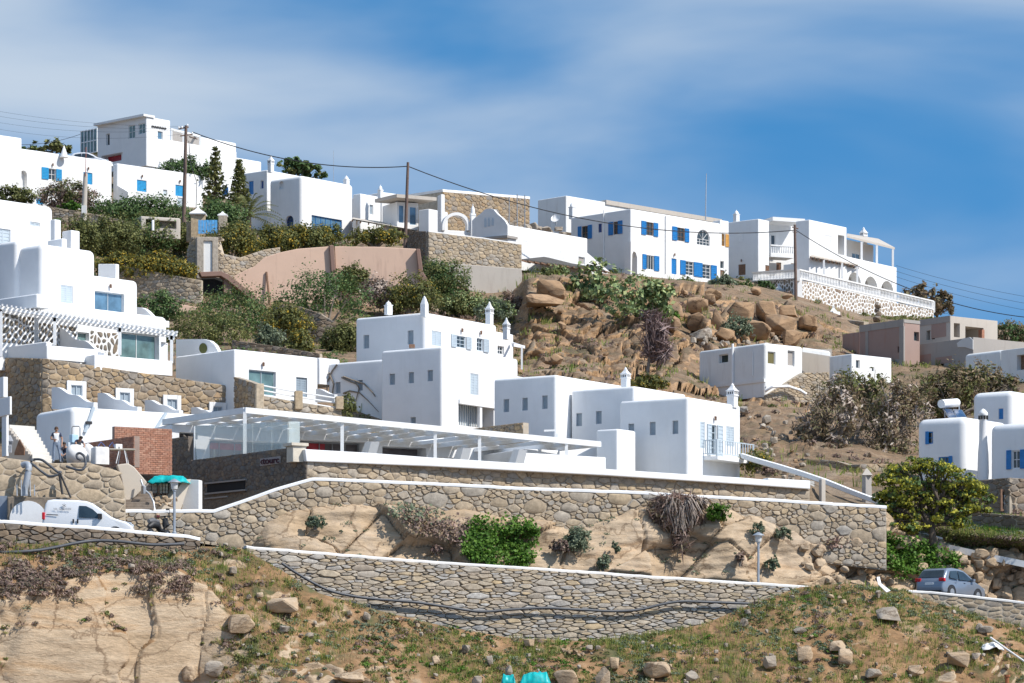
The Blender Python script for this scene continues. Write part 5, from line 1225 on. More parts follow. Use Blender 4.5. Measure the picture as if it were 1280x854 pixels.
# --- the stepped white hotel on the left
H = house('stepped white hotel with rounded terraces, glass doors and pebbled walls', P(58, 447, 190)); a = 47; zz6 = lambda *q: z(0, 240, *q)
b = Block(-30, 244, 440, 199, a, lw=6, rx=67.5, r=.34)
window(H, b, 'R', zz6(-20, 184, 52, 319), 'closed', GREYP, depth=.15); window(H, b, 'R', zz6(150, 151, 198, 170), 'closed', GREYP, depth=.12)
b.build(H, WHITE)
b = Block(51.5, 304, 440, 195, a, lx=15.5, rx=120.5, r=.38)
window(H, b, 'R', (75.5, 357, 91, 379), 'closed', GREYP, depth=.12)
b.build(H, WHITE)
b = Block(20, 300, 420, 196.2, a, lw=2, rx=52, r=.3); b.build(H, WHITE)
b = Block(50, 335, 440, 195.4, a, lw=3, rx=173.5, r=.32)
window(H, b, 'R', (118.4, 365.5, 155.5, 392), 'glass', frame=GREYP, nx=2, nz=1, depth=.25, glass=GLASS_B, lamp=True)
b.build(H, WHITE)
for (cx, ty, by, Y, lx, rx) in ((77.5, 298, 320, 198.2, 59, 84), (89, 287.5, 322, 199.6, 77, 100), (68.5, 274, 306, 199.6, 62.5, 76.5)): bb_ = Block(cx, ty, by, Y, a, lx=lx, rx=rx, r=.08); bb_.build(H, WHITE)
slab_px([(122.5, 330), (144.5, 330), (144.5, 357), (122.5, 350)], (144.5, 340, 200.2), a + 90, .3, 'wing_wall', WHITE, H, bevel=.05)
slab_px([(170, 409)] + wave(171, 384, 192, 398, 10, .5) + wave(192, 398, 207, 401, 6, 1) + [(207, 409)], (206, 400, 200.5), a + 90, .3, 'wing_wall', WHITE, H)
bt = Block(46.5, 376.5, 470, 191.8, a, lx=-25, rx=210.5, r=.35)
# pebbled wall under the pergola, and the wide glass door
window(H, bt, 'R', (150, 417, 199, 456), 'glass', nx=2, nz=1, depth=.4, glass=GLASS_G, name='door'); window(H, bt, 'R', (201, 428, 213, 460), 'dark', glass=PAINT, depth=.3)
window(H, bt, 'R', (97, 415.5, 111.5, 427), 'dark', glass=GLASS_G, depth=.3)
bt.build(H, WHITE)
def pebbles(root, b, rect, name='pebble', seed=4):
 u0, u1, z0, z1 = b.rect('R', *rect); rg = random.Random(seed); C, d, n = b.face('R'); st = pack(u1 - u0, lambda u: z0, lambda u: z1, [(.2, 6), (.13, 16)], .8, rg)
 J = MB(); k1 = 0; st.sort(key=lambda s: -s[2])
 for (u, zc, r_), poly, A in st:
  cx = sum(p[0] for p in poly) / len(poly); cz = sum(p[1] for p in poly) / len(poly); m = len(poly); vs = []
  pp = []
  for i in range(m):
   p, q = poly[i], poly[(i + 1) % m]
   for t in (.25, .75): pp.append((p[0] + (q[0] - p[0]) * t, p[1] + (q[1] - p[1]) * t))
  m = len(pp)
  for sc, o in ((.66, 0.002), (.62, .04), (.45, .055)):
   for p in pp: vs.append(b.pt('R', u0 + cx + (p[0] - cx) * sc, cz + (p[1] - cz) * sc, o))
  fs = [(r2 * m + i, r2 * m + (i + 1) % m, (r2 + 1) * m + (i + 1) % m, (r2 + 1) * m + i) for r2 in (0, 1) for i in range(m)] + [tuple(2 * m + i for i in range(m))]
  J.add(vs, fs)
 o = mk('pebble_stones', J, ST_SPECK, root, smooth=40); o['kind'] = 'stuff'
bp = Block(48, 396, 460, 191.0, a, lw=.6, rx=97, r=.02); bp.build(H, WHITE); pebbles(H, bp, (48, 405, 96, 440), seed=5)
bq = Block(-25, 384, 460, 187.6, a, lw=.6, rx=43, r=.02); bq.build(H, WHITE); pebbles(H, bq, (-20, 392, 42.5, 430), seed=6)
pebbles(H, bt, (112, 414, 148, 447), seed=7); pebbles(H, bt, (214, 424, 219, 458), seed=8)
# wave-topped partition
slab_px([(45, 440), (45, 412)] + wave(72, 410, 130, 441, 24, 2) + [(130, 446)], (130, 440, 188.2), a + 82, .25, 'partition_wall', WHITE, H)
# terrace parapets, the upper balcony and the front edge
for (cx, ty, by, Y, lx, rx, r_) in ((46, 367, 384, 190.6, -25, 63.5, .1),): bb_ = Block(cx, ty, by, Y, a, lx=lx, rx=rx, r=r_); bb_.build(H, WHITE, 'parapet')
b = Block(58, 427, 449, 186.6, a, lx=-30, rw=.4, r=.08); b.build(H, WHITE, 'parapet')
b = Block(58.5, 431.5, 449, 186.5, a - 8, lw=.4, rx=131, r=.08); b.build(H, WHITE, 'parapet')
b = Block(118, 443, 462, 187.4, a - 8, lw=1.4, rx=216, r=.08); b.build(H, WHITE, 'parapet')
# pergola of slats in front
Pg = empty('slat_pergola', P(100, 440, 188), 'white slatted pergola along the front of the stepped hotel', 'pergola')
f0, f1 = P(-20, 381.5, 186.2), P(221, 418.5, 192.5); r0, r1 = P(-20, 386, 190.2), P(215, 419.5, 196.5)
beam(Pg, f0, f1, .14, .2); beam(Pg, f0 + (r0 - f0) * .5 - Vector((0, 0, .12)), f1 + (r1 - f1) * .5 - Vector((0, 0, .12)), .12, .14)
for k in range(44):
 t = k / 43; p = f0 + (f1 - f0) * t; q = r0 + (r1 - r0) * t; e = (p - q).normalized() * .3; beam(Pg, p + e + Vector((0, 0, .16)), q + Vector((0, 0, .16)), .09, .12, PAINT, 'slat')
for px, ty, by in ((1, 384, 446), (68.5, 397, 432), (149.8, 410, 444), (214.5, 420, 454)):
 t = (px + 20) / 241; Y = 186.3 + 6.3 * t; post(Pg, px, ty, by, Y, .17); beam(Pg, P(px - 3.5, ty + 1.5, Y), P(px + 3.5, ty + 2.3, Y), .17, .3, PAINT, 'bracket')
# --- annex
H = house('low white annex with a sliding glass door beside the round window wall', P(293, 500, 190))
b = Block(293, 436.5, 520, 191.5, 44, lx=219, rx=397.5, r=.1)
window(H, b, 'R', (311, 463.5, 344.8, 494), 'glass', frame=GREYP, nx=2, nz=1, depth=.2, lamp=True, glass=GLASS_G); window(H, b, 'R', (370.2, 472, 384, 496), 'closed', GREYD, frame=GREYP, depth=.2)
b.build(H, WHITE)
b = Block(399, 447, 480, 207, 44, lw=2, rx=425, r=.1); b.build(H, WHITE)
an_ = R(140)
ol = [(220, 446), (220, 424.5), (238, 424), (254, 424), (262, 426), (268, 431), (272.5, 439), (272.5, 446)]
slab_px(ol, (272, 436, 196), 140, .3, 'wing_wall', WHITE, H)
A_ = P(272, 436, 195.97); d_ = Vector((math.cos(an_), math.sin(an_), 0)); n_ = Vector((d_.y, -d_.x, 0)); n_ = n_ if n_.y < 0 else -n_
mb = MB(); mb.prism([toplane(254 + 4.9 * math.cos(t * math.pi / 10), 435.5 + 6.5 * math.sin(t * math.pi / 10), A_, n_) for t in range(20)], n_ * .02); mk('round_opening', mb, L_OLIVE, H)
slab_px([(394, 503)] + wave(395, 486, 418, 493, 10, 1) + [(418, 503)], (418, 495, 191.5), 120, .2, 'side_wall', WHITE, H)
# --- white terrace walls with wave topped partitions before the stone base
H = empty('white_terrace_wall', P(88, 560, 180), 'long white terrace wall with wave topped partitions below the small framed windows', 'terrace wall'); a = 34
b = Block(89, 508, 572, 177.5, a, lx=43, rx=330, r=.35); b.build(H, WHITE)
for (x0, y0, x1, y1, Y) in ((64.5, 484.5, 117, 505.5, 179.5), (122, 491.5, 172, 511, 182.5), (181, 500.5, 224, 515.5, 185), (239, 509.5, 268, 518.5, 187.6)):
 slab_px([(x0, y1 + 6), (x0, y0)] + wave(x0 + 4, y0 - .5, x1 - 3, y1 - 2.5, 16, 2) + [(x1, y1 - 2.5), (x1, y1 + 8)], (x1, y1, Y - 1.2), 125, .25, 'partition_wall', WHITE, H)
for x0, y0, x1, y1 in ((116.5, 509, 105.5, 541), (207, 516, 194, 537)):
 Yw = 178 + (x0 - 89) * .031; u0, u1, z0_, z1_ = b.rect('R', x1, y0, x0, y1)
 mb = MB(); mb.tube([b.pt('R', u1, z1_, .06), b.pt('R', u0, z0_, .06)], .1, 6); mk('drainpipe', mb, GREYP, H)
mb = MB(); u0, u1, z0_, z1_ = b.rect('R', 110, 525, 117, 529); mb.box(b.pt('R', u0, z0_, .1), b.dR * .16, b.nR * .1, (0, 0, .08)); mk('wall_lamp', mb, BLACK, H)
# framed windows of the stone base
for (x0, y0, x1, y1, ox, oy) in ((330, 143, 427, 225, 0, 0), (573, 180, 664, 262, 0, 0), (810, 214, 900, 300, 0, 0), (1040, 250, 1126, 306, 0, 0)):
 q = z(0, 440, x0, y0, x1, y1 + 14)
 Yq = 185.9 + (q[0] - 60) * .0282
 bw = Block(q[0], q[1], q[3], Yq - .06, 29, lw=.12, rx=q[2], r=.02)
 fr = .26
 w = mk('window', frame_mb(bw, 'R', 0, bw.wR, bw.zb, bw.zt, 0, t=fr, dep=.14, nx=1, nz=1), WHITE, HB, bevel=.02)
 mk('pane', panel(bw, 'R', fr - .02, bw.wR - fr + .02, bw.zb + fr - .02, bw.zt - fr + .02, .012, .03), GREYD, w); mk('frame', frame_mb(bw, 'R', fr, bw.wR - fr, bw.zb + fr, bw.zt - fr, .03, t=.05, dep=.05, nx=2, nz=1), GREYP, w)
# --- restaurant terrace: white parapet, frame and glass
T = empty('terrace_parapet', P(640, 585, 169), 'long plain white parapet above the rubble wall in front of the pergola', 'parapet')
slab_px([(381, 561.5), (460, 566), (540, 572), (650, 579), (760, 586.5), (860, 593), (926, 597), (960, 600), (960, 597.5), (1013, 601), (1013, 611.5), (930, 605.5), (760, 594.5), (540, 583), (383, 577)], (383, 570, 163.0), 28, .55, 'parapet', WHITE, T, bevel=.04)
bx_ = Block(366, 557, 577, 163.0, 28, lw=.8, rx=382.5, r=.04); tag_root = empty('pier', P(366, 575, 163), 'square cream stone pier at the end of the white parapet', 'pier'); bx_.build(tag_root, CREAM, 'shaft')
mk('cap', panel(bx_, 'R', -.1, bx_.wR + .1, bx_.zt + .003, bx_.zt + .15, -1.0, .1), CREAM, tag_root)
Pg = empty('white_pergola', P(500, 580, 166), 'long white steel pergola with a slatted roof over the restaurant terrace', 'pergola')
f0, f1 = P(306, 513, 166.7), P(750, 555.5, 176.2); back = Vector((-5.0, 7.2, .05))
beam(Pg, f0, f1, .22, .3); beam(Pg, f0 + back, f1 + back, .2, .28);
beam(Pg, f0 + Vector((0, .11, 0)), f0 + back, .2, .32); beam(Pg, f1, f1 + back, .18, .26)
for k in range(1, 16): t = k / 16; p = f0 + (f1 - f0) * t; beam(Pg, p + back * .03 - Vector((0, 0, .02)), p + back * .985 - Vector((0, 0, .02)), .11, .2 if k % 3 else .26, PAINT, 'rafter')
for k in range(16):
 for j in range(5):
  t0 = (k + .06) / 16; t1 = (k + .94) / 16; s = .06 + j * .19
  if RNG.random() < .12: continue
  p = f0 + (f1 - f0) * t0 + back * s; q = f0 + (f1 - f0) * t1 + back * s; w = back * .125; up = Vector((0, 0, .06 + .02 * ((j * 7 + k * 3) % 3)))
  mb = MB(); mb.add([p + up, q + up, q + w + up, p + w + up, p + up * 1.5, q + up * 1.5, q + w + up * 1.5, p + w + up * 1.5], [(0, 3, 2, 1), (4, 5, 6, 7), (0, 1, 5, 4), (1, 2, 6, 5), (2, 3, 7, 6), (3, 0, 4, 7)]); mk('roof_slat', mb, PAINT, Pg)
for px, ty, by in ((306, 515, 568.5), (427.7, 526, 572), (544, 537, 578), (599.5, 542, 582), (708, 552.5, 590)):
 t = (px - 306) / 444; post(Pg, px, ty, by, 166.7 + 9.5 * t, .17)
Gl = empty('glass_screen', P(300, 575, 167), 'clear glass wind screen of five panes on the dark clad wall', 'glass screen')
gx = [243.5, 268, 292, 316, 340, 360]
gY = lambda px: 169.2 + (px - 243) * (164.2 - 169.2) / 117
gb = lambda px: 575 + (px - 243) * (-15 / 117)
for i in range(5):
 xa, xb = gx[i] + .2, gx[i + 1] - .2; top = lambda px: 532 - (px - 243) * .04
 q = [P(xa, gb(xa), gY(xa)), P(xb, gb(xb), gY(xb)), P(xb, top(xb), gY(xb)), P(xa, top(xa), gY(xa))]; n_ = (q[1] - q[0]).cross(q[3] - q[0]).normalized() * .02
 mb = MB(); mb.prism(q, n_); mk('pane', mb, CLEAR, Gl)
q = [P(360.5, 562, 164.6), P(374.5, 561, 166.5), P(374.5, 527, 166.5), P(360.5, 527, 164.6)]; mb = MB(); mb.prism(q, Vector((.015, -.012, 0))); mk('pane', mb, CLEAR, Gl)
mb = MB(); mb.tube([P(243, 575, 169.3), P(243, 533, 169.3)], .05, 6); mk('post', mb, PAINT, Gl)
H = house('low white restaurant hall with long dark openings behind the pergola', P(450, 590, 175), name='restaurant')
b = Block(214, 530, 606, 173.0, 28, lw=4, rx=760, r=.08)
for q in ((224, 540.5, 247, 549), (262, 551, 360, 575), (374, 551, 458, 572), (478, 559, 533, 577), (548, 572, 570, 590)):
 u = b.rect('R', *q); b.hole('R', *u, 1.2); mk('opening_back', panel(b, 'R', u[0] - .1, u[1] + .1, u[2] - .1, u[3] + .1, -1.25, -1.15), M_plain('dim_interior', (.16, .14, .14), .8, var=.4, scale=1.0), H)
 if u[1] - u[0] > 3:
  mk('glazing', frame_mb(b, 'R', u[0] + .05, u[1] - .05, u[2], u[3] - .03, -1.0, nx=5, nz=1), IRON, H); mk('red_panel', panel(b, 'R', u[0] + .1, u[0] + (u[1] - u[0]) * .5, u[3] - .45, u[3] - .1, -1.14, -1.08), RED, H)
b.build(H, WHITE)
for px, py, Y in ((455, 552, 170.5), (570, 560, 173.0), (640, 562, 172)):
 slab_px([(px - 6, py + 20), (px + 2, py), (px + 9, py), (px + 3, py + 22)], (px, py, Y), 118, .5, 'buttress', WHITE, H)
b = Block(655, 566, 606, 173.6, 34, lx=652, rx=757.5, r=.05); b.build(H, WHITE, 'low_wall')
b = Block(655, 561, 606, 178, 30, lx=596, rx=700, r=.05); b.build(H, WHITE, 'low_wall')
mb = MB()
# sign on the dark wall: letters standing off the stone
cw = [o for o in bpy.data.objects if o.name.startswith('clad_wall')][0]
A_ = P(243, 575, 169.3); B2 = P(360, 560, 164.2); d_ = Vector((B2.x - A_.x, B2.y - A_.y, 0)).normalized(); n_ = Vector((d_.y, -d_.x, 0)); n_ = n_ if n_.y < 0 else -n_
def wall_text(body, px, py, hpx, anchor, d, n, mat, parent, name, off=.1, ext=.03, wide=1.0):
 cu = bpy.data.curves.new('t', 'FONT'); cu.body = body; cu.extrude = ext; cu.size = 1.0; cu.offset = .02
 to = bpy.data.objects.new('t', cu); COL.objects.link(to); VL.update(); dg = bpy.context.evaluated_depsgraph_get()
 me = bpy.data.meshes.new_from_object(to.evaluated_get(dg)); bpy.data.objects.remove(to); bpy.data.curves.remove(cu)
 p = toplane(px, py, anchor, n) + n * off; s = hpx / F * anchor.y / .72
 M = Matrix(((d.x * s * wide, 0, n.x * s, p.x), (d.y * s * wide, 0, n.y * s, p.y), (0, s, 0, p.z), (0, 0, 0, 1))); me.transform(M); me.materials.clear(); me.materials.append(mat); me.name = name
 return link_mesh(name, me, parent)
mk('sign_plate', MB().prism([toplane(x, y, A_, n_) + n_ * .06 for x, y in ((326.5, 583), (352, 579.3), (352, 570.2), (326.5, 573.5))], n_ * .02), M_plain('worn_plate', (.36, .31, .29), .7), cw)
MAR = M_plain('maroon_letters', (.05, .008, .02), .5)
wall_text('\u2039tourc', 327.5, 580.6, 8.0, A_, d_, n_, MAR, cw, 'sign_lettering', .12, .03, 1.22)
for q in ((260, 605.5, 307, 616.5), (260, 624.5, 284, 632)):
 mk('slot_window', MB().prism([toplane(x, y + (x - q[0]) * -.1, A_, n_) + n_ * .02 for x, y in ((q[0], q[3]), (q[2], q[3]), (q[2], q[1]), (q[0], q[1]))], n_ * .045), DARK, cw)  # near-black panel laid on the stone in place of a shaded slot
 mk('lintel', MB().prism([toplane(x, y + (x - q[0]) * -.1, A_, n_) + n_ * .0 for x, y in ((q[0] - 2, q[1]), (q[2] + 2, q[1]), (q[2] + 2, q[1] - 2), (q[0] - 2, q[1] - 2))], n_ * .14), CONC, cw)
 mk('slot_sill', MB().prism([toplane(x, y + (x - q[0]) * -.1, A_, n_) + n_ * .0 for x, y in ((q[0] - 2, q[3] + 2), (q[2] + 2, q[3] + 2), (q[2] + 2, q[3]), (q[0] - 2, q[3]))], n_ * .14), CONC, cw)
# --- house with the round chimney on the right
H = house('white house with soft rounded corners, a tall round chimney and blue shutters', P(1206, 615, 188)); o7 = (1120, 470); s7 = 7.98; a = 52
b = Block(1206.5, 520.3, 622, 189, a, lx=1145, rx=1262, r=.45)
window(H, b, 'L', z(*o7, 298, 557, 370, 678, s7), 'glass', BLUE, [(1157.2, 1161.5)], frame=BLUE, nx=1, nz=2, depth=.12); window(H, b, 'L', (1173, 571, 1190.5, 586), 'glass', BLUE, [(1186.5, 1190.5)], frame=BLUE, nx=2, nz=2, depth=.15)
b.build(H, WHITE)
b = Block(1265.4, 488, 545, 199, a, lx=1214.5, rx=1310, r=.4); window(H, b, 'L', z(*o7, 1022, 324, 1070, 433, s7), 'closed', BLUE, depth=.12); b.build(H, WHITE)
b = Block(1312, 526, 622, 184.6, a, lx=1236, rw=4, r=.45)
window(H, b, 'L', (1265, 563, 1275.5, 586), 'glass', BLUE, [(1258.3, 1264.5), (1275.5, 1284)], frame=PAINT, nx=2, nz=2, depth=.15)
b.build(H, WHITE)
c = P(1229, 622, 187.6); zt_ = P(1229, 511, 187.6).z - c.z; k = 1 / F * 187.6
mk('chimney', MB().lathe(c, [(3.5 * k, 0), (5.5 * k, zt_ * .1), (7.2 * k, zt_ * .28), (6.6 * k, zt_ * .5), (5.2 * k, zt_ * .64), (5.0 * k, zt_ * .92), (6.0 * k, zt_ * .935), (5.6 * k, zt_ * .955), (3 * k, zt_ * .985), (.4 * k, zt_)], 18), WHITE, H, smooth=50)
mb = MB()
for t in range(8): an_ = t * math.pi / 4 + .2; mb.box(c + Vector((math.cos(an_) * 5.0 * k, math.sin(an_) * 5.0 * k, zt_ * .9)), (.06, 0, 0), (0, .06, 0), (0, 0, .11))
mk('vent', mb, DARK, H)
Sh = empty('solar_heater', P(1193, 520, 192), 'solar water heater with white tank and two dark blue panels on the flat roof', 'solar heater')
mb = MB(); mb.tube([P(1176.5, 505, 192.6), P(1196, 503.5, 194)], .26, 14); mk('tank', mb, PAINT, Sh, smooth=40)
pa = M_glass('solar_panel', (.03, .07, .16), .15)
for x0 in (0, 1):
 q = [P(1179 + 12.5 * x0, 510.5 + .8 * x0, 193.2), P(1190 + 12.5 * x0, 511.6 + .8 * x0, 193.6), P(1196.5 + 12 * x0, 521.5, 191.2), P(1186.5 + 9 * x0, 522.3 - .3 * x0, 190.9)]; n_ = (q[1] - q[0]).cross(q[3] - q[0]).normalized(); n_ = n_ if n_.y < 0 else -n_
 fr = MB(); fr.prism(q, -n_ * .08); f_ = mk('solar_panel', fr, GALV, Sh); ct = sum(q, Vector()) / 4; mk('pane', MB().prism([ct + (p - ct) * .9 + n_ * .004 for p in q], n_ * .012), pa, f_)
for px, Y in ((1181, 193.4), (1199, 194)): post(Sh, px, 506, 522, Y, .07, GALV, 'leg')
Dw = empty('cellar_door', P(1255, 638, 183), 'narrow dark red doorway with a white inner door in the rubble wall', 'door')
bd = Block(1250, 612, 639, 183.2, 20, lw=.1, rx=1263, r=.01)
mk('door_frame', frame_mb(bd, 'R', 0, bd.wR, bd.zb, bd.zt, 0, t=.12, dep=.1, nx=1, nz=1), WOOD, Dw); mk('opening', panel(bd, 'R', .1, bd.wR - .1, bd.zb + .1, bd.zt - .1, .0, .03), DARK, Dw); mk('door_leaf', frame_mb(bd, 'R', bd.wR * .35, bd.wR * .85, bd.zb + .12, bd.zt - .3, .031, t=.07, dep=.04, nx=1, nz=1), PAINT, Dw)
# --- pink retaining walls and the odd structures on the hillside
slab_px([(282, 352), (300, 341), (318, 333), (330, 322), (348, 316), (372, 311), (412, 308), (414, 345), (446, 372), (446, 396), (336, 396), (318, 372)], (412, 330, 262), 8, .6, 'pink_wall', PINK, None, 'broad pink rendered retaining wall with a stepped upper edge', 'retaining wall', bevel=.05)
slab_px([(418, 308), (470, 308.5), (520, 311), (524, 330), (526, 345), (531, 356), (531, 395), (440, 395), (444, 372), (420, 349)], (470, 340, 262.5), 4, .6, 'pink_wall', PINK, None, 'second pink rendered retaining wall curving down at its end', 'retaining wall', bevel=.05)
slab_px([(411.5, 306.5), (417, 306.5), (420, 346), (452, 374), (453, 386), (446, 386), (440, 374), (415, 352)], (415, 340, 261.7), 6, .8, 'buttress_wall', PINKD, None, 'dark brown sloping buttress between the two pink walls', 'buttress', bevel=.05)
slab_px([(520, 311), (525, 311), (529, 340), (542, 361), (538, 363), (524, 346)], (525, 340, 262.2), 4, .9, 'coping_wall', PINKD, None, 'curved brown end coping at the lower end of the pink wall', 'coping', bevel=.05)
slab_px([(249, 340), (276, 339), (286, 343), (337, 385), (334, 390), (284, 350), (276, 345), (252, 346)], (270, 345, 259.4), 14, .9, 'ramp_beam', PINKD, None, 'brown stair beam slanting down beside the pink wall', 'stair beam', bevel=.04)
slab_px([(252, 345), (287, 349), (287, 366), (252, 366)], (270, 345, 260.6), 14, .2, 'shade_panel', DARK, None, 'black panel standing in for shade beneath the brown stair beam', 'shade_panel')  # near-black sheet takes the place of shade below the beam
slab_px([(280, 347), (289, 352), (289, 368), (280, 368)], (284, 350, 259.9), 14, .8, 'pier', PINKD, None, 'stubby brown pier under the slanting stair beam', 'pier')
mb = MB(); mb.tube([P(333, 340, 261.2), P(338, 388, 260.8)], .09, 6); tag(mk('fence_pole', mb, WOOD), 'thin leaning brown pole in front of the pink wall', 'pole')
slab_px([(182, 376), (212, 378), (246, 384), (246, 408), (182, 408)], (210, 390, 252), 8, .5, 'pink_wall', PINK, None, 'short pink wall under the tan retaining wall beside the hotel', 'retaining wall', bevel=.05)
slab_px([(545, 328), (600, 332), (652, 336), (655, 372), (640, 371), (590, 365), (572, 352)], (600, 350, 280.6), 14, 1.0, 'concrete_footing', CONC_L, None, 'bare pale concrete footing below the wide rubble wall', 'footing', bevel=.05)
Dr = empty('gate_pier', P(254, 340, 260.5), 'stone pier holding a narrow weathered white door', 'gate')
b = Block(246, 296, 348, 260.6, 12, lw=1.2, rx=273, r=.05); q = b.rect('R', *z(0, 120, 1015, 722, 1060, 880)); b.hole('R', *q, .25); b.build(Dr, ST_TAN, 'pier'); mk('door', panel(b, 'R', q[0] + .02, q[1] - .02, q[2] + .02, q[3] - .02, -.24, -.14), WHITE_OLD, Dr)
G = empty('garden_gate', P(258, 293, 272), 'bright blue slatted gate between two stone pillars with white pyramid caps', 'gate')
for (x0, x1, ty, cy) in ((238.5, 257, 268, 259), (273, 284, 269.5, 264.5)):
 b = Block(x0, ty, 302, 272, 6, lw=1.0, rx=x1, r=.03); b.build(G, ST_TAN, 'pillar'); c = b.C + b.dR * b.wR / 2 + b.dL * .5; hh = P(0, cy, c.y).z - b.zt
 mk('cap', MB().lathe((c.x, c.y, b.zt + .002), [(b.wR * .78, 0), (b.wR * .8, .1), (b.wR * .3, hh * .6), (.05, hh)], 4), WHITE_FAR, G)
b = Block(233, 278, 302, 272.6, 6, lw=.5, rx=286, r=.03); b.build(G, ST_TAN, 'wall')
for k in range(7): x = 247.8 + k * 3.45; slab_px([(x, 292), (x + 3.1, 292.3), (x + 3.1, 275.3), (x, 275)], (260, 285, 271.3), 6, .08, 'slat', M_plain('pale_blue_gate', (.10, .36, .68), .5, var=.3, scale=4), G)
slab_px([(276, 291)] + [(278.2 + 2.2 * math.cos(math.pi - math.pi * t / 8), 286.5 - 3 * math.sin(math.pi * t / 8)) for t in range(9)] + [(280.5, 291)], (278, 288, 271.2), 6, .1, 'niche', DARK, G)
S = empty('concrete_shelter', P(197, 290, 277), 'low grey concrete bin shelter with open fronts beside the wooden pole', 'shelter')
b = Block(176, 270, 296, 276, 22, lx=168.5, rx=226, r=.12)
for q in ((727, 614, 760, 650), (770, 622, 880, 660)): q = b.rect('R', *z(0, 120, *q)); b.hole('R', *q, .8); mk('shelter_back', panel(b, 'R', q[0] - .05, q[1] + .05, q[2] - .05, q[3] + .05, -.85, -.78), CONC, S)
b.build(S, CONC_L)
b = Block(190, 275, 288, 275, 22, lw=.2, rx=193, r=.05); b.build(S, PAINT, 'post')
# little white fuse boxes and shrine on the terrace below the flecked wall
for px, ty, by, Y, lb in ((973, 358, 372, 321, 'squat white meter box with a stub pillar beside the wooden pole'), (1041.5, 386, 403, 309, 'small white shrine box with a pointed top on the low wall')):
 S = empty('meter_box' if px < 1000 else 'shrine', P(px, by, Y), lb, 'box'); b = Block(px, ty + 3, by, Y, 35, lw=1.0, rw=.9, r=.04); b.build(S, WHITE_FAR, 'body'); c = b.C + b.dR * .45 + b.dL * .5
 mk('cap', MB().lathe((c.x, c.y, b.zt + .002), [(.5, 0), (.15, .35), (.15, .6)], 4), WHITE_FAR, S)
STATUE = []
Sc = empty('cairn', P(1097, 400, 312), 'tall stack of dark rocks like a figure before the flecked wall', 'cairn')
for k, (w, h, y) in enumerate(((13, 8, 401), (9, 7, 395), (8, 6, 389.5), (11, 5, 385), (7, 5, 381))): STATUE.append((1097 + (k % 2) * 1.5 - .7, y, w, h, Sc))
# concrete path parapet, white, curving down at the right of the balconied house
pth = [(926, 567, 187), (945, 573, 186), (970, 580, 185), (1000, 589, 183.6), (1030, 599, 182), (1060, 611, 180), (1100, 626, 178)]
vs = []; fs = []
for x, y, Y in pth: p = P(x, y, Y); vs += [p + Vector((0, 0, -.26)), p, p + Vector((.18, .5, .06)), p + Vector((.18, .5, -.3))]
for i in range(len(pth) - 1):
 for j in range(4): fs.append((i * 4 + j, i * 4 + (j + 1) % 4, i * 4 + 4 + (j + 1) % 4, i * 4 + 4 + j))
fs += [(3, 2, 1, 0), tuple(len(pth) * 4 - 4 + k for k in range(4))]
mb = MB(); mb.add(vs, fs); tag(mk('path_parapet', mb, WHITE, smooth=40), 'white painted parapet of a path curving down past the balconied house', 'parapet')
pth = [(1178, 680, 173.5), (1210, 687, 173), (1240, 694, 172.6), (1285, 703, 172), (1360, 716, 172)]
vs = []; fs = []
for x, y, Y in pth: p = P(x, y - 1, Y); vs += [p + Vector((0, 0, -.35)), p, p + Vector((.1, .4, 0)), p + Vector((.1, .4, -.35))]
for i in range(len(pth) - 1):
 for j in range(4): fs.append((i * 4 + j, i * 4 + (j + 1) % 4, i * 4 + 4 + (j + 1) % 4, i * 4 + 4 + j))
mb = MB(); mb.add(vs, fs + [(3, 2, 1, 0)]); tag(mk('path_kerb', mb, WHITE_OLD, smooth=40), 'white painted kerb on the bank above the silver car', 'kerb')
Pr = empty('gate_pillar', P(1082, 625, 181), 'short grey pillar with a pyramid top beside the juniper tree', 'pillar'); b = Block(1082, 594, 632, 181, 35, lx=1077, rx=1090, r=.04); b.build(Pr, CONC, 'shaft'); c = b.C + b.dR * b.wR / 2 + b.dL * b.wL / 2; mk('cap', MB().lathe((c.x, c.y, b.zt + .002), [(.42, 0), (.05, .4)], 4), CONC_L, Pr)
Pr = empty('gate_pillar', P(1027, 615, 178), 'slim square concrete post at the end of the white parapet', 'pillar'); b = Block(1027, 599, 628, 178, 35, lw=.25, rw=.3, r=.03); b.build(Pr, CONC_L, 'shaft')
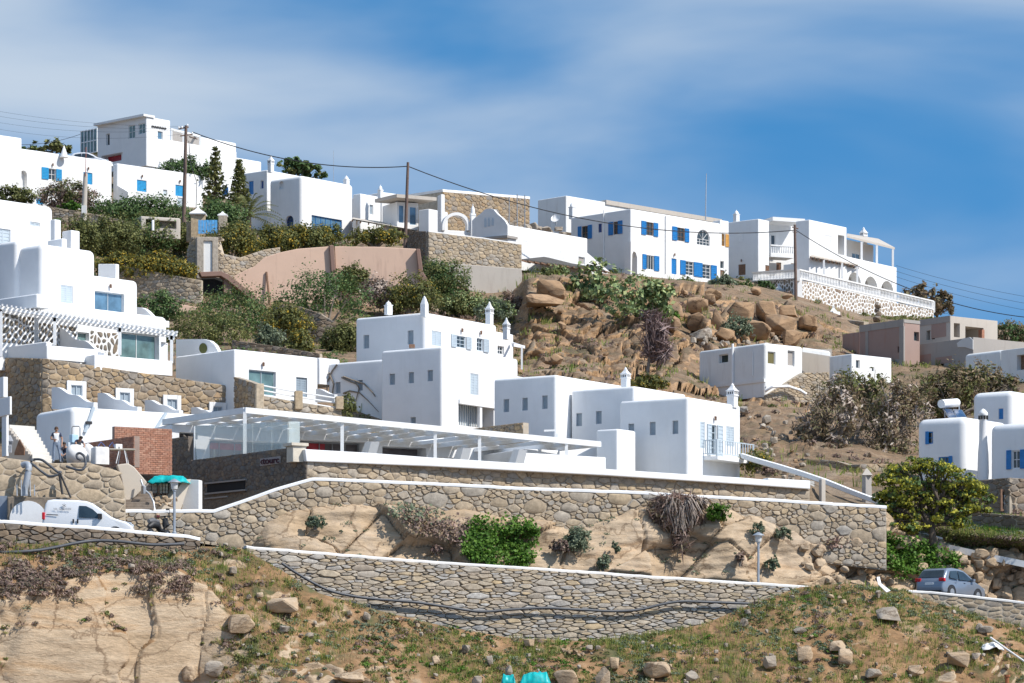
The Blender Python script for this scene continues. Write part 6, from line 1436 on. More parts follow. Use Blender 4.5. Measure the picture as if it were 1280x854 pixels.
# ------------------------------------------------------------------ vehicles
def vehicle(name, label, pos, yaw, prof, width, paint, belt, top, glass, wheels, wheel_r, pitch=0.0, cat='car', lamps_rear=(), lamps_front=(), rear_glass=None, front_glass=None, extra=None, taper=0.16):
 root = empty(name, pos, label, cat)
 M = Matrix.Translation(Vector(pos)) @ Matrix.Rotation(yaw, 4, 'Z') @ Matrix.Rotation(pitch, 4, 'Y')
 def half(zv): return width / 2 * (1 - taper * max(0, (zv - belt) / (top - belt)) - 0.04 * max(0, (0.45 - zv) / .45))
 def W(x, y, zv): return M @ Vector((x, y, zv))
 # body with wheel arches
 bm = bmesh.new()
 vs = [bm.verts.new((x, -width / 2, zz)) for x, zz in prof]; f = bm.faces.new(vs)
 ex = bmesh.ops.extrude_face_region(bm, geom=[f]); nv = [g for g in ex['geom'] if isinstance(g, bmesh.types.BMVert)]
 for v in nv: v.co.y = width / 2
 bmesh.ops.recalc_face_normals(bm, faces=bm.faces)
 rim = [e for e in bm.edges if abs(abs(e.verts[0].co.y) - width / 2) < 1e-4 and abs(e.verts[0].co.y - e.verts[1].co.y) < 1e-4]
 bmesh.ops.bevel(bm, geom=rim, offset=0.11, segments=4, affect='EDGES', profile=0.6, clamp_overlap=True)
 bmesh.ops.triangulate(bm, faces=[f for f in bm.faces if len(f.verts) > 4])
 xs = [p[0] for p in prof]; L = max(xs)
 for v in bm.verts:
  h = half(v.co.z); v.co.y *= h / (width / 2)
  e = min(v.co.x - min(xs), L - v.co.x)
  if e < .5: v.co.y *= 1 - .10 * (1 - e / .5) ** 2
 me = bpy.data.meshes.new('body'); bm.to_mesh(me); bm.free(); me.transform(M); me.materials.append(paint); me.shade_smooth(); me.set_sharp_from_angle(angle=R(38))
 body = link_mesh('body', me, root)
 for poly in glass:
  for s in (-1, 1):
   pts = [W(x, s * (half(zv) + .004), zv) for x, zv in poly]; n = Vector((0, s * .012, 0)); mb = MB(); mb.prism(pts, M.to_3x3() @ n); mk('window', mb, GLASS_D, root)
 for nm, g in (('rear_window', rear_glass), ('windscreen', front_glass)):
  if g:
   (x0, z0), (x1, z1) = g; dx = Vector((z1 - z0, 0, -(x1 - x0))).normalized(); dx = dx * (1 if (dx.x > 0) == (nm == 'windscreen') else -1) * .014
   q = [W(x0, -half(z0) * .86, z0), W(x0, half(z0) * .86, z0), W(x1, half(z1) * .84, z1), W(x1, -half(z1) * .84, z1)]; off = M.to_3x3() @ dx; mb = MB(); mb.prism([p + off * .2 for p in q], off); mk(nm, mb, GLASS_D, root)
 for x in wheels:
  for s in (-1, 1):
   c = W(x, s * (width / 2 - .10), wheel_r); ax = M.to_3x3() @ Vector((0, s, 0))
   mb = MB(); mb.tube([c - ax * .1, c - ax * .09, c + ax * .09, c + ax * .105], [wheel_r * .9, wheel_r, wheel_r, wheel_r * .9], 20); wl = mk('wheel', mb, BLACK, root, smooth=40)
   mb = MB(); mb.tube([c + ax * .08, c + ax * .118], [wheel_r * .62, wheel_r * .58], 12)
   mk('rim', mb, GALV, wl)
   ar = MB(); ar.tube([c - ax * .04, c + ax * .095], [wheel_r * 1.18] * 2, 20); mk('wheel_arch', ar, BLACK, root)
 for (x, y, zv, sx, sy, sz) in lamps_rear:
  for s in (-1, 1): mb = MB(); mb.box(W(x, s * y, zv), M.to_3x3() @ Vector((sx, 0, 0)), M.to_3x3() @ Vector((0, sy, 0)), (0, 0, sz)); mk('tail_light', mb, RED_L, root, bevel=.03)
 for (x, y, zv, sx, sy, sz) in lamps_front:
  for s in (-1, 1): mb = MB(); mb.box(W(x, s * y, zv), M.to_3x3() @ Vector((sx, 0, -.15 * sx)), M.to_3x3() @ Vector((0, sy, 0)), (0, 0, sz)); mk('headlight', mb, LENS, root, bevel=.04)
 for nm, m_, boxes in (extra or ()):
  for (x, y, zv, sx, sy, sz) in boxes: mb = MB(); mb.box(W(x, y, zv), M.to_3x3() @ Vector((sx, 0, 0)), M.to_3x3() @ Vector((0, sy, 0)), (0, 0, sz)); mk(nm, mb, m_, root, bevel=.02)
 return root, M, half
RED_L = M_plain('tail_light_red', (.55, .01, .015), .2, var=.05); LENS = M_glass('lamp_lens', (.5, .54, .58), .08)
WPAINT = M_plain('white_car_paint', (.78, .79, .80), .25, var=.02); SPAINT = M_plain('silver_blue_car_paint', (.25, .29, .35), .28, .35, var=.03)
for m_ in (WPAINT, SPAINT): m_.node_tree.nodes['Principled BSDF'].inputs['Coat Weight'].default_value = .6
vprof = [(0.02, .32), (0.0, .6), (.03, 1.05), (.12, 1.62), (.22, 1.80), (.5, 1.86), (1.6, 1.87), (2.05, 1.84), (2.35, 1.74), (2.7, 1.52), (3.25, 1.14), (3.45, 1.06), (3.95, .93), (4.22, .78), (4.33, .58), (4.33, .30), (4.15, .24), (.2, .24)]
vY = 151.6; vx = P(53.5, 650, vY); vz = road_z(110) - .05
van, vM, vhalf = vehicle('parked_van', 'white delivery van with faint grey lettering parked behind the dark rubble parapet', (vx.x, vY, cap_z(110) - .38), R(3), vprof, 1.75, WPAINT, 1.0, 1.87,
 [[(1.72, 1.04), (1.72, 1.60), (2.05, 1.60), (2.36, 1.46), (2.62, 1.24), (2.62, 1.04)]], (.75, 3.45), .32, pitch=R(2.2), cat='van',
 lamps_rear=[(.07, .80, 1.05, .07, .08, .17)], lamps_front=[(4.02, .66, .84, .20, .15, .10)], front_glass=((3.22, 1.17), (2.42, 1.69)),
 extra=[('side_trim', BLACK, [(.48, -.862, 1.12, .28, .012, .02)]), ('door_handle', BLACK, [(1.48, -.885, .86, .04, .012, .10), (1.68, -.885, .86, .04, .012, .10)]), ('wing_mirror', BLACK, [(2.72, -.93, 1.14, .10, .10, .12), (2.72, .93, 1.14, .10, .10, .12)]), ('number_plate', PAINT, [(4.34, 0, .5, .01, .26, .06)])])
R3 = vM.to_3x3(); a_ = vM @ Vector((.52, -.86, 1.35)); GTX = M_plain('faded_grey_letters', (.33, .34, .36), .6)
nv_ = (R3 @ Vector((0, -1, 0))).normalized(); dv_ = (R3 @ Vector((1, 0, 0))).normalized()
pp = a_; px_ = CX + pp.x / pp.y * F; py_ = HY - pp.z / pp.y * F
wall_text('VIIL. SAMARESI', px_, py_, 2.6, vM @ Vector((0, -.845, 1.35)), dv_, nv_, GTX, van, 'lettering', off=.012, ext=.004, wide=.95)
mb = MB(); c_ = vM @ Vector((1.02, -.835, 1.58))
for t in (35, -35, 90): dd = (dv_ * math.cos(R(t)) + Vector((0, 0, 1)) * math.sin(R(t))) * .11; mb.tube([c_ - dd + nv_ * .012, c_ + dd + nv_ * .012], .014, 4)
mk('emblem', mb, GTX, van)
cprof = [(.04, .30), (0.0, .52), (.02, .82), (.10, 1.0), (.42, 1.42), (.58, 1.55), (1.0, 1.615), (1.7, 1.61), (2.15, 1.54), (2.6, 1.34), (3.12, 1.03), (3.5, .93), (3.95, .78), (4.18, .6), (4.22, .36), (4.1, .24), (.2, .24)]
cY = 165.5; cx_ = P(1161, 735, cY)
vehicle('parked_car', 'silver blue hatchback seen from behind on the road below the green hanging plants', (cx_.x, cY, road_z(1190) - .0), R(50), cprof, 1.78, SPAINT, .98, 1.61,
 [[(.62, 1.06), (.74, 1.42), (1.42, 1.50), (1.42, 1.03)], [(1.50, 1.03), (1.50, 1.50), (2.05, 1.46), (2.85, 1.07), (2.85, 1.03)]], (.82, 3.35), .33, pitch=R(2.6),
 lamps_rear=[(.10, .72, .93, .09, .17, .09)], lamps_front=[(4.02, .62, .72, .15, .16, .08)], rear_glass=((.13, 1.06), (.42, 1.45)), front_glass=((3.08, 1.07), (2.2, 1.53)),
 extra=[('wing_mirror', SPAINT, [(2.72, -.95, 1.08, .09, .10, .07), (2.72, .95, 1.08, .09, .10, .07)]), ('number_plate', PAINT, [(.0, 0, .72, .012, .26, .06)]), ('bumper', BLACK, [(.05, 0, .32, .05, .75, .07)]), ('door_handle', SPAINT, [(1.25, -.885, .9, .08, .02, .015), (2.05, -.885, .9, .08, .02, .015)])], taper=.2)
p = P(-95, 655, 151.8); vehicle('parked_car', 'white car with only its bonnet showing beside the arched garage', (p.x, 151.8, cap_z(-20) - .5), R(3), cprof, 1.75, WPAINT, .98, 1.61,
 [[(.62, 1.06), (.74, 1.42), (1.42, 1.50), (1.42, 1.03)], [(1.50, 1.03), (1.50, 1.50), (2.05, 1.46), (2.85, 1.07), (2.85, 1.03)]], (.82, 3.35), .33, lamps_rear=[(.10, .72, .93, .09, .17, .09)], lamps_front=[(4.02, .62, .72, .15, .16, .08)], rear_glass=((.13, 1.06), (.42, 1.45)), front_glass=((3.08, 1.07), (2.2, 1.53)), taper=.2, pitch=R(1))
p = P(88, 213, 318); vehicle('parked_car', 'white car parked on the hilltop beside the glazed porch', (p.x, 318, p.z), R(-12), cprof, 1.75, WPAINT, .98, 1.61,
 [[(.62, 1.06), (.74, 1.42), (1.42, 1.50), (1.42, 1.03)], [(1.50, 1.03), (1.50, 1.50), (2.05, 1.46), (2.85, 1.07), (2.85, 1.03)]], (.82, 3.35), .33, lamps_rear=[(.10, .72, .93, .09, .17, .09)], lamps_front=[(4.02, .62, .72, .15, .16, .08)], rear_glass=((.13, 1.06), (.42, 1.45)), front_glass=((3.08, 1.07), (2.2, 1.53)), taper=.2)
# scooter and the helmet hung on it
sY = 153.0; s0 = P(198, 668, sY); s0.z = road_z(198) + .12; Sco = empty('parked_scooter', s0, 'black parked scooter with a mirror stalk between the lamp post and the van', 'scooter')
def sw(x, y, zv): return s0 + Vector((x * .55 + y * .8, x * .8 - y * .55, zv * 1.15))
for x in (-.6, .62):
 mb = MB(); c = sw(x, 0, .24); ax = sw(x, 1, .24) - c; mb.tube([c - ax * .06, c - ax * .05, c + ax * .05, c + ax * .06], [.2, .24, .24, .2], 16); w_ = mk('wheel', mb, BLACK, Sco, smooth=40); mb = MB(); mb.tube([c - ax * .066, c + ax * .066], .12, 10); mk('rim', mb, GALV, w_)
mb = MB(); mb.tube([sw(-.75, 0, .5), sw(-.5, 0, .62), sw(-.1, 0, .62), sw(.1, 0, .4), sw(.35, 0, .36), sw(.55, 0, .62), sw(.5, 0, .92)], [.1, .19, .18, .12, .13, .18, .12], 10); mk('body', mb, BLACK, Sco, smooth=60)
mb = MB(); mb.tube([sw(-.72, 0, .74), sw(-.4, 0, .78), sw(0, 0, .74)], [.1, .15, .1], 8); mk('saddle', mb, M_plain('grey_vinyl', (.12, .12, .125), .5), Sco, smooth=60)
mb = MB(); mb.tube([sw(.5, -.34, 1.0), sw(.48, -.1, 1.0), sw(.48, .1, 1.0), sw(.5, .34, 1.0)], .022, 6); mb.tube([sw(.5, 0, .9), sw(.48, 0, 1.02)], .04, 6); mk('handlebar', mb, BLACK, Sco)
mb = MB(); mb.tube([sw(.48, .3, 1.0), sw(.44, .36, 1.22), sw(.42, .3, 1.27)], .014, 5); mb.box(sw(.42, .24, 1.28), (.09, 0, 0), (0, .02, 0), (0, 0, .04)); mk('mirror', mb, BLACK, Sco)
mb = MB(); mb.lathe(sw(.56, 0, .72), [(.10, 0), (.12, .06), (.07, .13)], 10); mk('headlight', mb, LENS, Sco, smooth=40)
hp = sw(.35, -.38, 1.0); hel = MB(); hel.lathe(hp, [(.09, -.12), (.135, -.06), (.14, .02), (.11, .1), (.05, .145), (.005, .15)], 14)
ho = mk('helmet', hel, M_plain('tan_leather', (.30, .20, .12), .5), None, smooth=60); tag(ho, 'round tan helmet hung on the handlebar of the black scooter', 'helmet')
vp = MB(); vp.box(hp + Vector((.06, -.12, .0)), (.07, .02, 0), (-.01, .03, 0), (0, 0, .05)); mk('visor', vp, M_plain('dark_red_visor', (.12, .02, .02), .3), ho)
# ------------------------------------------------------------------ people
SKIN = M_plain('skin', (.40, .23, .155), .6, var=.06); HAIR = M_plain('dark_hair', (.03, .022, .018), .7); TEE = M_plain('white_tee', (.72, .73, .75), .85, var=.06, scale=8); NAVY = M_plain('navy_cloth', (.03, .04, .075), .85, var=.15, scale=8); JEAN = M_plain('faded_jeans', (.20, .25, .33), .85, var=.2, scale=8); SHOE = M_plain('grey_shoes', (.12, .12, .13), .7); GREYC = M_plain('grey_cloth', (.20, .21, .23), .85, var=.15)
def person(label, J, mats, hair=HAIR, cap_=None):
 """J: joint -> world position. One skinned surface; materials by region: (skin, sleeve, torso, legs, shoes)"""
 root = empty('person', Vector((J['hip'].x, J['hip'].y, min(v.z for v in J.values()))), label, 'person')
 names = []; co = []; rad = []; ed = []
 def add(n, p, r_): names.append(n); co.append(Vector(p)); rad.append(r_); return len(names) - 1
 ix = {}
 def v(n, r_): ix[n] = add(n, J[n], r_)
 for n, r_ in (('hip', .135), ('waist', .12), ('chest', .145), ('neck', .055), ('chin', .06)): v(n, r_)
 for a, b in (('hip', 'waist'), ('waist', 'chest'), ('chest', 'neck'), ('neck', 'chin')): ed.append((ix[a], ix[b]))
 hd = J['head']; fw = J['face'].normalized()
 i0 = add('head', hd, .088); i1 = add('head', hd + (hd - J['chin']).normalized() * .08, .078); ed += [(ix['chin'], i0), (i0, i1)]
 for s in ('l', 'r'):
  for n, r_ in (('sh', .065), ('el', .045), ('wr', .030)): v(s + n, r_)
  ed += [(ix['chest'], ix[s + 'sh']), (ix[s + 'sh'], ix[s + 'el']), (ix[s + 'el'], ix[s + 'wr'])]
  d = (J[s + 'wr'] - J[s + 'el']).normalized(); q = J[s + 'wr'] + d * .07; pm = add('hand', q, .034); ed.append((ix[s + 'wr'], pm))
  sd_ = d.cross(Vector((0, 0, 1))); sd_ = sd_.normalized() if sd_.length > .1 else Vector((1, 0, 0)); dn = d.cross(sd_)
  for k in range(4):
   o = sd_ * (-.027 + .018 * k); l_ = (.06, .072, .068, .052)[k]; a = add('hand', q + d * .045 + o, .0095); b = add('hand', q + d * (.045 + l_ * .55) + o + dn * .008, .009); c = add('hand', q + d * (.04 + l_) + o + dn * .03, .0075); ed += [(pm, a), (a, b), (b, c)]
  a = add('hand', q - sd_ * .04 + d * .0, .011); b = add('hand', q - sd_ * .055 + d * .04 + dn * .01, .009); ed += [(pm, a), (a, b)]
  for n, r_ in (('hj', .105), ('kn', .065), ('an', .045)): v(s + n, r_)
  ft = add('foot', J[s + 'an'] + Vector((fw.x * .08, fw.y * .08, -.055)), .045); tt = add('foot', J[s + 'an'] + Vector((fw.x * .19, fw.y * .19, -.065)), .035)
  ed += [(ix['hip'], ix[s + 'hj']), (ix[s + 'hj'], ix[s + 'kn']), (ix[s + 'kn'], ix[s + 'an']), (ix[s + 'an'], ft), (ft, tt)]
 me = bpy.data.meshes.new('b'); me.from_pydata([tuple(c) for c in co], ed, []); me.update(); o = bpy.data.objects.new('b', me); COL.objects.link(o)
 sk = o.modifiers.new('s', 'SKIN'); sk.use_smooth_shade = True
 for i, r_ in enumerate(rad): me.skin_vertices[0].data[i].radius = (r_, r_)
 me.skin_vertices[0].data[0].use_root = True
 sb = o.modifiers.new('u', 'SUBSURF'); sb.levels = 1; sb.render_levels = 1
 VL.update(); m2 = bpy.data.meshes.new_from_object(o.evaluated_get(bpy.context.evaluated_depsgraph_get())); bpy.data.objects.remove(o)
 for m_ in mats: m2.materials.append(m_)
 reg = {'neck': 0, 'chin': 0, 'head': 0, 'hand': 0, 'hip': 3, 'waist': 2, 'chest': 2, 'foot': 4}
 for s in ('l', 'r'): reg.update({s + 'sh': 1, s + 'el': 0, s + 'wr': 0, s + 'hj': 3, s + 'kn': 3, s + 'an': 3})
 segs = [(co[a], co[b], reg[names[a]], reg[names[b]]) for a, b in ed]
 for pl in m2.polygons:
  c = Vector(pl.center); best = (9e9, 0)
  for a, b, ra, rb in segs:
   ab = b - a; t = max(0, min(1, (c - a).dot(ab) / max(1e-9, ab.length_squared))); dd = (c - a - ab * t).length
   if dd < best[0]: best = (dd, ra if t < .55 else rb)
  pl.material_index = best[1]; pl.use_smooth = True
 m2.name = 'body'; body = link_mesh('body', m2, root)
 up = (hd - J['chin']).normalized(); sd_ = up.cross(fw).normalized()
 # hair or cap, ears, nose, eyes
 hm = bmesh.new(); bmesh.ops.create_icosphere(hm, subdivisions=3, radius=1)
 for vv in list(hm.verts):
  q = vv.co.copy(); w = hd + up * .055 - fw * .012 + sd_ * q.x * .098 + fw * q.y * .108 + up * q.z * .098
  vv.co = w
 bmesh.ops.delete(hm, geom=[vv for vv in hm.verts if (vv.co - hd).dot(up) < (.045 if (vv.co - hd).dot(fw) > .02 else -.04)], context='VERTS')
 hme = bpy.data.meshes.new('hair'); hm.to_mesh(hme); hm.free(); hme.materials.append(cap_ or hair); hme.shade_smooth(); link_mesh('cap' if cap_ else 'hair', hme, root)
 mb = MB(); mb.tube([hd + fw * .085 + up * .03, hd + fw * .112 - up * .012, hd + fw * .088 - up * .02], [.01, .016, .012], 6)
 for s in (-1, 1): mb.tube([hd + sd_ * s * .088 + up * .03, hd + sd_ * s * .098 + up * .005, hd + sd_ * s * .088 - up * .02], [.012, .018, .01], 6)
 mk('face_features', mb, mats[0], root, smooth=60)
 mb = MB()
 for s in (-1, 1): mb.lathe(hd + fw * .086 + sd_ * s * .033 + up * .022, [(.004, -.008), (.010, 0), (.004, .008)], 6)
 mb.tube([hd + fw * .090 - up * .048 - sd_ * .02, hd + fw * .094 - up * .05, hd + fw * .090 - up * .048 + sd_ * .02], .005, 5); mk('eyes_and_mouth', mb, M_plain('dark_feature', (.06, .025, .02), .5), root)
 return root
def pose(px, py, Y, yaw, h=1.72, kind='stand'):
 b = P(px, py, Y); f = Vector((math.sin(yaw), -math.cos(yaw), 0)); s = Vector((-f.y, f.x, 0)); k = h / 1.72; up = Vector((0, 0, 1))
 def q(x, y, zz): return b + (s * x + f * y + up * zz) * k
 if kind == 'stand':
  return dict(hip=q(0, 0, .93), waist=q(0, .01, 1.1), chest=q(0, 0, 1.30), neck=q(0, .0, 1.47), chin=q(0, .02, 1.53), head=q(0, .04, 1.60), face=f,
   lsh=q(-.18, .0, 1.40), lel=q(-.27, .02, 1.14), lwr=q(-.08, .24, 1.10), rsh=q(.18, 0, 1.40), rel=q(.28, -.02, 1.13), rwr=q(.26, .10, .90),
   lhj=q(-.09, 0, .88), lkn=q(-.13, .05, .49), lan=q(-.14, .0, .09), rhj=q(.09, 0, .88), rkn=q(.15, .07, .49), ran=q(.19, .0, .09))
 if kind == 'bend':
  return dict(hip=q(0, -.12, .72), waist=q(0, .0, .82), chest=q(0, .18, .98), neck=q(0, .30, 1.08), chin=q(0, .36, 1.10), head=q(0, .41, 1.15), face=(f - up * .4),
   lsh=q(-.18, .2, 1.04), lel=q(-.24, .38, .86), lwr=q(-.10, .52, .72), rsh=q(.18, .2, 1.04), rel=q(.25, .36, .84), rwr=q(.12, .52, .70),
   lhj=q(-.1, -.1, .68), lkn=q(-.15, .16, .42), lan=q(-.15, -.05, .09), rhj=q(.1, -.1, .68), rkn=q(.15, .16, .42), ran=q(.15, -.05, .09))
 return dict(hip=q(0, -.15, .30), waist=q(0, -.1, .46), chest=q(0, .05, .66), neck=q(0, .14, .80), chin=q(0, .19, .84), head=q(0, .23, .90), face=(f - up * .3),
   lsh=q(-.18, .06, .74), lel=q(-.24, .25, .56), lwr=q(-.1, .42, .42), rsh=q(.18, .06, .74), rel=q(.24, .25, .56), rwr=q(.1, .42, .40),
   lhj=q(-.1, -.13, .30), lkn=q(-.16, .25, .48), lan=q(-.14, .04, .09), rhj=q(.1, -.13, .30), rkn=q(.16, .25, .48), ran=q(.14, .04, .09))
person('standing man in a white shirt with navy sleeves and faded jeans on the rubble platform', pose(70.5, 578.5, 156.4, R(10), 1.74), (SKIN, NAVY, TEE, JEAN, SHOE), M_plain('brown_hair', (.09, .05, .03), .7))
person('dark haired worker leaning over the white sacks in a dark shirt', pose(96, 578, 160.2, R(35), 1.74, 'bend'), (SKIN, NAVY, GREYC, JEAN, SHOE))
person('worker crouching low behind the standing man with only his dark hair clear', pose(82, 579, 158.6, R(-10), 1.72, 'crouch'), (SKIN, GREYC, NAVY, JEAN, SHOE))
# ------------------------------------------------------------------ building site
def blob(px, py, w, h, d, Y, seed, mat, name, label=None, cat=None, group=None, sub=3, facets=0, rough=.12, parent=None, flat=.0, yaw=0.0):
 """a rounded or faceted lump resting with its foot at (px, py)"""
 rg = random.Random(seed); bm = bmesh.new()
 if facets:
  for c_ in rg.sample([(a, b_, e) for a in (-1, 1) for b_ in (-1, 1) for e in (-1, 1)], 5): bm.verts.new((c_[0] * rg.uniform(.4, .8), c_[1] * rg.uniform(.4, .8), c_[2] * rg.uniform(.4, .8)))
  for _ in range(facets + 4):
   e_ = Vector((rg.gauss(0, 1), rg.gauss(0, 1), rg.gauss(0, 1))).normalized(); bm.verts.new(e_ * rg.uniform(.85, 1.05))
  h_ = bmesh.ops.convex_hull(bm, input=bm.verts); bmesh.ops.delete(bm, geom=[v for v in bm.verts if not v.link_faces], context='VERTS')
  bmesh.ops.bevel(bm, geom=list(bm.edges), offset=.09, segments=1, affect='EDGES', clamp_overlap=True); bmesh.ops.triangulate(bm, faces=bm.faces)
  if sub > 2: bmesh.ops.subdivide_edges(bm, edges=bm.edges, cuts=1, use_grid_fill=True)
  rough *= .6
 else: bmesh.ops.create_icosphere(bm, subdivisions=sub, radius=1)
 pl = []
 co = np.array([v.co for v in bm.verts]); ns = fbm(co * 1.4 + seed * 7.3, 4, seed) * rough + fbm(co * 5 + seed, 3, seed + 5) * rough * .35
 c = P(px, py, Y); cy, sy = math.cos(yaw), math.sin(yaw)
 for v, e in zip(bm.verts, ns):
  q = v.co.copy()
  for n, dd in pl:
   t = q.dot(n) - dd
   if t > 0: q -= n * t * .93
  q = q * (1 + e); q.z = max(q.z, -.75)
  x, y, zz = q.x * w / 2, q.y * d / 2, (q.z + .75) / 1.6 * h
  zz += flat * x
  v.co = c + Vector((x * cy - y * sy, x * sy + y * cy, zz - (.2 if facets else .06) * h))
 me = bpy.data.meshes.new(name); bm.to_mesh(me); bm.free(); me.materials.append(mat); me.shade_smooth(); me.set_sharp_from_angle(angle=R(16 if facets else 60))
 o = link_mesh(name, me, parent)
 if label: tag(o, label, cat, group)
 return o
SACK = M_plain('white_sacking', (.72, .71, .69), .8, var=.1, scale=3)
blob(97, 581, 1.15, .98, 1.0, 157.6, 3, SACK, 'sack', 'rounded white sack with the worker leaning over it', 'sack', rough=.32)
blob(110, 578, .8, .9, .8, 160.5, 4, SACK, 'sack', 'grey white sack behind the square bulk bag', 'sack', rough=.16)
S = empty('bulk_bag', P(124, 580, 157.0), 'square white bulk bag standing near the brick wall', 'bag'); b = Block(119, 558, 580, 156.6, 24, lw=.8, rx=137, r=.08); b.build(S, SACK, 'bag')
mb = MB(); q = b.C + Vector((0, 0, .02)); mb.tube([q + b.dR * .15, q + b.dR * .3 + Vector((0, 0, .2)), q + b.dR * .5], .02, 5); mb.tube([q + b.dR * .7, q + b.dR * .8 + Vector((.08, 0, .22)), q + b.dR * .95], .02, 5); mk('strap', mb, M_plain('blue_webbing', (.10, .18, .45), .7), S)
B_ = empty('tool_crate', P(92, 560, 163), 'stacked grey and pale blue crates behind the white sack', 'crate'); b = Block(85, 553, 578, 160.8, 30, lx=84, rx=97, r=.03); b.build(B_, GREYP, 'crate'); b = Block(90, 543, 553, 160.8, 30, lw=.4, rx=98, r=.03); b.build(B_, M_plain('pale_blue_plastic', (.40, .58, .72), .5), 'crate')
ch = empty('chair', P(95, 550, 164), 'grey metal chair frame standing behind the crates', 'chair')
mb = MB(); mb.tube([P(90, 552, 163.5), P(90, 535, 163.5), P(91, 533, 163.5), P(99, 533, 163.5), P(100, 535, 163.5), P(100, 552, 163.5)], .03, 6); mk('back_frame', mb, IRON, ch); mb = MB(); mb.box(P(95, 552, 163.2), (.25, 0, 0), (0, .22, 0), (0, 0, .02)); mk('seat', mb, IRON, ch)
for dx in (-.22, .22):
 for dy in (-.2, .2): mb = MB(); c = P(95, 552, 163.2) + Vector((dx, dy, 0)); mb.tube([c, c - Vector((0, 0, .55))], .02, 5); mk('leg', mb, IRON, ch)
# stairs up to the hotel terrace
St = empty('stone_stairs', P(40, 572, 162), 'broad white painted steps rising past the corner of the stone base', 'stairs')
nst = 10
for k in range(nst):
 t = k / nst; px0 = 44 - 36 * t; px1 = 67 - 26 * t; y = 574 - 46 * t; Y = 160.5 + 9.0 * t
 a_ = P(px0, y, Y); b_ = P(px1, y - .5, Y + 1.0); h = (46 / nst) / F * Y
 d = b_ - a_; d.z = 0; n = Vector((-.25, .66, 0)); mb = MB(); vs = [a_, a_ + d, a_ + d + n, a_ + n]; mb.add([(v.x, v.y, a_.z - h * 1.6) for v in vs] + [(v.x, v.y, a_.z + h * .35) for v in vs], [(3, 2, 1, 0), (4, 5, 6, 7), (0, 1, 5, 4), (1, 2, 6, 5), (2, 3, 7, 6), (3, 0, 4, 7)]); mk('step', mb, CREAM if False else M_plaster('worn_white_steps', (.70, .67, .61), .3), St, bevel=.015)
slab_px([(8, 574), (8, 531)] + [(8 + 36 * t / 12 + (3 if j else 0) * 0, 531 + 44 * (t + j) / 12) for t in range(12) for j in (0, 1)] + [(46, 578)], (30, 560, 161.8), 158, .3, 'side_wall', CONC_L, St)
slab_px([(18, 566), (24, 549), (30, 560), (30, 569), (18, 569)], (24, 560, 161.2), 158, .1, 'opening', WOOD, St)
G = empty('white_gatehouse', P(5, 572, 161), 'white post with a broad box shaped cap at the picture edge', 'post')
b = Block(7.5, 515, 570, 160.4, 30, lx=2, rw=.15, r=.03); b.build(G, WHITE, 'post'); b = Block(12, 495.5, 518, 159.8, 30, lx=-30, rx=15, r=.04); b.build(G, WHITE, 'cap'); b = Block(4, 471, 496, 160.6, 30, lx=-6, rw=.25, r=.03); b.build(G, WHITE, 'upright')
mb = MB()
for k in range(5): mb.tube([P(10 + k * .6, 545, 160.8), P(11.5 + k, 552, 160.5), P(9 + k * 1.2, 558, 160.5), P(12 + k * .4, 566, 160.5)], .05, 6)
tag(mk('cable_bundle', mb, M_plain('grey_cable', (.32, .33, .35), .6)), 'bundle of grey cables hanging beside the white post', 'cables')
# brick walls
def brick_wall(label, b, f, bw=.27, bh=.105, rows=None):
 root = empty('brick_wall', P(0, 0, 1) * 0 + b.C - Vector((0, 0, b.zt - b.zb)), label, 'wall'); core = b; core.build(root, M_plain('brick_mortar', (.30, .22, .18), .95), 'core')
 C, d, n = b.face(f); w = b.wR if f == 'R' else b.wL; nr = int((b.zt - b.zb) / bh); k1 = 0; J = MB()
 for r_ in range(nr):
  z1 = b.zt - r_ * bh; u = -(r_ % 2) * bw / 2
  while u < w:
   a0 = max(u + .008, 0.0); a1 = min(u + bw - .008, w)
   if a1 - a0 > .06:
    mb = panel(b, f, a0, a1, z1 - bh + .008, z1 - .008, -.03, .02 + RNG.random() * .02)
    if k1 < 300: mk('brick', mb, BRICK_M, root); k1 += 1
    else: J.add(mb.v, mb.f)
   u += bw
 if J.v: mk('bricks', J, BRICK_M, root)['kind'] = 'stuff'
 return root
brick_wall('lower brick wall in shade facing the workers', Block(168, 545, 584, 161.5, 36, lx=107, rw=.3, r=.005), 'L')
brick_wall('taller sunlit red brick wall beside the dark clad wall', Block(143, 533, 592, 166.2, 30, lw=.3, rx=215, r=.005), 'R', rows=None)
Tb = empty('work_table', P(152, 580, 159.5), 'trestle work table with a white box in front of the brick wall', 'table')
mb = MB(); mb.box(P(153, 562, 159.5), (.62, .05, 0), (-.03, .32, 0), (0, 0, .025)); mk('table_top', mb, CREAM, Tb)
for dx in (-3, 3):
 for sy in (-.25, .25): mb = MB(); p = P(153 + dx, 562, 159.5) + Vector((0, sy, 0)); mb.tube([p, p + Vector((dx * .05, sy * .5, -.72))], .022, 5); mk('leg', mb, PAINT, Tb)
b = Block(145, 555, 561.6, 159.6, 24, lw=.3, rx=153, r=.02); BX = empty('white_box', b.C, 'small white box with a dark hole on the work table', 'box'); window(BX, b, 'R', (147.5, 558.3, 150, 561), 'dark'); b.build(BX, PAINT, 'box')
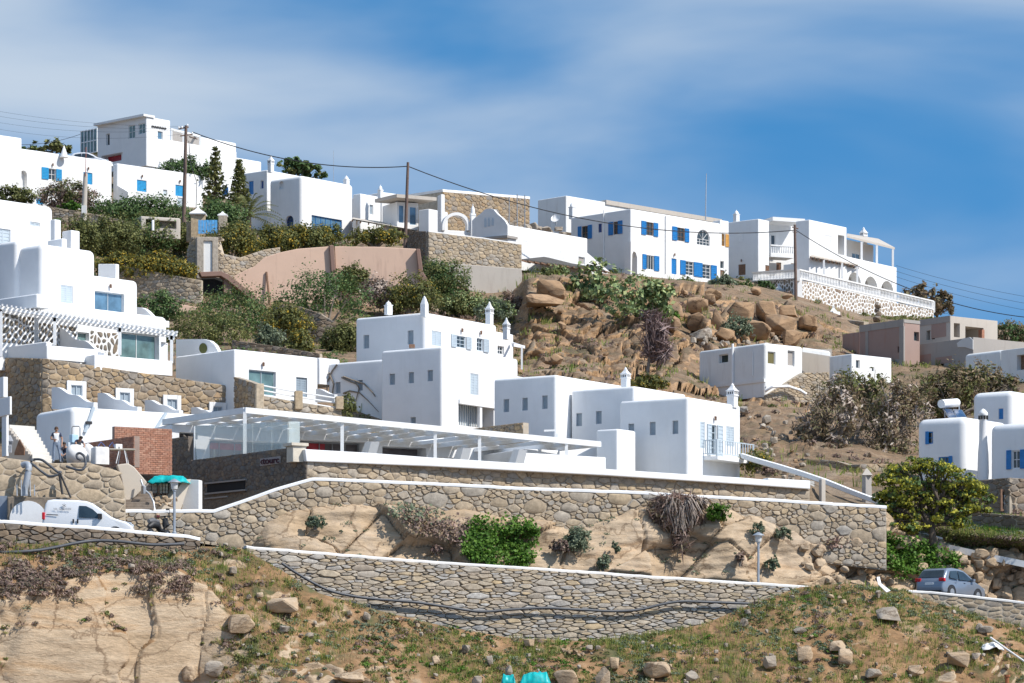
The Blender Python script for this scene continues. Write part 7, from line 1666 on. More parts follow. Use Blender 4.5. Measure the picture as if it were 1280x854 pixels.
# plastered stair cheek, steps and the covered pallets
slab_px([(146, 581), (160, 579), (168, 584), (184, 603), (178, 612), (168, 622), (157, 628), (152, 600)], (165, 600, 158.6), 14, .5, 'stair_cheek', M_plaster('beige_render', (.58, .51, .42), .4), None, 'beige rendered stair cheek sloping down beside the sandy rubble wall', 'stair wall', bevel=.05)
St = empty('stone_steps', P(170, 640, 157), 'grey stone steps climbing from the road beside the scooter', 'steps')
for k in range(7):
 y = 637 - k * 3.4; Y = 157.6 + k * .35; c = P(171 + k * .6, y, Y); mb = MB(); mb.box(c, (.86 - .04 * k, 0, 0), (0, .28, 0), (0, 0, .075)); mk('step', mb, M_plain('weathered_step', (.27, .22, .175), .9, var=.25), St, bevel=.02)
Pl = empty('rubble_bank', P(205, 640, 160), 'heap of earth and stones under the covered pallets', 'rubble heap')
blob(203, 642, 2.3, 1.15, 1.6, 160.6, 12, DIRT, 'heap', rough=.3, parent=Pl, facets=9);
for k in range(14): blob(184 + 3 * k * .9, 634 - (k * 37 % 11), .25 + .1 * (k % 3), .22, .25, 159.2, 40 + k, ROCK_TAN, 'stone', sub=1, facets=5, parent=Pl)
for i, (x0, x1) in enumerate(((183, 197), (200, 211), (212, 230))):
 S = empty('block_pallet', P((x0 + x1) / 2, 617, 160.6), ['pallet of grey blocks nearest the steps under the teal tarp', 'middle pallet of pale blocks under the teal tarp', 'pallet of brown blocks by the white wedge wall under the teal tarp'][i], 'pallet')
 for r_ in range(3):
  for c_ in range(2 + i % 2): t = (c_ + .5) / (2 + i % 2); p = P(x0 + (x1 - x0) * t, 615.5 - r_ * 4.2, 160.8); mb = MB(); mb.box(p, ((x1 - x0) / F * 160 / 2 / (2 + i % 2) - .015, 0, 0), (0, .3, 0), (0, 0, .078)); mk('block', mb, (CONC_L, CREAM, CONC)[i], S, bevel=.015)
 for c_ in (-1, 0, 1): mb = MB(); mb.box(P((x0 + x1) / 2, 618.3, 160.8) + Vector((c_ * .2, 0, 0)), (.05, 0, 0), (0, .34, 0), (0, 0, .05)); mk('pallet_block', mb, WOOD, S)
def sheet(px0, px1, py0, py1, Y, dep, name, label, cat, mat, seed, amp=.12, n=26, m=14, droop=.2):
 a = P(px0, py1, Y); b_ = P(px1, py0 if False else py1, Y); V = []; w = (b_ - a); top = P(px0, py0, Y).z - a.z
 for j in range(m + 1):
  for i in range(n + 1):
   t = i / n; s = j / m; e = min(t, 1 - t, s * 1.0, (1 - s) * 1.0) * 2; h = top * min(1, e * 3.2)
   V.append(a + w * t + Vector((0, dep * s, h)))
 A = np.array(V); d = fbm(A * 2.3 + seed, 3, seed) * amp + np.abs(fbm(A * np.array([4, 2, 2]) + seed, 2, seed)) * amp * .8; A[:, 2] += d; A[:, 1] -= fbm(A * 3 + 9, 2, seed) * amp
 idx = np.arange((m + 1) * (n + 1)).reshape(m + 1, n + 1); Q = np.stack([idx[:-1, :-1], idx[:-1, 1:], idx[1:, 1:], idx[1:, :-1]], -1).reshape(-1, 4)
 me = fast_mesh(name, A, Q); me.materials.append(mat); me.shade_smooth(); o = link_mesh(name, me); s_ = o.modifiers.new('t', 'SOLIDIFY'); s_.thickness = .02; tag(o, label, cat); return o
sheet(184, 236, 594, 603.5, 159.6, 1.6, 'tarp', 'crumpled teal tarp laid over the block pallets', 'tarp', TEAL, 3)
sheet(626, 645, 845, 858, 140.9, .9, 'tarp', 'small teal sheet crumpled on the grassy slope', 'tarp', TEAL, 5, amp=.16)
sheet(648, 690, 842, 860, 140.5, 1.4, 'tarp', 'larger teal sheet bundled on the grassy slope', 'tarp', TEAL, 8, amp=.16)
W_ = empty('wedge_wall', P(225, 636, 160), 'white rendered wedge shaped wall in front of the dark clad wall', 'wall')
slab_px([(199, 640), (231, 599.5), (239, 599), (225, 640)], (220, 620, 159.9), 30, .8, 'cheek', M_plaster('beige_render', (.58, .51, .42), .4), W_, bevel=.02)
slab_px([(224, 640), (238, 599.5), (248.5, 600), (248.5, 640)], (236, 620, 160.6), 165, .5, 'end_wall', WHITE, W_, bevel=.02)
mb = MB(); mb.tube([P(176, 600, 158.4), P(180, 612, 158.2), P(187, 618, 158.0), P(192, 628, 157.8), P(193.5, 640, 157.6)], .055, 8); mk_ = mk('hose_pipe', mb, GALV, smooth=60); tag(mk_, 'grey flexible pipe running down past the covered pallets', 'pipe')
b = Block(179, 607, 617, 158, 30, lw=.3, rx=183, r=.03); S = empty('junction_box', b.C, 'grey junction box on the pipe beside the pallets', 'box'); b.build(S, IRON, 'box')
# hoses on the platform
def hose(pts, rad, label, mat=BLACK, name='hose'):
 q = [P(*p) for p in pts]; sm = []
 for i in range(len(q) - 1):
  p0, p1, p2, p3 = q[max(0, i - 1)], q[i], q[i + 1], q[min(len(q) - 1, i + 2)]
  for k in range(6):
   t = k / 6; sm.append(.5 * ((2 * p1) + (p2 - p0) * t + (2 * p0 - 5 * p1 + 4 * p2 - p3) * t * t + (3 * p1 - p0 - 3 * p2 + p3) * t ** 3))
 sm.append(q[-1]); mb = MB(); mb.tube(sm, rad, 8); return tag(mk(name, mb, mat, smooth=60), label, 'hose' if 'hose' in name else 'pipe')
HOSE = M_plain('grey_black_hose', (.07, .075, .085), .5)
hY = 154.2
hose([(39, 577, hY), (42, 574.5, hY + .2), (52, 575, hY), (62, 582, hY - .1), (72, 590, hY - .2), (76, 590, hY - .2), (72, 593.5, hY - .3), (62, 595.5, hY - .3), (54, 591, hY - .2), (44, 583, hY - .2), (38.5, 579, hY)], .062, 'long loop of black hose hanging over the platform edge', HOSE)
hose([(83, 583, hY + .1), (90, 585.5, hY), (98, 587.5, hY - .1), (104, 586.5, hY - .1), (107, 580, hY), (105.5, 571, hY + .1), (100, 566.5, hY + .2), (96, 568.5, hY + .2), (97, 573, hY + .1), (101, 575, hY + .1)], .062, 'curled black hose standing up beside the white sacks', HOSE)
hose([(74, 592, hY - .3), (76, 605, hY - .3), (78, 618, hY - .35)], .06, 'black cable hanging straight down the sandy wall', BLACK); hose([(75, 591, hY - .3), (80, 603, hY - .3), (84, 612, hY - .3), (88.5, 622, hY - .35)], .05, 'thin black cable slanting down the sandy wall', BLACK)
hose([(28, 582, hY - .1), (33, 580.5, hY - .2), (36, 584, hY - .4), (34, 598, hY - .5), (31, 612, hY - .5), (31, 620, hY - .5)], .16, 'thick grey plastic pipe bending over the wall edge', M_plain('grey_plastic', (.34, .37, .41), .5), 'bent_pipe')
for k in range(5): mb = MB(); x = 21 + k * 5.5; mb.tube([P(x, 606 - (k % 2) * 6, 153.4), P(x + .4, 620, 153.4)], .03, 5); tag(mk('reinforcing_rod', mb, GALV), ['leftmost', 'second', 'middle', 'fourth', 'rightmost'][k] + ' of the five thin steel rods above the arched garage', 'rod', group='steel rods above the garage')
# garage in the wall
Ga = empty('garage', P(35, 652, 153.6), 'white arched garage door with a stone lintel behind the van', 'garage')
slab_px([(9, 660), (9, 621), (88, 622), (88, 660)], (50, 640, 153.9 + D(50) + 2), 4, .4, 'front_wall', ST_BROWN, Ga, bevel=.03)
ar = [(12 + 46 * (1 - math.cos(math.pi * t / 14)) / 2, 648 - 22 * math.sin(math.pi * t / 14)) for t in range(15)]; slab_px([(12, 660)] + ar + [(58, 660)], (50, 640, 153.84 + D(50) + 2), 4, .1, 'door', WHITE, Ga)
slab_px([(-60, 660), (-60, 620), (9, 620), (9, 660)], (0, 640, 154.1 + D(50) + 2), 4, .4, 'side_panel', M_plain('slate_blue_render', (.22, .26, .32), .8), Ga)
# pipes along the slope and the wall
def wallY(px): return 148.75 + D(px)
hose([(-20, 690, 148.2 + D(0)), (20, 690, 148.2 + D(20)), (55, 687, 148.2 + D(55)), (95, 679, 148.3 + D(95)), (120, 676, 148.4 + D(120)), (150, 677, 148.3 + D(150)), (190, 681, 148.2 + D(190)), (230, 680, 148.2 + D(230))], .075, 'black plastic pipe lying along the weedy bank under the van', HOSE, 'plastic_pipe')
hose([(352, 704, wallY(352)), (370, 716, wallY(370)), (394, 730, wallY(394)), (414, 739, wallY(414)), (440, 745, wallY(440)), (470, 749, wallY(470)), (520, 753, wallY(520)), (560, 759, wallY(560)), (600, 764.5, wallY(600)), (640, 762, wallY(640)), (680, 760, wallY(680)), (720, 762, wallY(720)), (768, 764, wallY(768)), (800, 762, wallY(800)), (825, 756, wallY(825)), (850, 752, wallY(850)), (880, 752.5, wallY(880)), (920, 754, wallY(920)), (945, 755, wallY(945))], .07, 'long black plastic pipe fixed along the dry retaining wall', HOSE, 'plastic_pipe')
# ------------------------------------------------------------------ poles, lamps, wires
def street_lamp(px, ty, by, Y, label):
 b_ = P(px, by, Y); t = P(px, ty, Y); h = t.z - b_.z; root = empty('street_lamp', b_, label, 'street lamp', 'lamp posts along the road')
 mb = MB(); mb.lathe(b_, [(.11, 0), (.11, .25), (.065, .3), (.06, h - .55), (.09, h - .53), (.09, h - .48)], 12); mk('post', mb, GALV, root, smooth=40)
 mb = MB(); mb.lathe(b_ + Vector((0, 0, h - .48)), [(.09, 0), (.15, .05), (.19, .34), (.19, .36)], 10); mk('lantern', mb, M_plain('lantern_glass', (.62, .63, .62), .2), root, smooth=40)
 mb = MB(); mb.lathe(b_ + Vector((0, 0, h - .12)), [(.31, 0), (.29, .03), (.13, .12), (.04, .17)], 12); mk('cap', mb, GALV, root, smooth=40)
street_lamp(218, 600, 672, capY(218) + 1.0, 'grey lamp post standing between the scooter and the tall wall')
street_lamp(948, 666.5, 738, capY(948) + .9, 'grey lamp post standing in front of the sandstone face')
def pole(px0, py0, px1, py1, Y, r0, r1, label, mat, arms=()):
 a = P(px1, py1, Y); b_ = P(px0, py0, Y); root = empty('utility_pole', a, label, 'utility pole'); mb = MB(); mb.tube([a - Vector((0, 0, .6)), a, (a + b_) / 2, b_], [r0, r0, (r0 + r1) / 2, r1], 10); mk('pole', mb, mat, root, smooth=50)
 for (dx0, dy0, dx1, dy1, r_) in arms: mb = MB(); p = P(px0 + dx0, py0 + dy0, Y - .25); q = P(px0 + dx1, py0 + dy1, Y + .4); mb.tube([p, q], r_, 6); mk('cross_arm', mb, mat, root)
 return root
r_ = pole(232.5, 157, 229.5, 290, 283, .19, .13, 'tall brown wooden pole with cross arms beside the concrete shelter', POLEW, [(-9, 4, 3, 2, .07), (-7, 13, 8, 11, .06), (4, 14, 14, 17, .05)])
for dx, dy in ((-9, 2), (-5, 1.5), (2, -1), (8, 9)): mb = MB(); mb.lathe(P(232.5 + dx, 157 + dy + 2, 282.7), [(.05, 0), (.09, .08), (.05, .2)], 6); mk('insulator', mb, PAINT, r_)
mb = MB(); mb.tube([P(236, 176, 282.6), P(238, 205, 282.6), P(246, 228, 281.8), P(245, 262, 281.8)], .03, 5); mk('service_cable', mb, BLACK, r_)
r_ = pole(107, 217, 104.5, 282, 280, .27, .19, 'pale concrete pole with a thin red mast by the field wall', CONC_L)
mb = MB(); mb.tube([P(107, 220, 279.8), P(107.6, 184, 279.8)], .035, 6); mk('mast', mb, M_plain('rusty_red', (.42, .15, .10), .7), r_)
mb = MB(); mb.box(P(105, 262, 279.6), (.2, 0, 0), (0, .1, 0), (0, 0, .35)); mk('meter_box', mb, WHITE_OLD, r_)
pole(510, 203, 506.5, 305, 284, .17, .12, 'leaning grey wooden pole at the end of the pink wall', POLEW)
pole(993.5, 281, 995, 384, 310, .17, .13, 'brown wooden pole standing before the flecked white wall', POLEW, [(-3, 3, 4, 5, .06), (-3, 9, 3, 10, .04)])
pole(883, 217, 882, 268, 340, .07, .04, 'thin tall antenna mast above the house with royal blue shutters', GALV); pole(417, 188, 417, 226, 320, .03, .02, 'thin wire antenna above the house with the arched door', GALV)
for px, ty in ((636.5, 246), (646.5, 243), (656, 244)): pole(px, ty, px, 283, 300, .05, .05, ['first', 'second', 'third'][int((px - 636) / 9)] + ' bare iron post before the stone gable, counted from the white arch', IRON)
def wire(a, b, sag, label, r=.022, n=24):
 A = P(*a); B = P(*b); mb = MB(); mb.tube([A + (B - A) * (i / n) - Vector((0, 0, 4 * sag * (i / n) * (1 - i / n))) for i in range(n + 1)], r, 5); tag(mk('power_line', mb, BLACK), label, 'cable')
wire((240, 165, 283), (510, 208, 284), 1.1, 'black cable hanging between the cross armed pole and the leaning pole', .045); wire((510, 208, 284), (993, 288, 310), 2.2, 'black cable crossing the sky from the leaning pole past the blue shuttered house', .045)
wire((995, 288, 310), (1330, 400, 300), 2.0, 'black cable running down the sky from the pole at the flecked wall', .04)
for k, (y0, y1) in enumerate(((132, 158), (138, 160), (146, 162), (154, 168))): wire((-40, y0, 300), (226, y1, 283), .5 + .1 * k, ['highest', 'second highest', 'third highest', 'lowest'][k] + ' of the faint wires above the tall hilltop house', .009)
wire((20, 181, 305), (100, 168, 325), .3, 'thin wire from the trees to the glazed porch of the hilltop house', .025)
for k in range(3): wire((1120, 332 + k * 7, 340), (1330, 378 + k * 9, 330), .4, ['upper', 'middle', 'lower'][k] + ' faint wire beyond the arched terrace house', .016)
# satellite dish and roof odds
for px, py, Y, lb in ((695, 274, 318, 'round white satellite dish among the boulders beside the white gable house'), ):
 S = empty('satellite_dish', P(px, py + 6, Y), lb, 'satellite dish'); mb = MB(); c = P(px, py, Y)
 prof = [(0.01, 0), (.2, .03), (.38, .1), (.47, .18)]; n = Vector((-.3, -.8, .5)).normalized(); u = n.cross(Vector((0, 0, 1))).normalized(); w = n.cross(u); vs = []; fs = []
 for r2, h in prof: vs += [c + (u * math.cos(t * math.pi / 8) + w * math.sin(t * math.pi / 8)) * r2 + n * h for t in range(16)]
 for i in range(3): fs += [(i * 16 + k, i * 16 + (k + 1) % 16, (i + 1) * 16 + (k + 1) % 16, (i + 1) * 16 + k) for k in range(16)]
 mb.add(vs, fs); mk('dish', mb, PAINT, S, smooth=60); mb = MB(); mb.tube([c - n * .05, c - Vector((0, 0, .6))], .06, 6); mk('stand', mb, IRON, S); mb = MB(); mb.tube([c + w * .75 + n * .2, c + n * .9], .02, 5); mk('arm', mb, IRON, S)
# white scraps lying about the slope
blobs = [(1098, 728, .25, .5, .2, 'curled white metal strip standing at the top of the grassy slope'),]
mb = MB(); mb.add([P(1095.5, 722, 158.5), P(1099, 721.5, 158.7), P(1101, 730, 158.4), P(1097.5, 731, 158.3), P(1113, 739, 158.0), P(1108, 741, 157.9)], [(0, 1, 2, 3), (3, 2, 4, 5)]); o = tag(mk('metal_strip', mb, PAINT), 'curled white metal strip lying at the top of the grassy slope', 'scrap'); o.modifiers.new('t', 'SOLIDIFY').thickness = .04
sheet(1228, 1256, 805, 811, 155.5, 1.6, 'plastic_sheet', 'torn white plastic sheet caught on the grassy slope', 'sheet', SACK, 15, amp=.2)
mb = MB(); mb.tube([P(1238, 797, 155.9), P(1256, 810, 155.2), P(1282, 828, 154.6)], .05, 8); tag(mk('plastic_pipe', mb, SACK), 'white plastic pipe sloping down beside the torn sheet', 'pipe')
mb = MB(); mb.tube([P(1259, 856, 152), P(1259, 845, 152)], .1, 8); mb.tube([P(1259, 846, 152), P(1259, 843.5, 152)], .15, 8); tag(mk('rusty_stake', mb, M_plain('rust', (.33, .12, .05), .8)), 'short rusty stake at the lower corner of the slope', 'stake')
# ------------------------------------------------------------------ ground lookups
_SC = {}
def surf(name, px, py, rad=4.0):
 """the visible ground point of a terrain sheet at a pixel"""
 if name not in _SC:
  G, N_ = TERR[name]; g = G.reshape(-1, 3); _SC[name] = (g, N_.reshape(-1, 3), CX + g[:, 0] / g[:, 1] * F, HY - g[:, 2] / g[:, 1] * F)
 g, n, X, Yp = _SC[name]; d = (X - px) ** 2 + (Yp - py) ** 2; k = np.where(d < rad * rad)[0]
 if len(k) == 0: k = np.array([np.argmin(d)])
 i = k[np.argmin(g[k, 1])]; return Vector(g[i]), Vector(n[i])
def gY(px, py): return surf('hillside', px, py)[0].y
# ------------------------------------------------------------------ boulders
HS = bpy.data.objects['hillside']; SL = bpy.data.objects['hill_slope']; RF = bpy.data.objects['rock_face']
def rock(px, py, wpx, hpx, seed, mat, label=None, on='hillside', name='boulder', Y=None, facets=9, parent=None, depth=None, rough=.1, sub=3, flat=0, yaw=0):
 p = surf(on, px, py)[0] if Y is None else P(px, py, Y); Yy = p.y
 return blob(px, py, wpx / F * Yy, hpx / F * Yy, (depth or .8) * wpx / F * Yy, Yy - .1 * wpx / F * Yy, seed, mat, name, label, 'rock' if label else None, None, sub, facets, rough, parent, flat, yaw)
rock(690, 369, 50, 26, 3, ROCK_BRN, 'great rounded brown boulder lying on top of the cliff beside the concrete footing', facets=5, rough=.12, flat=-.12)
rock(680, 380, 60, 16, 4, ROCK_BRN, 'long flat brown rock under the great boulder', facets=6)
rock(878, 423, 34, 19, 5, ROCK_GRY, 'pale grey block of stone on the rubble ledge above the bunker house', facets=7)
for i, (px, py, w, h) in enumerate(((870, 386, 30, 19), (871, 407, 24, 20), (899, 406, 19, 24), (926, 397, 38, 28), (957, 395, 38, 22), (975, 412, 40, 24), (990, 428, 30, 20), (945, 418, 36, 22), (905, 422, 30, 16), (1010, 408, 26, 18), (985, 392, 24, 14), (890, 372, 24, 14), (845, 392, 20, 16), (840, 410, 22, 18))):
 rock(px, py + 2, w * 1.15, h * 1.15, 20 + i, ROCK_BRN, None, parent=HS, facets=8, rough=.08, yaw=(i * 37 % 60 - 30) / 60)
rg = random.Random(5)
for i in range(18):                         # blocks and ledges over the face of the cliff
 t = rg.random(); px = 650 + 350 * t; lo = 366 if px > 720 else 384; hi = 478 if px < 850 else 424
 py = rg.uniform(lo, hi); w = rg.uniform(7, 20) * (1 if rg.random() < .8 else 1.5); h = w * rg.uniform(.35, .75)
 rock(px, py, w, h, 100 + i, ROCK_BRN, None, parent=HS, facets=rg.choice((7, 9, 11)), rough=.10, sub=2 if w < 18 else 3, flat=rg.uniform(-.2, .2), yaw=rg.uniform(-.6, .6), depth=rg.uniform(.6, 1.1))
for i in range(120):                         # scree below the bunker and rubble above it
 if i % 4: px = rg.uniform(860, 1010); py = 498 + (px - 860) * .25 + rg.uniform(0, 75)
 else: px = rg.uniform(865, 1000); py = rg.uniform(420, 434)
 w = rg.uniform(4, 11) * (1 if rg.random() < .85 else 1.8); rock(px, py, w, w * rg.uniform(.5, .8), 300 + i, ROCK_GRY if i % 3 else ROCK_BRN, None, parent=HS, name='stone', facets=7, sub=2, yaw=rg.uniform(-1, 1))
for i in range(16): px = rg.uniform(640, 712); py = rg.uniform(284, 294) - 4 * rg.random(); rock(px, py + 4, rg.uniform(7, 18), rg.uniform(5, 11), 450 + i, ROCK_GRY, None, Y=308 + (px - 640) * .1, name='stone', facets=7, sub=2, parent=HS)
for (px, py, w, h, lb, m_) in ((963, 832, 22, 20, 'upright pale rock low on the grassy slope', ROCK_GRY), (1006, 823, 27, 22, 'rounded tan rock on the slope above the cracked ledges', ROCK_TAN), (1046, 812, 26, 14, 'slanting flat tan rock leaning on a larger block', ROCK_TAN), (1055, 828, 27, 22, 'large tan block under the slanting flat rock', ROCK_TAN), (1112, 773, 46, 17, 'long low pale rock on the slope below the metal strip', ROCK_GRY), (1198, 832, 38, 24, 'long sloping tan rock near the torn plastic sheet', ROCK_TAN), (1145, 843, 22, 18, 'round orange tan rock at the foot of the slope', ROCK_TAN), (1091, 847, 25, 15, 'flat grey tan rock at the foot of the slope', ROCK_GRY),
  (612, 829, 12, 14, 'egg shaped pale stone above the teal sheets', ROCK_GRY), (458, 773, 12, 12, 'pale round stone on the slope under the black pipe', ROCK_GRY), (596, 856, 15, 14, 'pale stone beside the small teal sheet', ROCK_GRY), (635, 843, 14, 14, 'cracked grey stone just above the large teal sheet', ROCK_GRY), (706, 856, 38, 30, 'square tan ledge rock beside the large teal sheet', ROCK_TAN), (755, 856, 24, 26, 'tall rounded tan rock between two clumps of grass', ROCK_TAN), (768, 834, 16, 18, 'small tan block behind the tall rounded rock', ROCK_TAN), (822, 843, 42, 22, 'broad tan rock half buried in the slope', ROCK_TAN), (864, 850, 24, 14, 'flat pale rock half buried in grass', ROCK_GRY), (300, 787, 42, 24, 'big overhanging tan boulder beside the sandstone cliff', ROCK_TAN), (268, 842, 30, 22, 'pale slab leaning on the foot of the cliff', ROCK_GRY), (236, 847, 22, 22, 'tan slab in the cleft at the end of the cliff', ROCK_TAN), (440, 851, 50, 14, 'low banded tan ledge in the slope', ROCK_TAN), (1000, 790, 18, 9, 'small flat stone high on the grassy mound', ROCK_GRY), (1232, 790, 22, 10, 'grey slab beside the torn plastic sheet', ROCK_GRY), (1020, 700, 40, 30, 'square sandstone block at the end of the tall wall', ROCK_TAN), (355, 762, 50, 20, 'rounded tan outcrop beneath the road wall end', ROCK_TAN)):
 if px == 1020: continue
 rock(px, py, w, h, int(px), m_, lb, on='hill_slope', name='rock', facets=6, rough=.12)
for i in range(170):
 px = rg.uniform(290, 1290) if rg.random() < .8 else rg.uniform(0, 300); top = interp(ROW['f2'], px)[0] if px > 290 else 680; py = rg.uniform(top + 4, 858) if px > 290 else rg.uniform(680, 712)
 w = rg.uniform(3, 8) if i % 6 else rg.uniform(8, 16); rock(px, py, w, w * rg.uniform(.5, .9), 600 + i, ROCK_GRY if rg.random() < .6 else ROCK_TAN, None, on='hill_slope', name='stone', facets=6, sub=2, parent=SL, yaw=rg.uniform(-1, 1))
for i in range(60):                          # loose blocks along the foot and ledges of the roadside rock
 px = rg.uniform(1000, 1290); top = interp(ROW['k1'], px)[0]; py = rg.uniform(top + 6, 735); w = rg.uniform(8, 24); rock(px, py, w, w * rg.uniform(.5, .8), 800 + i, ROCK_TAN, None, on='rock_face', name='block', facets=9, sub=2, parent=RF, yaw=rg.uniform(-.5, .5))
for k, (px, y, w, h, Sc_) in enumerate(STATUE): rock(px, y, w, h, 70 + k, ST_BROWN, None, Y=311, name='stone', facets=8, sub=2, parent=Sc_, rough=.15)
# ------------------------------------------------------------------ foliage
def leaf_quads(C, N, size, asp=1.0):
 """C centres (n,3); N preferred normals; returns quads"""
 n = len(C); s = size * RNG.uniform(.55, 1.35, n)[:, None]
 nn = N + RNG.normal(0, .6, (n, 3)); nn /= np.linalg.norm(nn, axis=1, keepdims=True) + 1e-9
 a = np.cross(nn, RNG.normal(0, 1, (n, 3))); a /= np.linalg.norm(a, axis=1, keepdims=True) + 1e-9; b = np.cross(nn, a)
 a = a * s * asp; b = b * s / max(1, asp ** .5)
 V = np.stack([C - a, C - b * .8 + nn * s * .15, C + a, C + b * .8 + nn * s * .15], 1).reshape(-1, 3)
 return V, np.arange(n * 4).reshape(n, 4)
def cloud(blobs, n, leaf, asp=1.0, gap=.0, clump=1.0, shell=.5):
 """leaves through the volume of several ellipsoids (centre, rx, ry, rz), bunched in tufts"""
 vol = np.array([b[1] * b[3] + b[1] * b[2] * .5 for b in blobs]); vol = vol / vol.sum(); Vs = []; Ns = []
 for (c, rx, ry, rz), w in zip(blobs, vol):
  m = max(8, int(n * w)); nt = max(5, m // 22)
  d = RNG.normal(0, 1, (nt, 3)); d /= np.linalg.norm(d, axis=1, keepdims=True); r = (shell + (1 - shell) * RNG.random(nt) ** .6)[:, None] * (1 + .22 * RNG.normal(0, 1, (nt, 1)) * .6)
  tc = d * r; k = RNG.integers(0, nt, m); rel = tc[k] + RNG.normal(0, .15 * clump, (m, 3))
  p = rel * np.array([rx, ry, rz]) + np.array(c)
  if gap: keep = fbm(p * (1.6 / max(rx, .3)) + 31, 2, 77) > -gap; p = p[keep]; rel = rel[keep]
  nr = rel / (np.linalg.norm(rel, axis=1, keepdims=True) + 1e-6); nr[:, 2] += .35
  Vs.append(p); Ns.append(nr)
 return leaf_quads(np.concatenate(Vs), np.concatenate(Ns), leaf, asp)
def leaves(name, blobs, n, leaf, mat, parent=None, **kw):
 V, Q = cloud(blobs, n, leaf, **kw); me = fast_mesh(name, V, Q); me.materials.append(mat); return link_mesh(name, me, parent)
def shrub(px, py, wpx, hpx, mat, label, Y=None, n=None, leaf=None, asp=1.0, cat='shrub', name='shrub', group=None, lobes=None, gap=.3, stem=BARK, mat2=None, frac2=.0, on='hillside', shell=.62, clump=1.0, tall=1.0):
 if Y is None: Y = surf(on, px, py)[0].y - .3
 k_ = 1.16 if Y > 220 else 1.0; m = F / Y; w, h = wpx / m * k_, hpx / m * (k_ + 1) / 2; base = P(px, py, Y); root = empty(name, base, label, cat, group); rg = random.Random(int(px * 7 + py))
 k = lobes or max(3, int(2 + w / max(.6, h) * 2.2)); bl = []
 for i in range(k):
  t = (i + .5) / k; x = (t - .5) * w * .72; e = math.sqrt(max(.1, 1 - (2 * t - 1) ** 2)); hh = h * (.55 + .45 * e) * rg.uniform(.82, 1.05)
  bl.append((base + Vector((x, rg.uniform(-.25, .25) * w * .4, hh * .52)), w / k * 1.0 + w * .1, max(w / k * .8, h * .38), hh * .52))
 n = n or int(min(9000, max(420, wpx * hpx * 4.2))); leaf = leaf or max(.06, 1.4 / m)
 if mat2 is not None and frac2 > 0:
  leaves('foliage', bl, int(n * (1 - frac2)), leaf, mat, root, asp=asp, gap=gap, shell=shell, clump=clump)
  leaves('flowers' if mat2 is L_YELLOW else 'twigs', [(c + Vector((0, -.1 * b_, c_ * .25)), a_ * 1.02, b_, c_ * .85) for c, a_, b_, c_ in bl], int(n * frac2), leaf * .8, mat2, root, asp=asp, gap=gap, shell=.8)
 else: leaves('foliage', bl, n, leaf, mat, root, asp=asp, gap=gap, shell=shell, clump=clump)
 mb = MB()
 for (c, a_, b_, c_) in bl:
  mb.tube([base + Vector(((c - base).x * .2, 0, -.1)), base + (Vector(c) - base) * .5, Vector(c) + Vector((0, 0, c_ * .3))], [.04 + .02 * h, .03 + .01 * h, .012], 5)
 mk('stem', mb, stem, root)
 return root
SH = shrub
SH(20, 254, 46, 20, L_OLIVE, 'low olive bush at the foot of the long house by the picture edge', 291)
SH(84, 263, 56, 36, L_HEATH, 'brown leaved bush in front of the turquoise shuttered house', 292, mat2=L_OLIVE, frac2=.4)
SH(88, 263, 30, 10, L_BRIGHT, 'bright green cushion plant under the brown bush', 290)
SH(175, 279, 104, 30, L_DARK, 'long rounded dark green hedge below the two closed turquoise shutters', 292, name='hedge', cat='hedge', lobes=6, gap=0)
SH(104, 316, 26, 42, L_OLIVE, 'thin olive bush behind the end of the hotel roofs')
SH(140, 320, 56, 46, L_OLIVE, 'tall olive green bush on the bank above the yellow flowers'); SH(184, 318, 58, 46, L_DARK, 'dark green bush below the concrete shelter', mat2=L_OLIVE, frac2=.5); SH(222, 315, 44, 34, L_OLIVE, 'rounded olive bush beside the stone pier with the white door')
SH(150, 348, 60, 28, L_YELLOW, 'yellow flowered broom over the tan retaining wall beside the hotel roof', 259.5); SH(196, 350, 58, 30, L_YELLOW, 'wide yellow flowered broom hanging over the middle of the tan retaining wall', 258.6); SH(226, 350, 34, 24, L_YELLOW, 'small yellow flowered broom next to the stone pier', 258.2)
SH(290, 324, 62, 40, L_YELLOW, 'yellow flowered bush in front of the blue garden gate', 263.5, mat2=L_OLIVE, frac2=.45)
SH(342, 319, 50, 32, L_YELLOW, 'yellow green bush spilling over the top of the pink wall', mat2=L_OLIVE, frac2=.5, Y=266); SH(380, 315, 54, 34, L_OLIVE, 'olive bush at the top of the pink wall with yellow tips', mat2=L_YELLOW, frac2=.4, Y=267); SH(408, 306, 34, 24, L_OLIVE, 'green bush under the blue glazing at the wall top', mat2=L_YELLOW, frac2=.25, Y=270)
SH(469, 307, 62, 20, L_YELLOW, 'low yellow flowered hedge along the second pink wall', mat2=L_OLIVE, frac2=.5, Y=268, name='hedge', cat='hedge')
SH(272, 292, 50, 40, L_DARK, 'dark green bush behind the garden gate', 279)
SH(235, 224, 54, 24, L_DARK, 'wide dark green bush in front of the tall hilltop house', 318, lobes=5)
SH(292, 428, 88, 70, L_DARK, 'great rounded dark green bush below the brown stair beam', 248, mat2=L_OLIVE, frac2=.2, gap=.1); SH(258, 442, 82, 50, L_OLIVE, 'broad olive bush above the round window wall', 229, gap=.15)
SH(338, 437, 30, 26, L_GREYG, 'small grey green bush beside the broad olive bush', 231); SH(361, 422, 48, 36, L_YELLOW, 'yellow green bush in front of the rounded stone wall', 243.5, mat2=L_OLIVE, frac2=.6); SH(374, 445, 28, 28, L_OLIVE, 'olive bush at the end of the low stone wall', 231, mat2=L_YELLOW, frac2=.3)
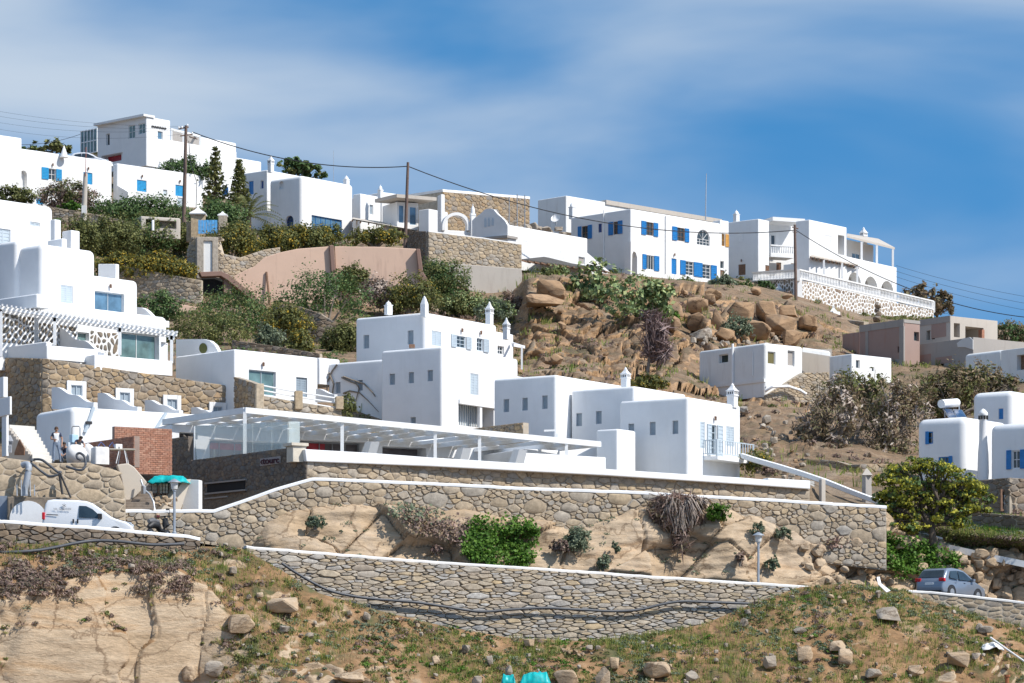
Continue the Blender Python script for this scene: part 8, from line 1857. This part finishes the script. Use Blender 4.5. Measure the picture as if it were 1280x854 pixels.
SH(406, 407, 94, 70, L_DARK, 'great dark green bush before the pink walls', 250, gap=.08); SH(428, 438, 38, 32, L_OLIVE, 'olive bush beside the largest cubic house', 236); SH(440, 366, 32, 34, L_OLIVE, 'round green bush between the buttress and the second pink wall', 259)
SH(474, 384, 34, 34, L_HEATH, 'grey brown twiggy bush behind the corner chimneys', 257, mat2=L_TWIG, frac2=.5); SH(512, 390, 56, 42, L_OLIVE, 'wide olive bush at the foot of the second pink wall', 257, mat2=L_YELLOW, frac2=.15)
SH(552, 378, 50, 54, L_DARK, 'dark green bush beyond the curved end of the pink wall', 272, mat2=L_OLIVE, frac2=.4); SH(575, 396, 46, 30, L_OLIVE, 'spreading green bush behind the tallest corner chimney', 262, mat2=L_CACT, frac2=.3); SH(618, 402, 40, 26, L_GREYG, 'pale green agaves and weeds on the slope behind the chimneys', 258, mat2=L_CACT, frac2=.4)
SH(640, 390, 26, 20, L_HEATH, 'brown weeds between the footing and the cliff')
SH(691, 353, 38, 22, L_OLIVE, 'green bush growing over the great boulder', 290, mat2=L_CACT, frac2=.3)
for px, py, w, h, lb in ((742, 374, 50, 40, 'prickly pear clump under the timber pergola'), (785, 392, 56, 48, 'largest prickly pear clump below the corner of the blue shuttered house'), (822, 396, 40, 42, 'prickly pear clump nearest the cliff boulders')):
 SH(px, py, w, h, L_CACT, lb, name='cactus', cat='cactus', leaf=.2, n=1500, gap=.15)
for px, py, w, h, lb in ((858, 364, 24, 16, 'small dark bush under the blue door'), (902, 365, 34, 18, 'grey green bush at the corner of the blue shuttered house'), (932, 363, 18, 10, 'low green bush under the shaded brown shutter'), (955, 366, 24, 14, 'low green bush beside the white meter box'), (1018, 392, 16, 8, 'tiny round bush on the terrace below the flecked wall')):
 SH(px, py, w, h, L_GREYG if px == 902 else L_DARK, lb, 314 if px < 940 else 318)
SH(921, 422, 26, 26, L_GREYG, 'grey green bush in a cleft of the cliff boulders'); SH(834, 406, 22, 20, L_BRIGHT, 'fresh green weeds at the foot of the prickly pears'); SH(812, 488, 46, 18, L_YELLOW, 'yellow green weeds behind the turret chimney of the balconied house', 215, mat2=L_OLIVE, frac2=.6)
SH(946, 590, 34, 26, L_YELLOW, 'yellow green bush beside the curving path parapet', 188, mat2=L_OLIVE, frac2=.6); SH(960, 594, 24, 14, L_HEATH, 'reddish bush on the bank by the path parapet', 186.5)
SH(432, 524, 11, 32, L_OLIVE, 'narrow olive creeper at the end of the stone terrace', 190, lobes=1)
SH(200, 400, 40, 32, L_DARK, 'thin dark bush behind the stepped hotel by the short pink wall', 245)
SH(1263, 430, 38, 26, L_DARK, 'dark green bush behind the unfinished house', 285, mat2=L_BROWNT, frac2=.4); SH(1215, 424, 30, 14, L_BROWNT, 'brown weeds on the ridge beside the unfinished house', 290)
SH(1128, 668, 30, 40, L_DRY, 'tall clump of dry straw at the end of the tall wall', 161 + 12, asp=4.0, leaf=.16, n=420, name='dry_grass_clump', cat='grass clump')
# weeds, trailing plants and creepers on the rock face and the tall wall
def face_shrub(px, py, w, h, mat, label, **kw):
 Y = surf('rock_face', px, py)[0].y - .35; return SH(px, py, w, h, mat, label, Y, **kw)
def mat_of_leaves(name, label, cat, cols, mat, n, leaf, on='rock_face', out=.22, mat2=None, asp=1.0):
 """a mat of leaves clothing the rock inside a pixel outline [(px, ytop, ybottom)]"""
 pts = []; nn = []
 for _ in range(n):
  px = random.uniform(cols[0][0], cols[-1][0]); a, b = interp(cols, px); py = random.uniform(a - 2, b + 5); ed = min(px - cols[0][0], cols[-1][0] - px, py - a + 2, b + 5 - py)
  if ed < 14 * (.55 + .9 * float(vnoise(np.array([[px * .16, py * .16, len(name)]]))[0])) and random.random() < .85: continue
  p, q = surf(on, px, py, 3.0); pts.append(p + q * random.uniform(0, out) + Vector((random.gauss(0, .09), -abs(random.gauss(0, .12)) - .1, random.gauss(0, .09)))); nn.append(Vector((q.x * .4, -.7, .6)))
 V, Q = leaf_quads(np.array(pts), np.array(nn), leaf, asp); me = fast_mesh(name, V, Q); me.materials.append(mat); o = link_mesh(name, me); return tag(o, label, cat)
mat_of_leaves('creeper', 'bright green ice plant carpet spilling down the roadside rock', 'creeper', [(578, 672, 690), (590, 650, 700), (612, 646, 706), (650, 648, 708), (668, 654, 706), (672, 664, 690)], L_BRIGHT, 5200, .085, out=.3)
mat_of_leaves('creeper', 'green hanging creeper mass above the silver blue car', 'creeper', [(1082, 668, 676), (1095, 668, 690), (1115, 670, 712), (1130, 674, 726), (1145, 678, 715), (1165, 684, 716), (1185, 690, 718), (1198, 696, 712)], L_BRIGHT, 5200, .085, out=.4)
mat_of_leaves('creeper', 'dull heather mat above the bright green ice plant', 'creeper', [(500, 640, 648), (520, 636, 660), (545, 640, 672), (575, 645, 680), (590, 652, 672)], L_HEATH, 1500, .08)
mat_of_leaves('creeper', 'grey green weeds under the tall wall beside the heather mat', 'creeper', [(486, 632, 638), (505, 630, 642), (530, 634, 654), (548, 640, 658)], L_GREYG, 700, .08)
mat_of_leaves('creeper', 'brown dry weeds above the broken rock near the creeper mass', 'creeper', [(1020, 664, 676), (1045, 660, 680), (1075, 664, 684), (1095, 668, 684)], L_HEATH, 900, .09, mat2=None)
for px, py, w, h, m_, lb in ((394, 660, 20, 16, L_GREYG, 'blue green bush in the crack of the pale sandstone'), (720, 688, 24, 30, L_GREYG, 'grey green bush in the rock cleft beside the ice plant'), (700, 690, 22, 16, L_HEATH, 'purple brown weeds beside the rock cleft'), (754, 712, 12, 20, L_GREYG, 'small round bush at the foot of the rock by the road wall'), (770, 690, 10, 12, L_GREYG, 'tiny bush in the crack above the round bush'), (897, 650, 24, 22, L_BRIGHT, 'bright green bush beside the hanging dead creeper'), (925, 706, 10, 16, L_HEATH, 'small dark weed in the crack behind the lamp post'), (966, 712, 16, 14, L_GREYG, 'grey green bush beside the lamp post'), (978, 672, 20, 12, L_GREYG, 'grey green weeds at the foot of the tall wall'), (948, 668, 16, 14, L_GREYG, 'small bush above the lamp post'), (545, 692, 14, 12, L_HEATH, 'brown weed at the side of the ice plant')):
 face_shrub(px, py, w, h, m_, lb)
# dead creeper hanging from the tall wall
dc = empty('dead_creeper', P(848, 622, 166), 'dead grey brown creeper hanging from the coping of the tall wall', 'creeper')
mb = MB(); rg = random.Random(9)
for k in range(150):
 x = rg.gauss(846, 15); top = P(min(max(x, 812), 872) * .5 + 846 * .5, 621 + abs(rg.gauss(0, 3)), 166.0)
 ln = max(8, (46 - abs(x - 846) * 1.1) * rg.uniform(.5, 1.25)); q = P(x + rg.gauss(4, 4), 622 + ln, 165.2 - rg.random() * .6); m_ = (top + q) / 2 + Vector((rg.gauss(0, .15), -rg.uniform(.3, .7), rg.uniform(.1, .4)))
 mb.tube([top, m_, q], [.025, .03, .012], 4, cap=False)
mk('stem', mb, L_TWIG, dc)
leaves('twigs', [(P(842, 640, 165.2), 1.15, .4, .8), (P(852, 628, 165.6), .9, .4, .5), (P(826, 632, 165.6), .7, .35, .45), (P(852, 668, 165.2), .45, .35, .9), (P(870, 640, 165.6), .5, .3, .7)], 2600, .11, L_HEATH, dc, asp=4.0, shell=.2)
# ------------------------------------------------------------------ trees
def limb(mb, a, b, r0, r1, rg, wob=.12, n=5, seg=7):
 a = Vector(a); b = Vector(b); L = (b - a).length; pts = []
 for i in range(n + 1):
  t = i / n; pts.append(a + (b - a) * t + Vector((rg.gauss(0, 1), rg.gauss(0, 1), rg.gauss(0, .6))) * wob * L * .3 * math.sin(math.pi * t))
 mb.tube(pts, [r0 + (r1 - r0) * i / n for i in range(n + 1)], seg)
 return pts
def tree(name, label, base, Y, crowns, mat, n, leaf, trunk_r=.2, bark=BARK, asp=1.0, gap=.3, mat2=None, frac2=0, cat='tree', shell=.35, depth=.8, twigs=0, lean=0):
 m = F / Y; b = P(*base, Y); root = empty(name, b, label, cat); rg = random.Random(int(base[0])); mb = MB(); bl = []
 for (px, py, rx, ry) in crowns:
  c = P(px, py, Y + rg.uniform(-.5, .5) * rx / m); bl.append((c, rx / m, rx / m * depth, ry / m))
 top = sum((c for c, *_ in bl), Vector()) / len(bl); fork = b + (top - b) * .35
 limb(mb, b - Vector((0, 0, .3)), fork, trunk_r, trunk_r * .75, rg, .1)
 mk('trunk', mb, bark, root, smooth=60); bm_ = MB()
 for c, rx, ry, rz in bl:
  pts = limb(bm_, fork, c, trunk_r * .55, trunk_r * .18, rg, .22)
  for _ in range(5 + twigs):
   s = pts[rg.randint(2, 5)]; e = Vector(c) + Vector((rg.uniform(-1, 1) * rx, rg.uniform(-1, 1) * ry, rg.uniform(-.6, 1) * rz)) * .95; limb(bm_, s, e, trunk_r * .15, .012, rg, .25, 4, 5)
 mk('branches', bm_, bark, root, smooth=60)
 if mat2 is not None: leaves('crown', bl, int(n * (1 - frac2)), leaf, mat, root, asp=asp, gap=gap, shell=shell); leaves('crown', bl, int(n * frac2), leaf, mat2, root, asp=asp, gap=gap, shell=shell)
 else: leaves('crown', bl, n, leaf, mat, root, asp=asp, gap=gap, shell=shell)
 return root
tree('broadleaf_tree', 'loose green tree behind the cone on the long house roof', (62, 200), 345, [(45, 186, 12, 6), (70, 183, 13, 8), (82, 186, 8, 7), (58, 188, 10, 5)], L_OLIVE, 1600, .22, gap=.1)
tree('broadleaf_tree', 'small green treetop beyond the end of the long house', (36, 192), 345, [(36, 186, 8, 3)], L_DARK, 260, .22)
tree('umbrella_pine', 'dark flat topped pine behind the house with the arched door', (375, 240), 330, [(352, 206, 9, 4), (362, 202, 10, 5), (378, 206, 12, 6), (392, 212, 10, 6), (400, 219, 7, 5), (370, 212, 14, 6), (386, 220, 10, 5)], L_DARK, 2400, .22, bark=BARKD, gap=.1, mat2=L_OLIVE, frac2=.3)
def norfolk(px, ty, by, Y, wpx, label):
 a = P(px, by, Y); t = P(px, ty, Y); h = t.z - a.z; root = empty('norfolk_pine', a, label, 'pine tree'); mb = MB(); mb.tube([a - Vector((0, 0, .3)), a + (t - a) * .5, t], [.22, .14, .04], 8); mk('trunk', mb, BARKD, root); rg = random.Random(px); br = MB(); C = []; N_ = []
 tiers = 11
 for k in range(tiers):
  s = k / (tiers - 1); zz = h * (.12 + .86 * s); L = wpx / F * Y * .5 * (1 - s * .86)
  for j in range(6):
   an = j * math.pi / 3 + k * .5 + rg.uniform(-.15, .15); d = Vector((math.cos(an), math.sin(an), 0)); p0 = a + Vector((0, 0, zz)); p1 = p0 + d * L * .6 + Vector((0, 0, .05 * L)); p2 = p0 + d * L + Vector((0, 0, .32 * L)); br.tube([p0, p1, p2], [.045, .03, .012], 5)
   m_ = int(26 * (1 - s * .6))
   for q in range(m_): u = rg.uniform(.3, 1.0); p = (p0 + (p1 - p0) * (u / .6) if u < .6 else p1 + (p2 - p1) * ((u - .6) / .4)); C.append(p + Vector((rg.gauss(0, .10), rg.gauss(0, .10), rg.gauss(.06, .09)))); N_.append((rg.gauss(0, .4), rg.gauss(0, .4), 1))
 mk('branches', br, BARKD, root); V, Q = leaf_quads(np.array(C), np.array(N_), .14, 1.6); me = fast_mesh('crown', V, Q); me.materials.append(L_OLIVE); link_mesh('crown', me, root)
norfolk(269, 186, 258, 300, 34, 'taller tiered pine in front of the tall hilltop house'); norfolk(299, 202, 262, 299, 30, 'shorter tiered pine beside the house with the arched door')
def palm(px, py, Y, L, label):
 b = P(px, py, Y); root = empty('palm_tree', b, label, 'palm'); mb = MB(); mb.tube([b - Vector((0, 0, .4)), b + Vector((0, 0, .9))], [.32, .28], 10); mk('trunk', mb, BARKD, root); rg = random.Random(2); top = b + Vector((0, 0, .9))
 for k in range(30):
  an = k * 2.4; el = R(80) - R(72) * (k / 29) ; d = Vector((math.cos(an), math.sin(an), 0)); pts = []; l_ = L * rg.uniform(.85, 1.1)
  for i in range(9): t = i / 8; pts.append(top + d * l_ * t * math.cos(el) + Vector((0, 0, l_ * (t * math.sin(el) - .55 * t * t))))
  fm = MB(); fm.tube(pts, [.03 - .0025 * i for i in range(9)], 4, cap=False); side = d.cross(Vector((0, 0, 1)))
  for i in range(1, 16):
   t = i / 16 * 8; j = int(t); p = pts[j] + (pts[j + 1] - pts[j]) * (t - j); tg = (pts[j + 1] - pts[j]).normalized(); w = .42 * math.sin(math.pi * (.12 + .86 * i / 16))
   for s in (-1, 1): e = p + side * s * w + tg * w * .7 - Vector((0, 0, w * .35)); fm.add([p - tg * .06, p + tg * .06, e], [(0, 1, 2)])
  mk('frond', fm, L_OLIVE, root)
palm(310, 284, 282, 4.4, 'low palm with drooping olive fronds behind the garden gate')
# dead tree in the cliff
def dead_tree(px, by, ty, wpx, Y, label, mat, n=260):
 b = P(px - 9, by, Y); root = empty('dead_tree', b, label, 'tree'); mb = MB(); rg = random.Random(3); t = P(px, ty, Y); h = t.z - b.z; mb.tube([b, b + Vector((.15, 0, h * .25)), b + Vector((.5, 0, h * .5))], [.16, .12, .07], 7); mk('trunk', mb, BARK, root); tw = MB()
 for k in range(n):
  s = b + Vector((.15 + .35 * rg.random(), 0, h * rg.uniform(.2, .5))); w = wpx / F * Y / 2; e = P(px, by, Y) + Vector((rg.gauss(0, .5) * w, rg.gauss(0, .5) * w, h * rg.uniform(.35, 1.02))); m_ = (s + e) / 2 + Vector((rg.gauss(0, .3), rg.gauss(0, .3), -.15)); tw.tube([s, m_, e], [.04, .025, .008], 4, cap=False)
 mk('branches', tw, mat, root); leaves('twigs', [(P(px, ty + (by - ty) * .32, Y), wpx / F * Y * .42, 1.0, h * .33), (P(px + 4, ty + (by - ty) * .55, Y), wpx / F * Y * .48, 1.0, h * .22)], 800, .16, mat, root, asp=5, shell=.1)
dead_tree(818, 470, 390, 36, 243, 'leafless purple grey tree standing against the cliff', M_leaf('purple_twigs', [(.09, .065, .065), (.14, .10, .10), (.17, .13, .12)], .05))
tree('windswept_tree', 'grey half bare windswept tree nearest the scree', (1012, 598), 207, [(1018, 530, 26, 26), (1040, 500, 28, 26), (1004, 548, 16, 18), (1060, 525, 24, 30), (1040, 556, 26, 18)], L_BROWNT, 4600, .10, .30, gap=.1, mat2=L_TWIG, frac2=.5, twigs=22, asp=1.8, shell=.2)
tree('windswept_tree', 'greener windswept tree behind the grey one with a leaning pale trunk', (1052, 597), 211, [(1066, 490, 28, 26), (1088, 482, 22, 22), (1050, 480, 18, 16), (1098, 505, 24, 24)], L_OLIVE, 4200, .10, .28, gap=.1, mat2=L_BROWNT, frac2=.4, twigs=16, asp=1.6, shell=.25)
tree('windswept_tree', 'brown leaved tree beside the white house with the round chimney', (1080, 600), 208, [(1110, 540, 34, 34), (1138, 520, 26, 34), (1118, 500, 26, 26), (1128, 566, 20, 24), (1095, 566, 24, 20)], L_BROWNT, 6000, .10, .28, gap=.1, mat2=L_TWIG, frac2=.35, twigs=18, asp=1.8, shell=.2)
tree('windswept_tree', 'brown and olive tree in front of the unfinished house', (1160, 560), 222, [(1160, 490, 26, 26), (1190, 480, 26, 26), (1215, 475, 24, 24), (1240, 478, 22, 22), (1262, 485, 14, 18), (1180, 510, 26, 24), (1210, 505, 18, 20)], L_OLIVE, 9500, .10, .26, gap=.12, mat2=L_BROWNT, frac2=.55, twigs=8, asp=1.5, shell=.25)
tree('broadleaf_tree', 'brown bushy tree against the sky beyond the flecked wall', (1160, 405), 350, [(1135, 372, 14, 12), (1155, 368, 16, 13), (1178, 376, 14, 12), (1165, 385, 18, 10), (1190, 386, 6, 6)], L_BROWNT, 2600, .24, gap=.2, twigs=6)
jn = [(1108, 600, 14, 8), (1125, 588, 18, 9), (1146, 580, 16, 8), (1166, 584, 18, 9), (1186, 590, 18, 9), (1205, 600, 16, 8), (1222, 612, 16, 9), (1236, 624, 10, 7), (1112, 616, 16, 9), (1135, 606, 18, 9), (1160, 602, 18, 9), (1182, 610, 18, 9), (1202, 620, 16, 9), (1218, 632, 14, 8), (1108, 634, 15, 8), (1130, 626, 17, 9), (1153, 622, 17, 9), (1176, 630, 17, 9), (1198, 640, 14, 8), (1122, 645, 16, 8), (1146, 642, 16, 8), (1232, 636, 10, 5), (1104, 650, 13, 8), (1120, 658, 15, 7), (1142, 659, 16, 7), (1172, 648, 16, 8), (1196, 654, 14, 7), (1100, 622, 10, 8)]
tree('juniper_tree', 'spreading yellow tipped juniper tree above the silver blue car', (1166, 676), 172.5, jn, L_JUNI, 24000, .075, .24, bark=BARKD, gap=.25, mat2=L_DARK, frac2=.2, shell=.45, twigs=3, depth=1.1)
# bare vine on the wall of the largest cubic house
vn = MB(); rg = random.Random(4)
def wl(px, py): C_ = P(482, 449, 205); a_ = R(56); d_ = Vector((-math.sin(a_), math.cos(a_), 0)); n_ = Vector((-d_.y, d_.x, 0)); return toplane(px, py, C_, n_) + n_ * .08
for pts in (((412, 466), (418, 480), (416, 495), (420, 515)), ((422, 456), (416, 464), (410, 478), (409, 500)), ((430, 471), (444, 476), (450, 486), (446, 500), (443, 516)), ((444, 476), (456, 480), (466, 490), (470, 496)), ((430, 492), (438, 489), (450, 491), (462, 502), (474, 515)), ((436, 505), (446, 514), (452, 520)), ((428, 472), (436, 476), (446, 480))):
 vn.tube([wl(*p) for p in pts], [.06, .055, .045, .03, .02][:len(pts)], 6)
tag(mk('bare_vine', vn, BARK, smooth=60), 'leafless brown vine trained over the shaded wall of the largest cubic house', 'vine')
# ------------------------------------------------------------------ ground cover
def scatter(on, n, accept):
 G, N_ = TERR[on]; ny, nx = G.shape[:2]; out = []; ii = RNG.integers(1, ny - 2, n); jj = RNG.integers(1, nx - 2, n)
 p = G[ii, jj] + (G[ii, jj + 1] - G[ii, jj]) * RNG.random((n, 1)) + (G[ii + 1, jj] - G[ii, jj]) * RNG.random((n, 1)); q = N_[ii, jj]
 px = CX + p[:, 0] / p[:, 1] * F; py = HY - p[:, 2] / p[:, 1] * F; gx = G[ii, jj + 1] - G[ii, jj]; gy_ = G[ii + 1, jj] - G[ii, jj]; m = np.cross(gx, gy_); m /= np.linalg.norm(m, axis=1, keepdims=True) + 1e-9; up = np.abs(m[:, 2])
 k = accept(p, px, py, up); return p[k], m[k]
def tufts(name, pts, blades, hgt, wid, mat, spread=.12, lean=.45, on=None):
 n = len(pts); P_ = np.repeat(pts, blades, 0); m = len(P_); a = RNG.uniform(0, 2 * np.pi, m); sp = RNG.random(m) ** .5 * spread; hs = np.repeat(RNG.uniform(.5, 1.4, n), blades)
 b = P_ + np.stack([np.cos(a) * sp, np.sin(a) * sp, np.full(m, -.03)], 1); h = hgt * RNG.uniform(.5, 1.2, m) * hs; ln = lean * RNG.random(m); d = np.stack([np.cos(a) * ln, np.sin(a) * ln, np.ones(m)], 1); d /= np.linalg.norm(d, axis=1, keepdims=True)
 t = b + d * h[:, None]; a2 = RNG.uniform(0, 2 * np.pi, m); w = np.stack([np.cos(a2), np.sin(a2), np.zeros(m)], 1) * wid * RNG.uniform(.6, 1.3, m)[:, None]
 V = np.stack([b - w * .6, b + w * .6, t + w * .35, t - w * .35], 1).reshape(-1, 3); V[3::4] += 0
 me = fast_mesh(name, V, np.arange(m * 4).reshape(m, 4)); me.materials.append(mat); o = link_mesh(name, me); return tag(o, kind='stuff')
def domes(name, pts, n_leaf, r, leaf, mat, asp=1.0, squash=.6):
 n = len(pts); rr = r * np.random.default_rng(3).uniform(.45, 1.5, n); C = np.repeat(pts, n_leaf, 0); R_ = np.repeat(rr, n_leaf)[:, None]; d = RNG.normal(0, 1, (len(C), 3)); d[:, 2] = np.abs(d[:, 2]); d /= np.linalg.norm(d, axis=1, keepdims=True); q = C + d * R_ * (.5 + .5 * RNG.random((len(C), 1))) * np.array([1, 1, squash]); V, Q = leaf_quads(q, d, leaf, asp); me = fast_mesh(name, V, Q); me.materials.append(mat); o = link_mesh(name, me); return tag(o, kind='stuff')
def slope_ok(lo, hi, dens, s, zmin=.45):
 def f(p, px, py, up):
  v = fbm(p * .33 + s, 3, int(s)); return (v > lo) & (v < hi) & (up > zmin) & (px > -30) & (px < 1310) & (RNG.random(len(p)) < dens) & (py < 870)
 return f
p, _ = scatter('hill_slope', 16000, slope_ok(-.12, 2, .8, 3)); tufts('grass', p, 9, .24, .020, L_GRASS, .14)
p, _ = scatter('hill_slope', 6000, slope_ok(-.9, -.02, .5, 8)); tufts('dry_grass', p, 7, .22, .016, L_DRY, .12)
p, _ = scatter('hill_slope', 5200, slope_ok(.04, 2, .55, 15, .5)); domes('ground_cover', p, 44, .24, .045, L_GREYG)
p, _ = scatter('hill_slope', 5200, lambda p, px, py, up: slope_ok(.0, 2, .6, 22, .4)(p, px, py, up) & ((px < 300) | (RNG.random(len(p)) < .2))); domes('heather', p, 46, .28, .05, L_HEATH, 1.8)
p, _ = scatter('hill_slope', 3800, lambda p, px, py, up: slope_ok(-.05, 2, .7, 29, .4)(p, px, py, up)); domes('green_weeds', p, 40, .22, .045, L_OLIVE)
p, _ = scatter('hill_slope', 2200, lambda p, px, py, up: slope_ok(.1, 2, .8, 41, .4)(p, px, py, up)); domes('bright_weeds', p, 40, .24, .045, L_BRIGHT)
def brow(p, px, py, up): return (px > -30) & (px < 240) & (py > 700) & (py < 745) & (RNG.random(len(p)) < .5) & (fbm(p * .5, 2, 6) > -.1)
p, _ = scatter('hill_slope', 16000, brow); domes('heather', p[:420], 60, .34, .055, L_HEATH, 1.8)
def hill_ok(lo, s, dens=.6):
 return lambda p, px, py, up: (fbm(p * .18 + s, 3, int(s)) > lo) & (px > -30) & (px < 1310) & (RNG.random(len(p)) < dens) & ~((px > 650) & (px < 1010) & (py > 360) & (py < 600) & (up < .75))
p, _ = scatter('hillside', 7000, hill_ok(-.05, 4)); tufts('grass', p, 8, .42, .05, L_GRASS, .3)
p, _ = scatter('hillside', 5200, lambda p, px, py, up: hill_ok(-.1, 13)(p, px, py, up) & ((px < 640) | (RNG.random(len(p)) < .35))); domes('ground_cover', p, 34, .5, .085, L_OLIVE)
p, _ = scatter('hillside', 2600, lambda p, px, py, up: hill_ok(-.02, 23)(p, px, py, up) & (px < 640)); domes('green_weeds', p, 40, .6, .085, L_DARK)
p, _ = scatter('hillside', 3000, hill_ok(.05, 19)); domes('heather', p, 30, .42, .10, L_HEATH, 1.8)
p, _ = scatter('hilltop', 5000, lambda p, px, py, up: (p[:, 1] < 350) & (RNG.random(len(p)) < .6)); domes('ground_cover', p, 16, .4, .13, L_OLIVE)
def gard(p, px, py, up): return (px > 1130) & (px < 1310) & (py > 640) & (py < 700) & (RNG.random(len(p)) < .8)
p, _ = scatter('garden_ground', 30000, gard); p = p[:420]; tufts('garden_grass', p, 9, .24, .03, L_BRIGHT, .2); p, _ = scatter('garden_ground', 30000, gard); domes('ground_cover', p[:130], 40, .22, .06, L_GREYG); p, _ = scatter('garden_ground', 30000, gard); domes('dry_weeds', p[:90], 30, .26, .06, L_YELLOW)
p, _ = scatter('terrace', 9000, lambda p, px, py, up: (px > 1108) & (px < 1310) & (RNG.random(len(p)) < .9)); tufts('garden_grass', p[:700], 9, .3, .025, L_GRASS, .2); domes('ground_cover', p[700:1000], 40, .3, .06, L_OLIVE); domes('heather', p[1000:1150], 40, .3, .06, L_HEATH, 1.8)
p, _ = scatter('rock_face', 9000, lambda p, px, py, up: (px > 300) & (px < 1300) & (py > 600) & (py < 735) & (up > .55) & (fbm(p * .5, 2, 3) > .02) & (RNG.random(len(p)) < .25)); domes('ground_cover', p[:520], 26, .18, .045, L_GREYG)
print('SCRIPT OBJECTS', len(bpy.data.objects), 'tris', sum(len(m.loops) - 2 * len(m.polygons) for m in bpy.data.meshes))
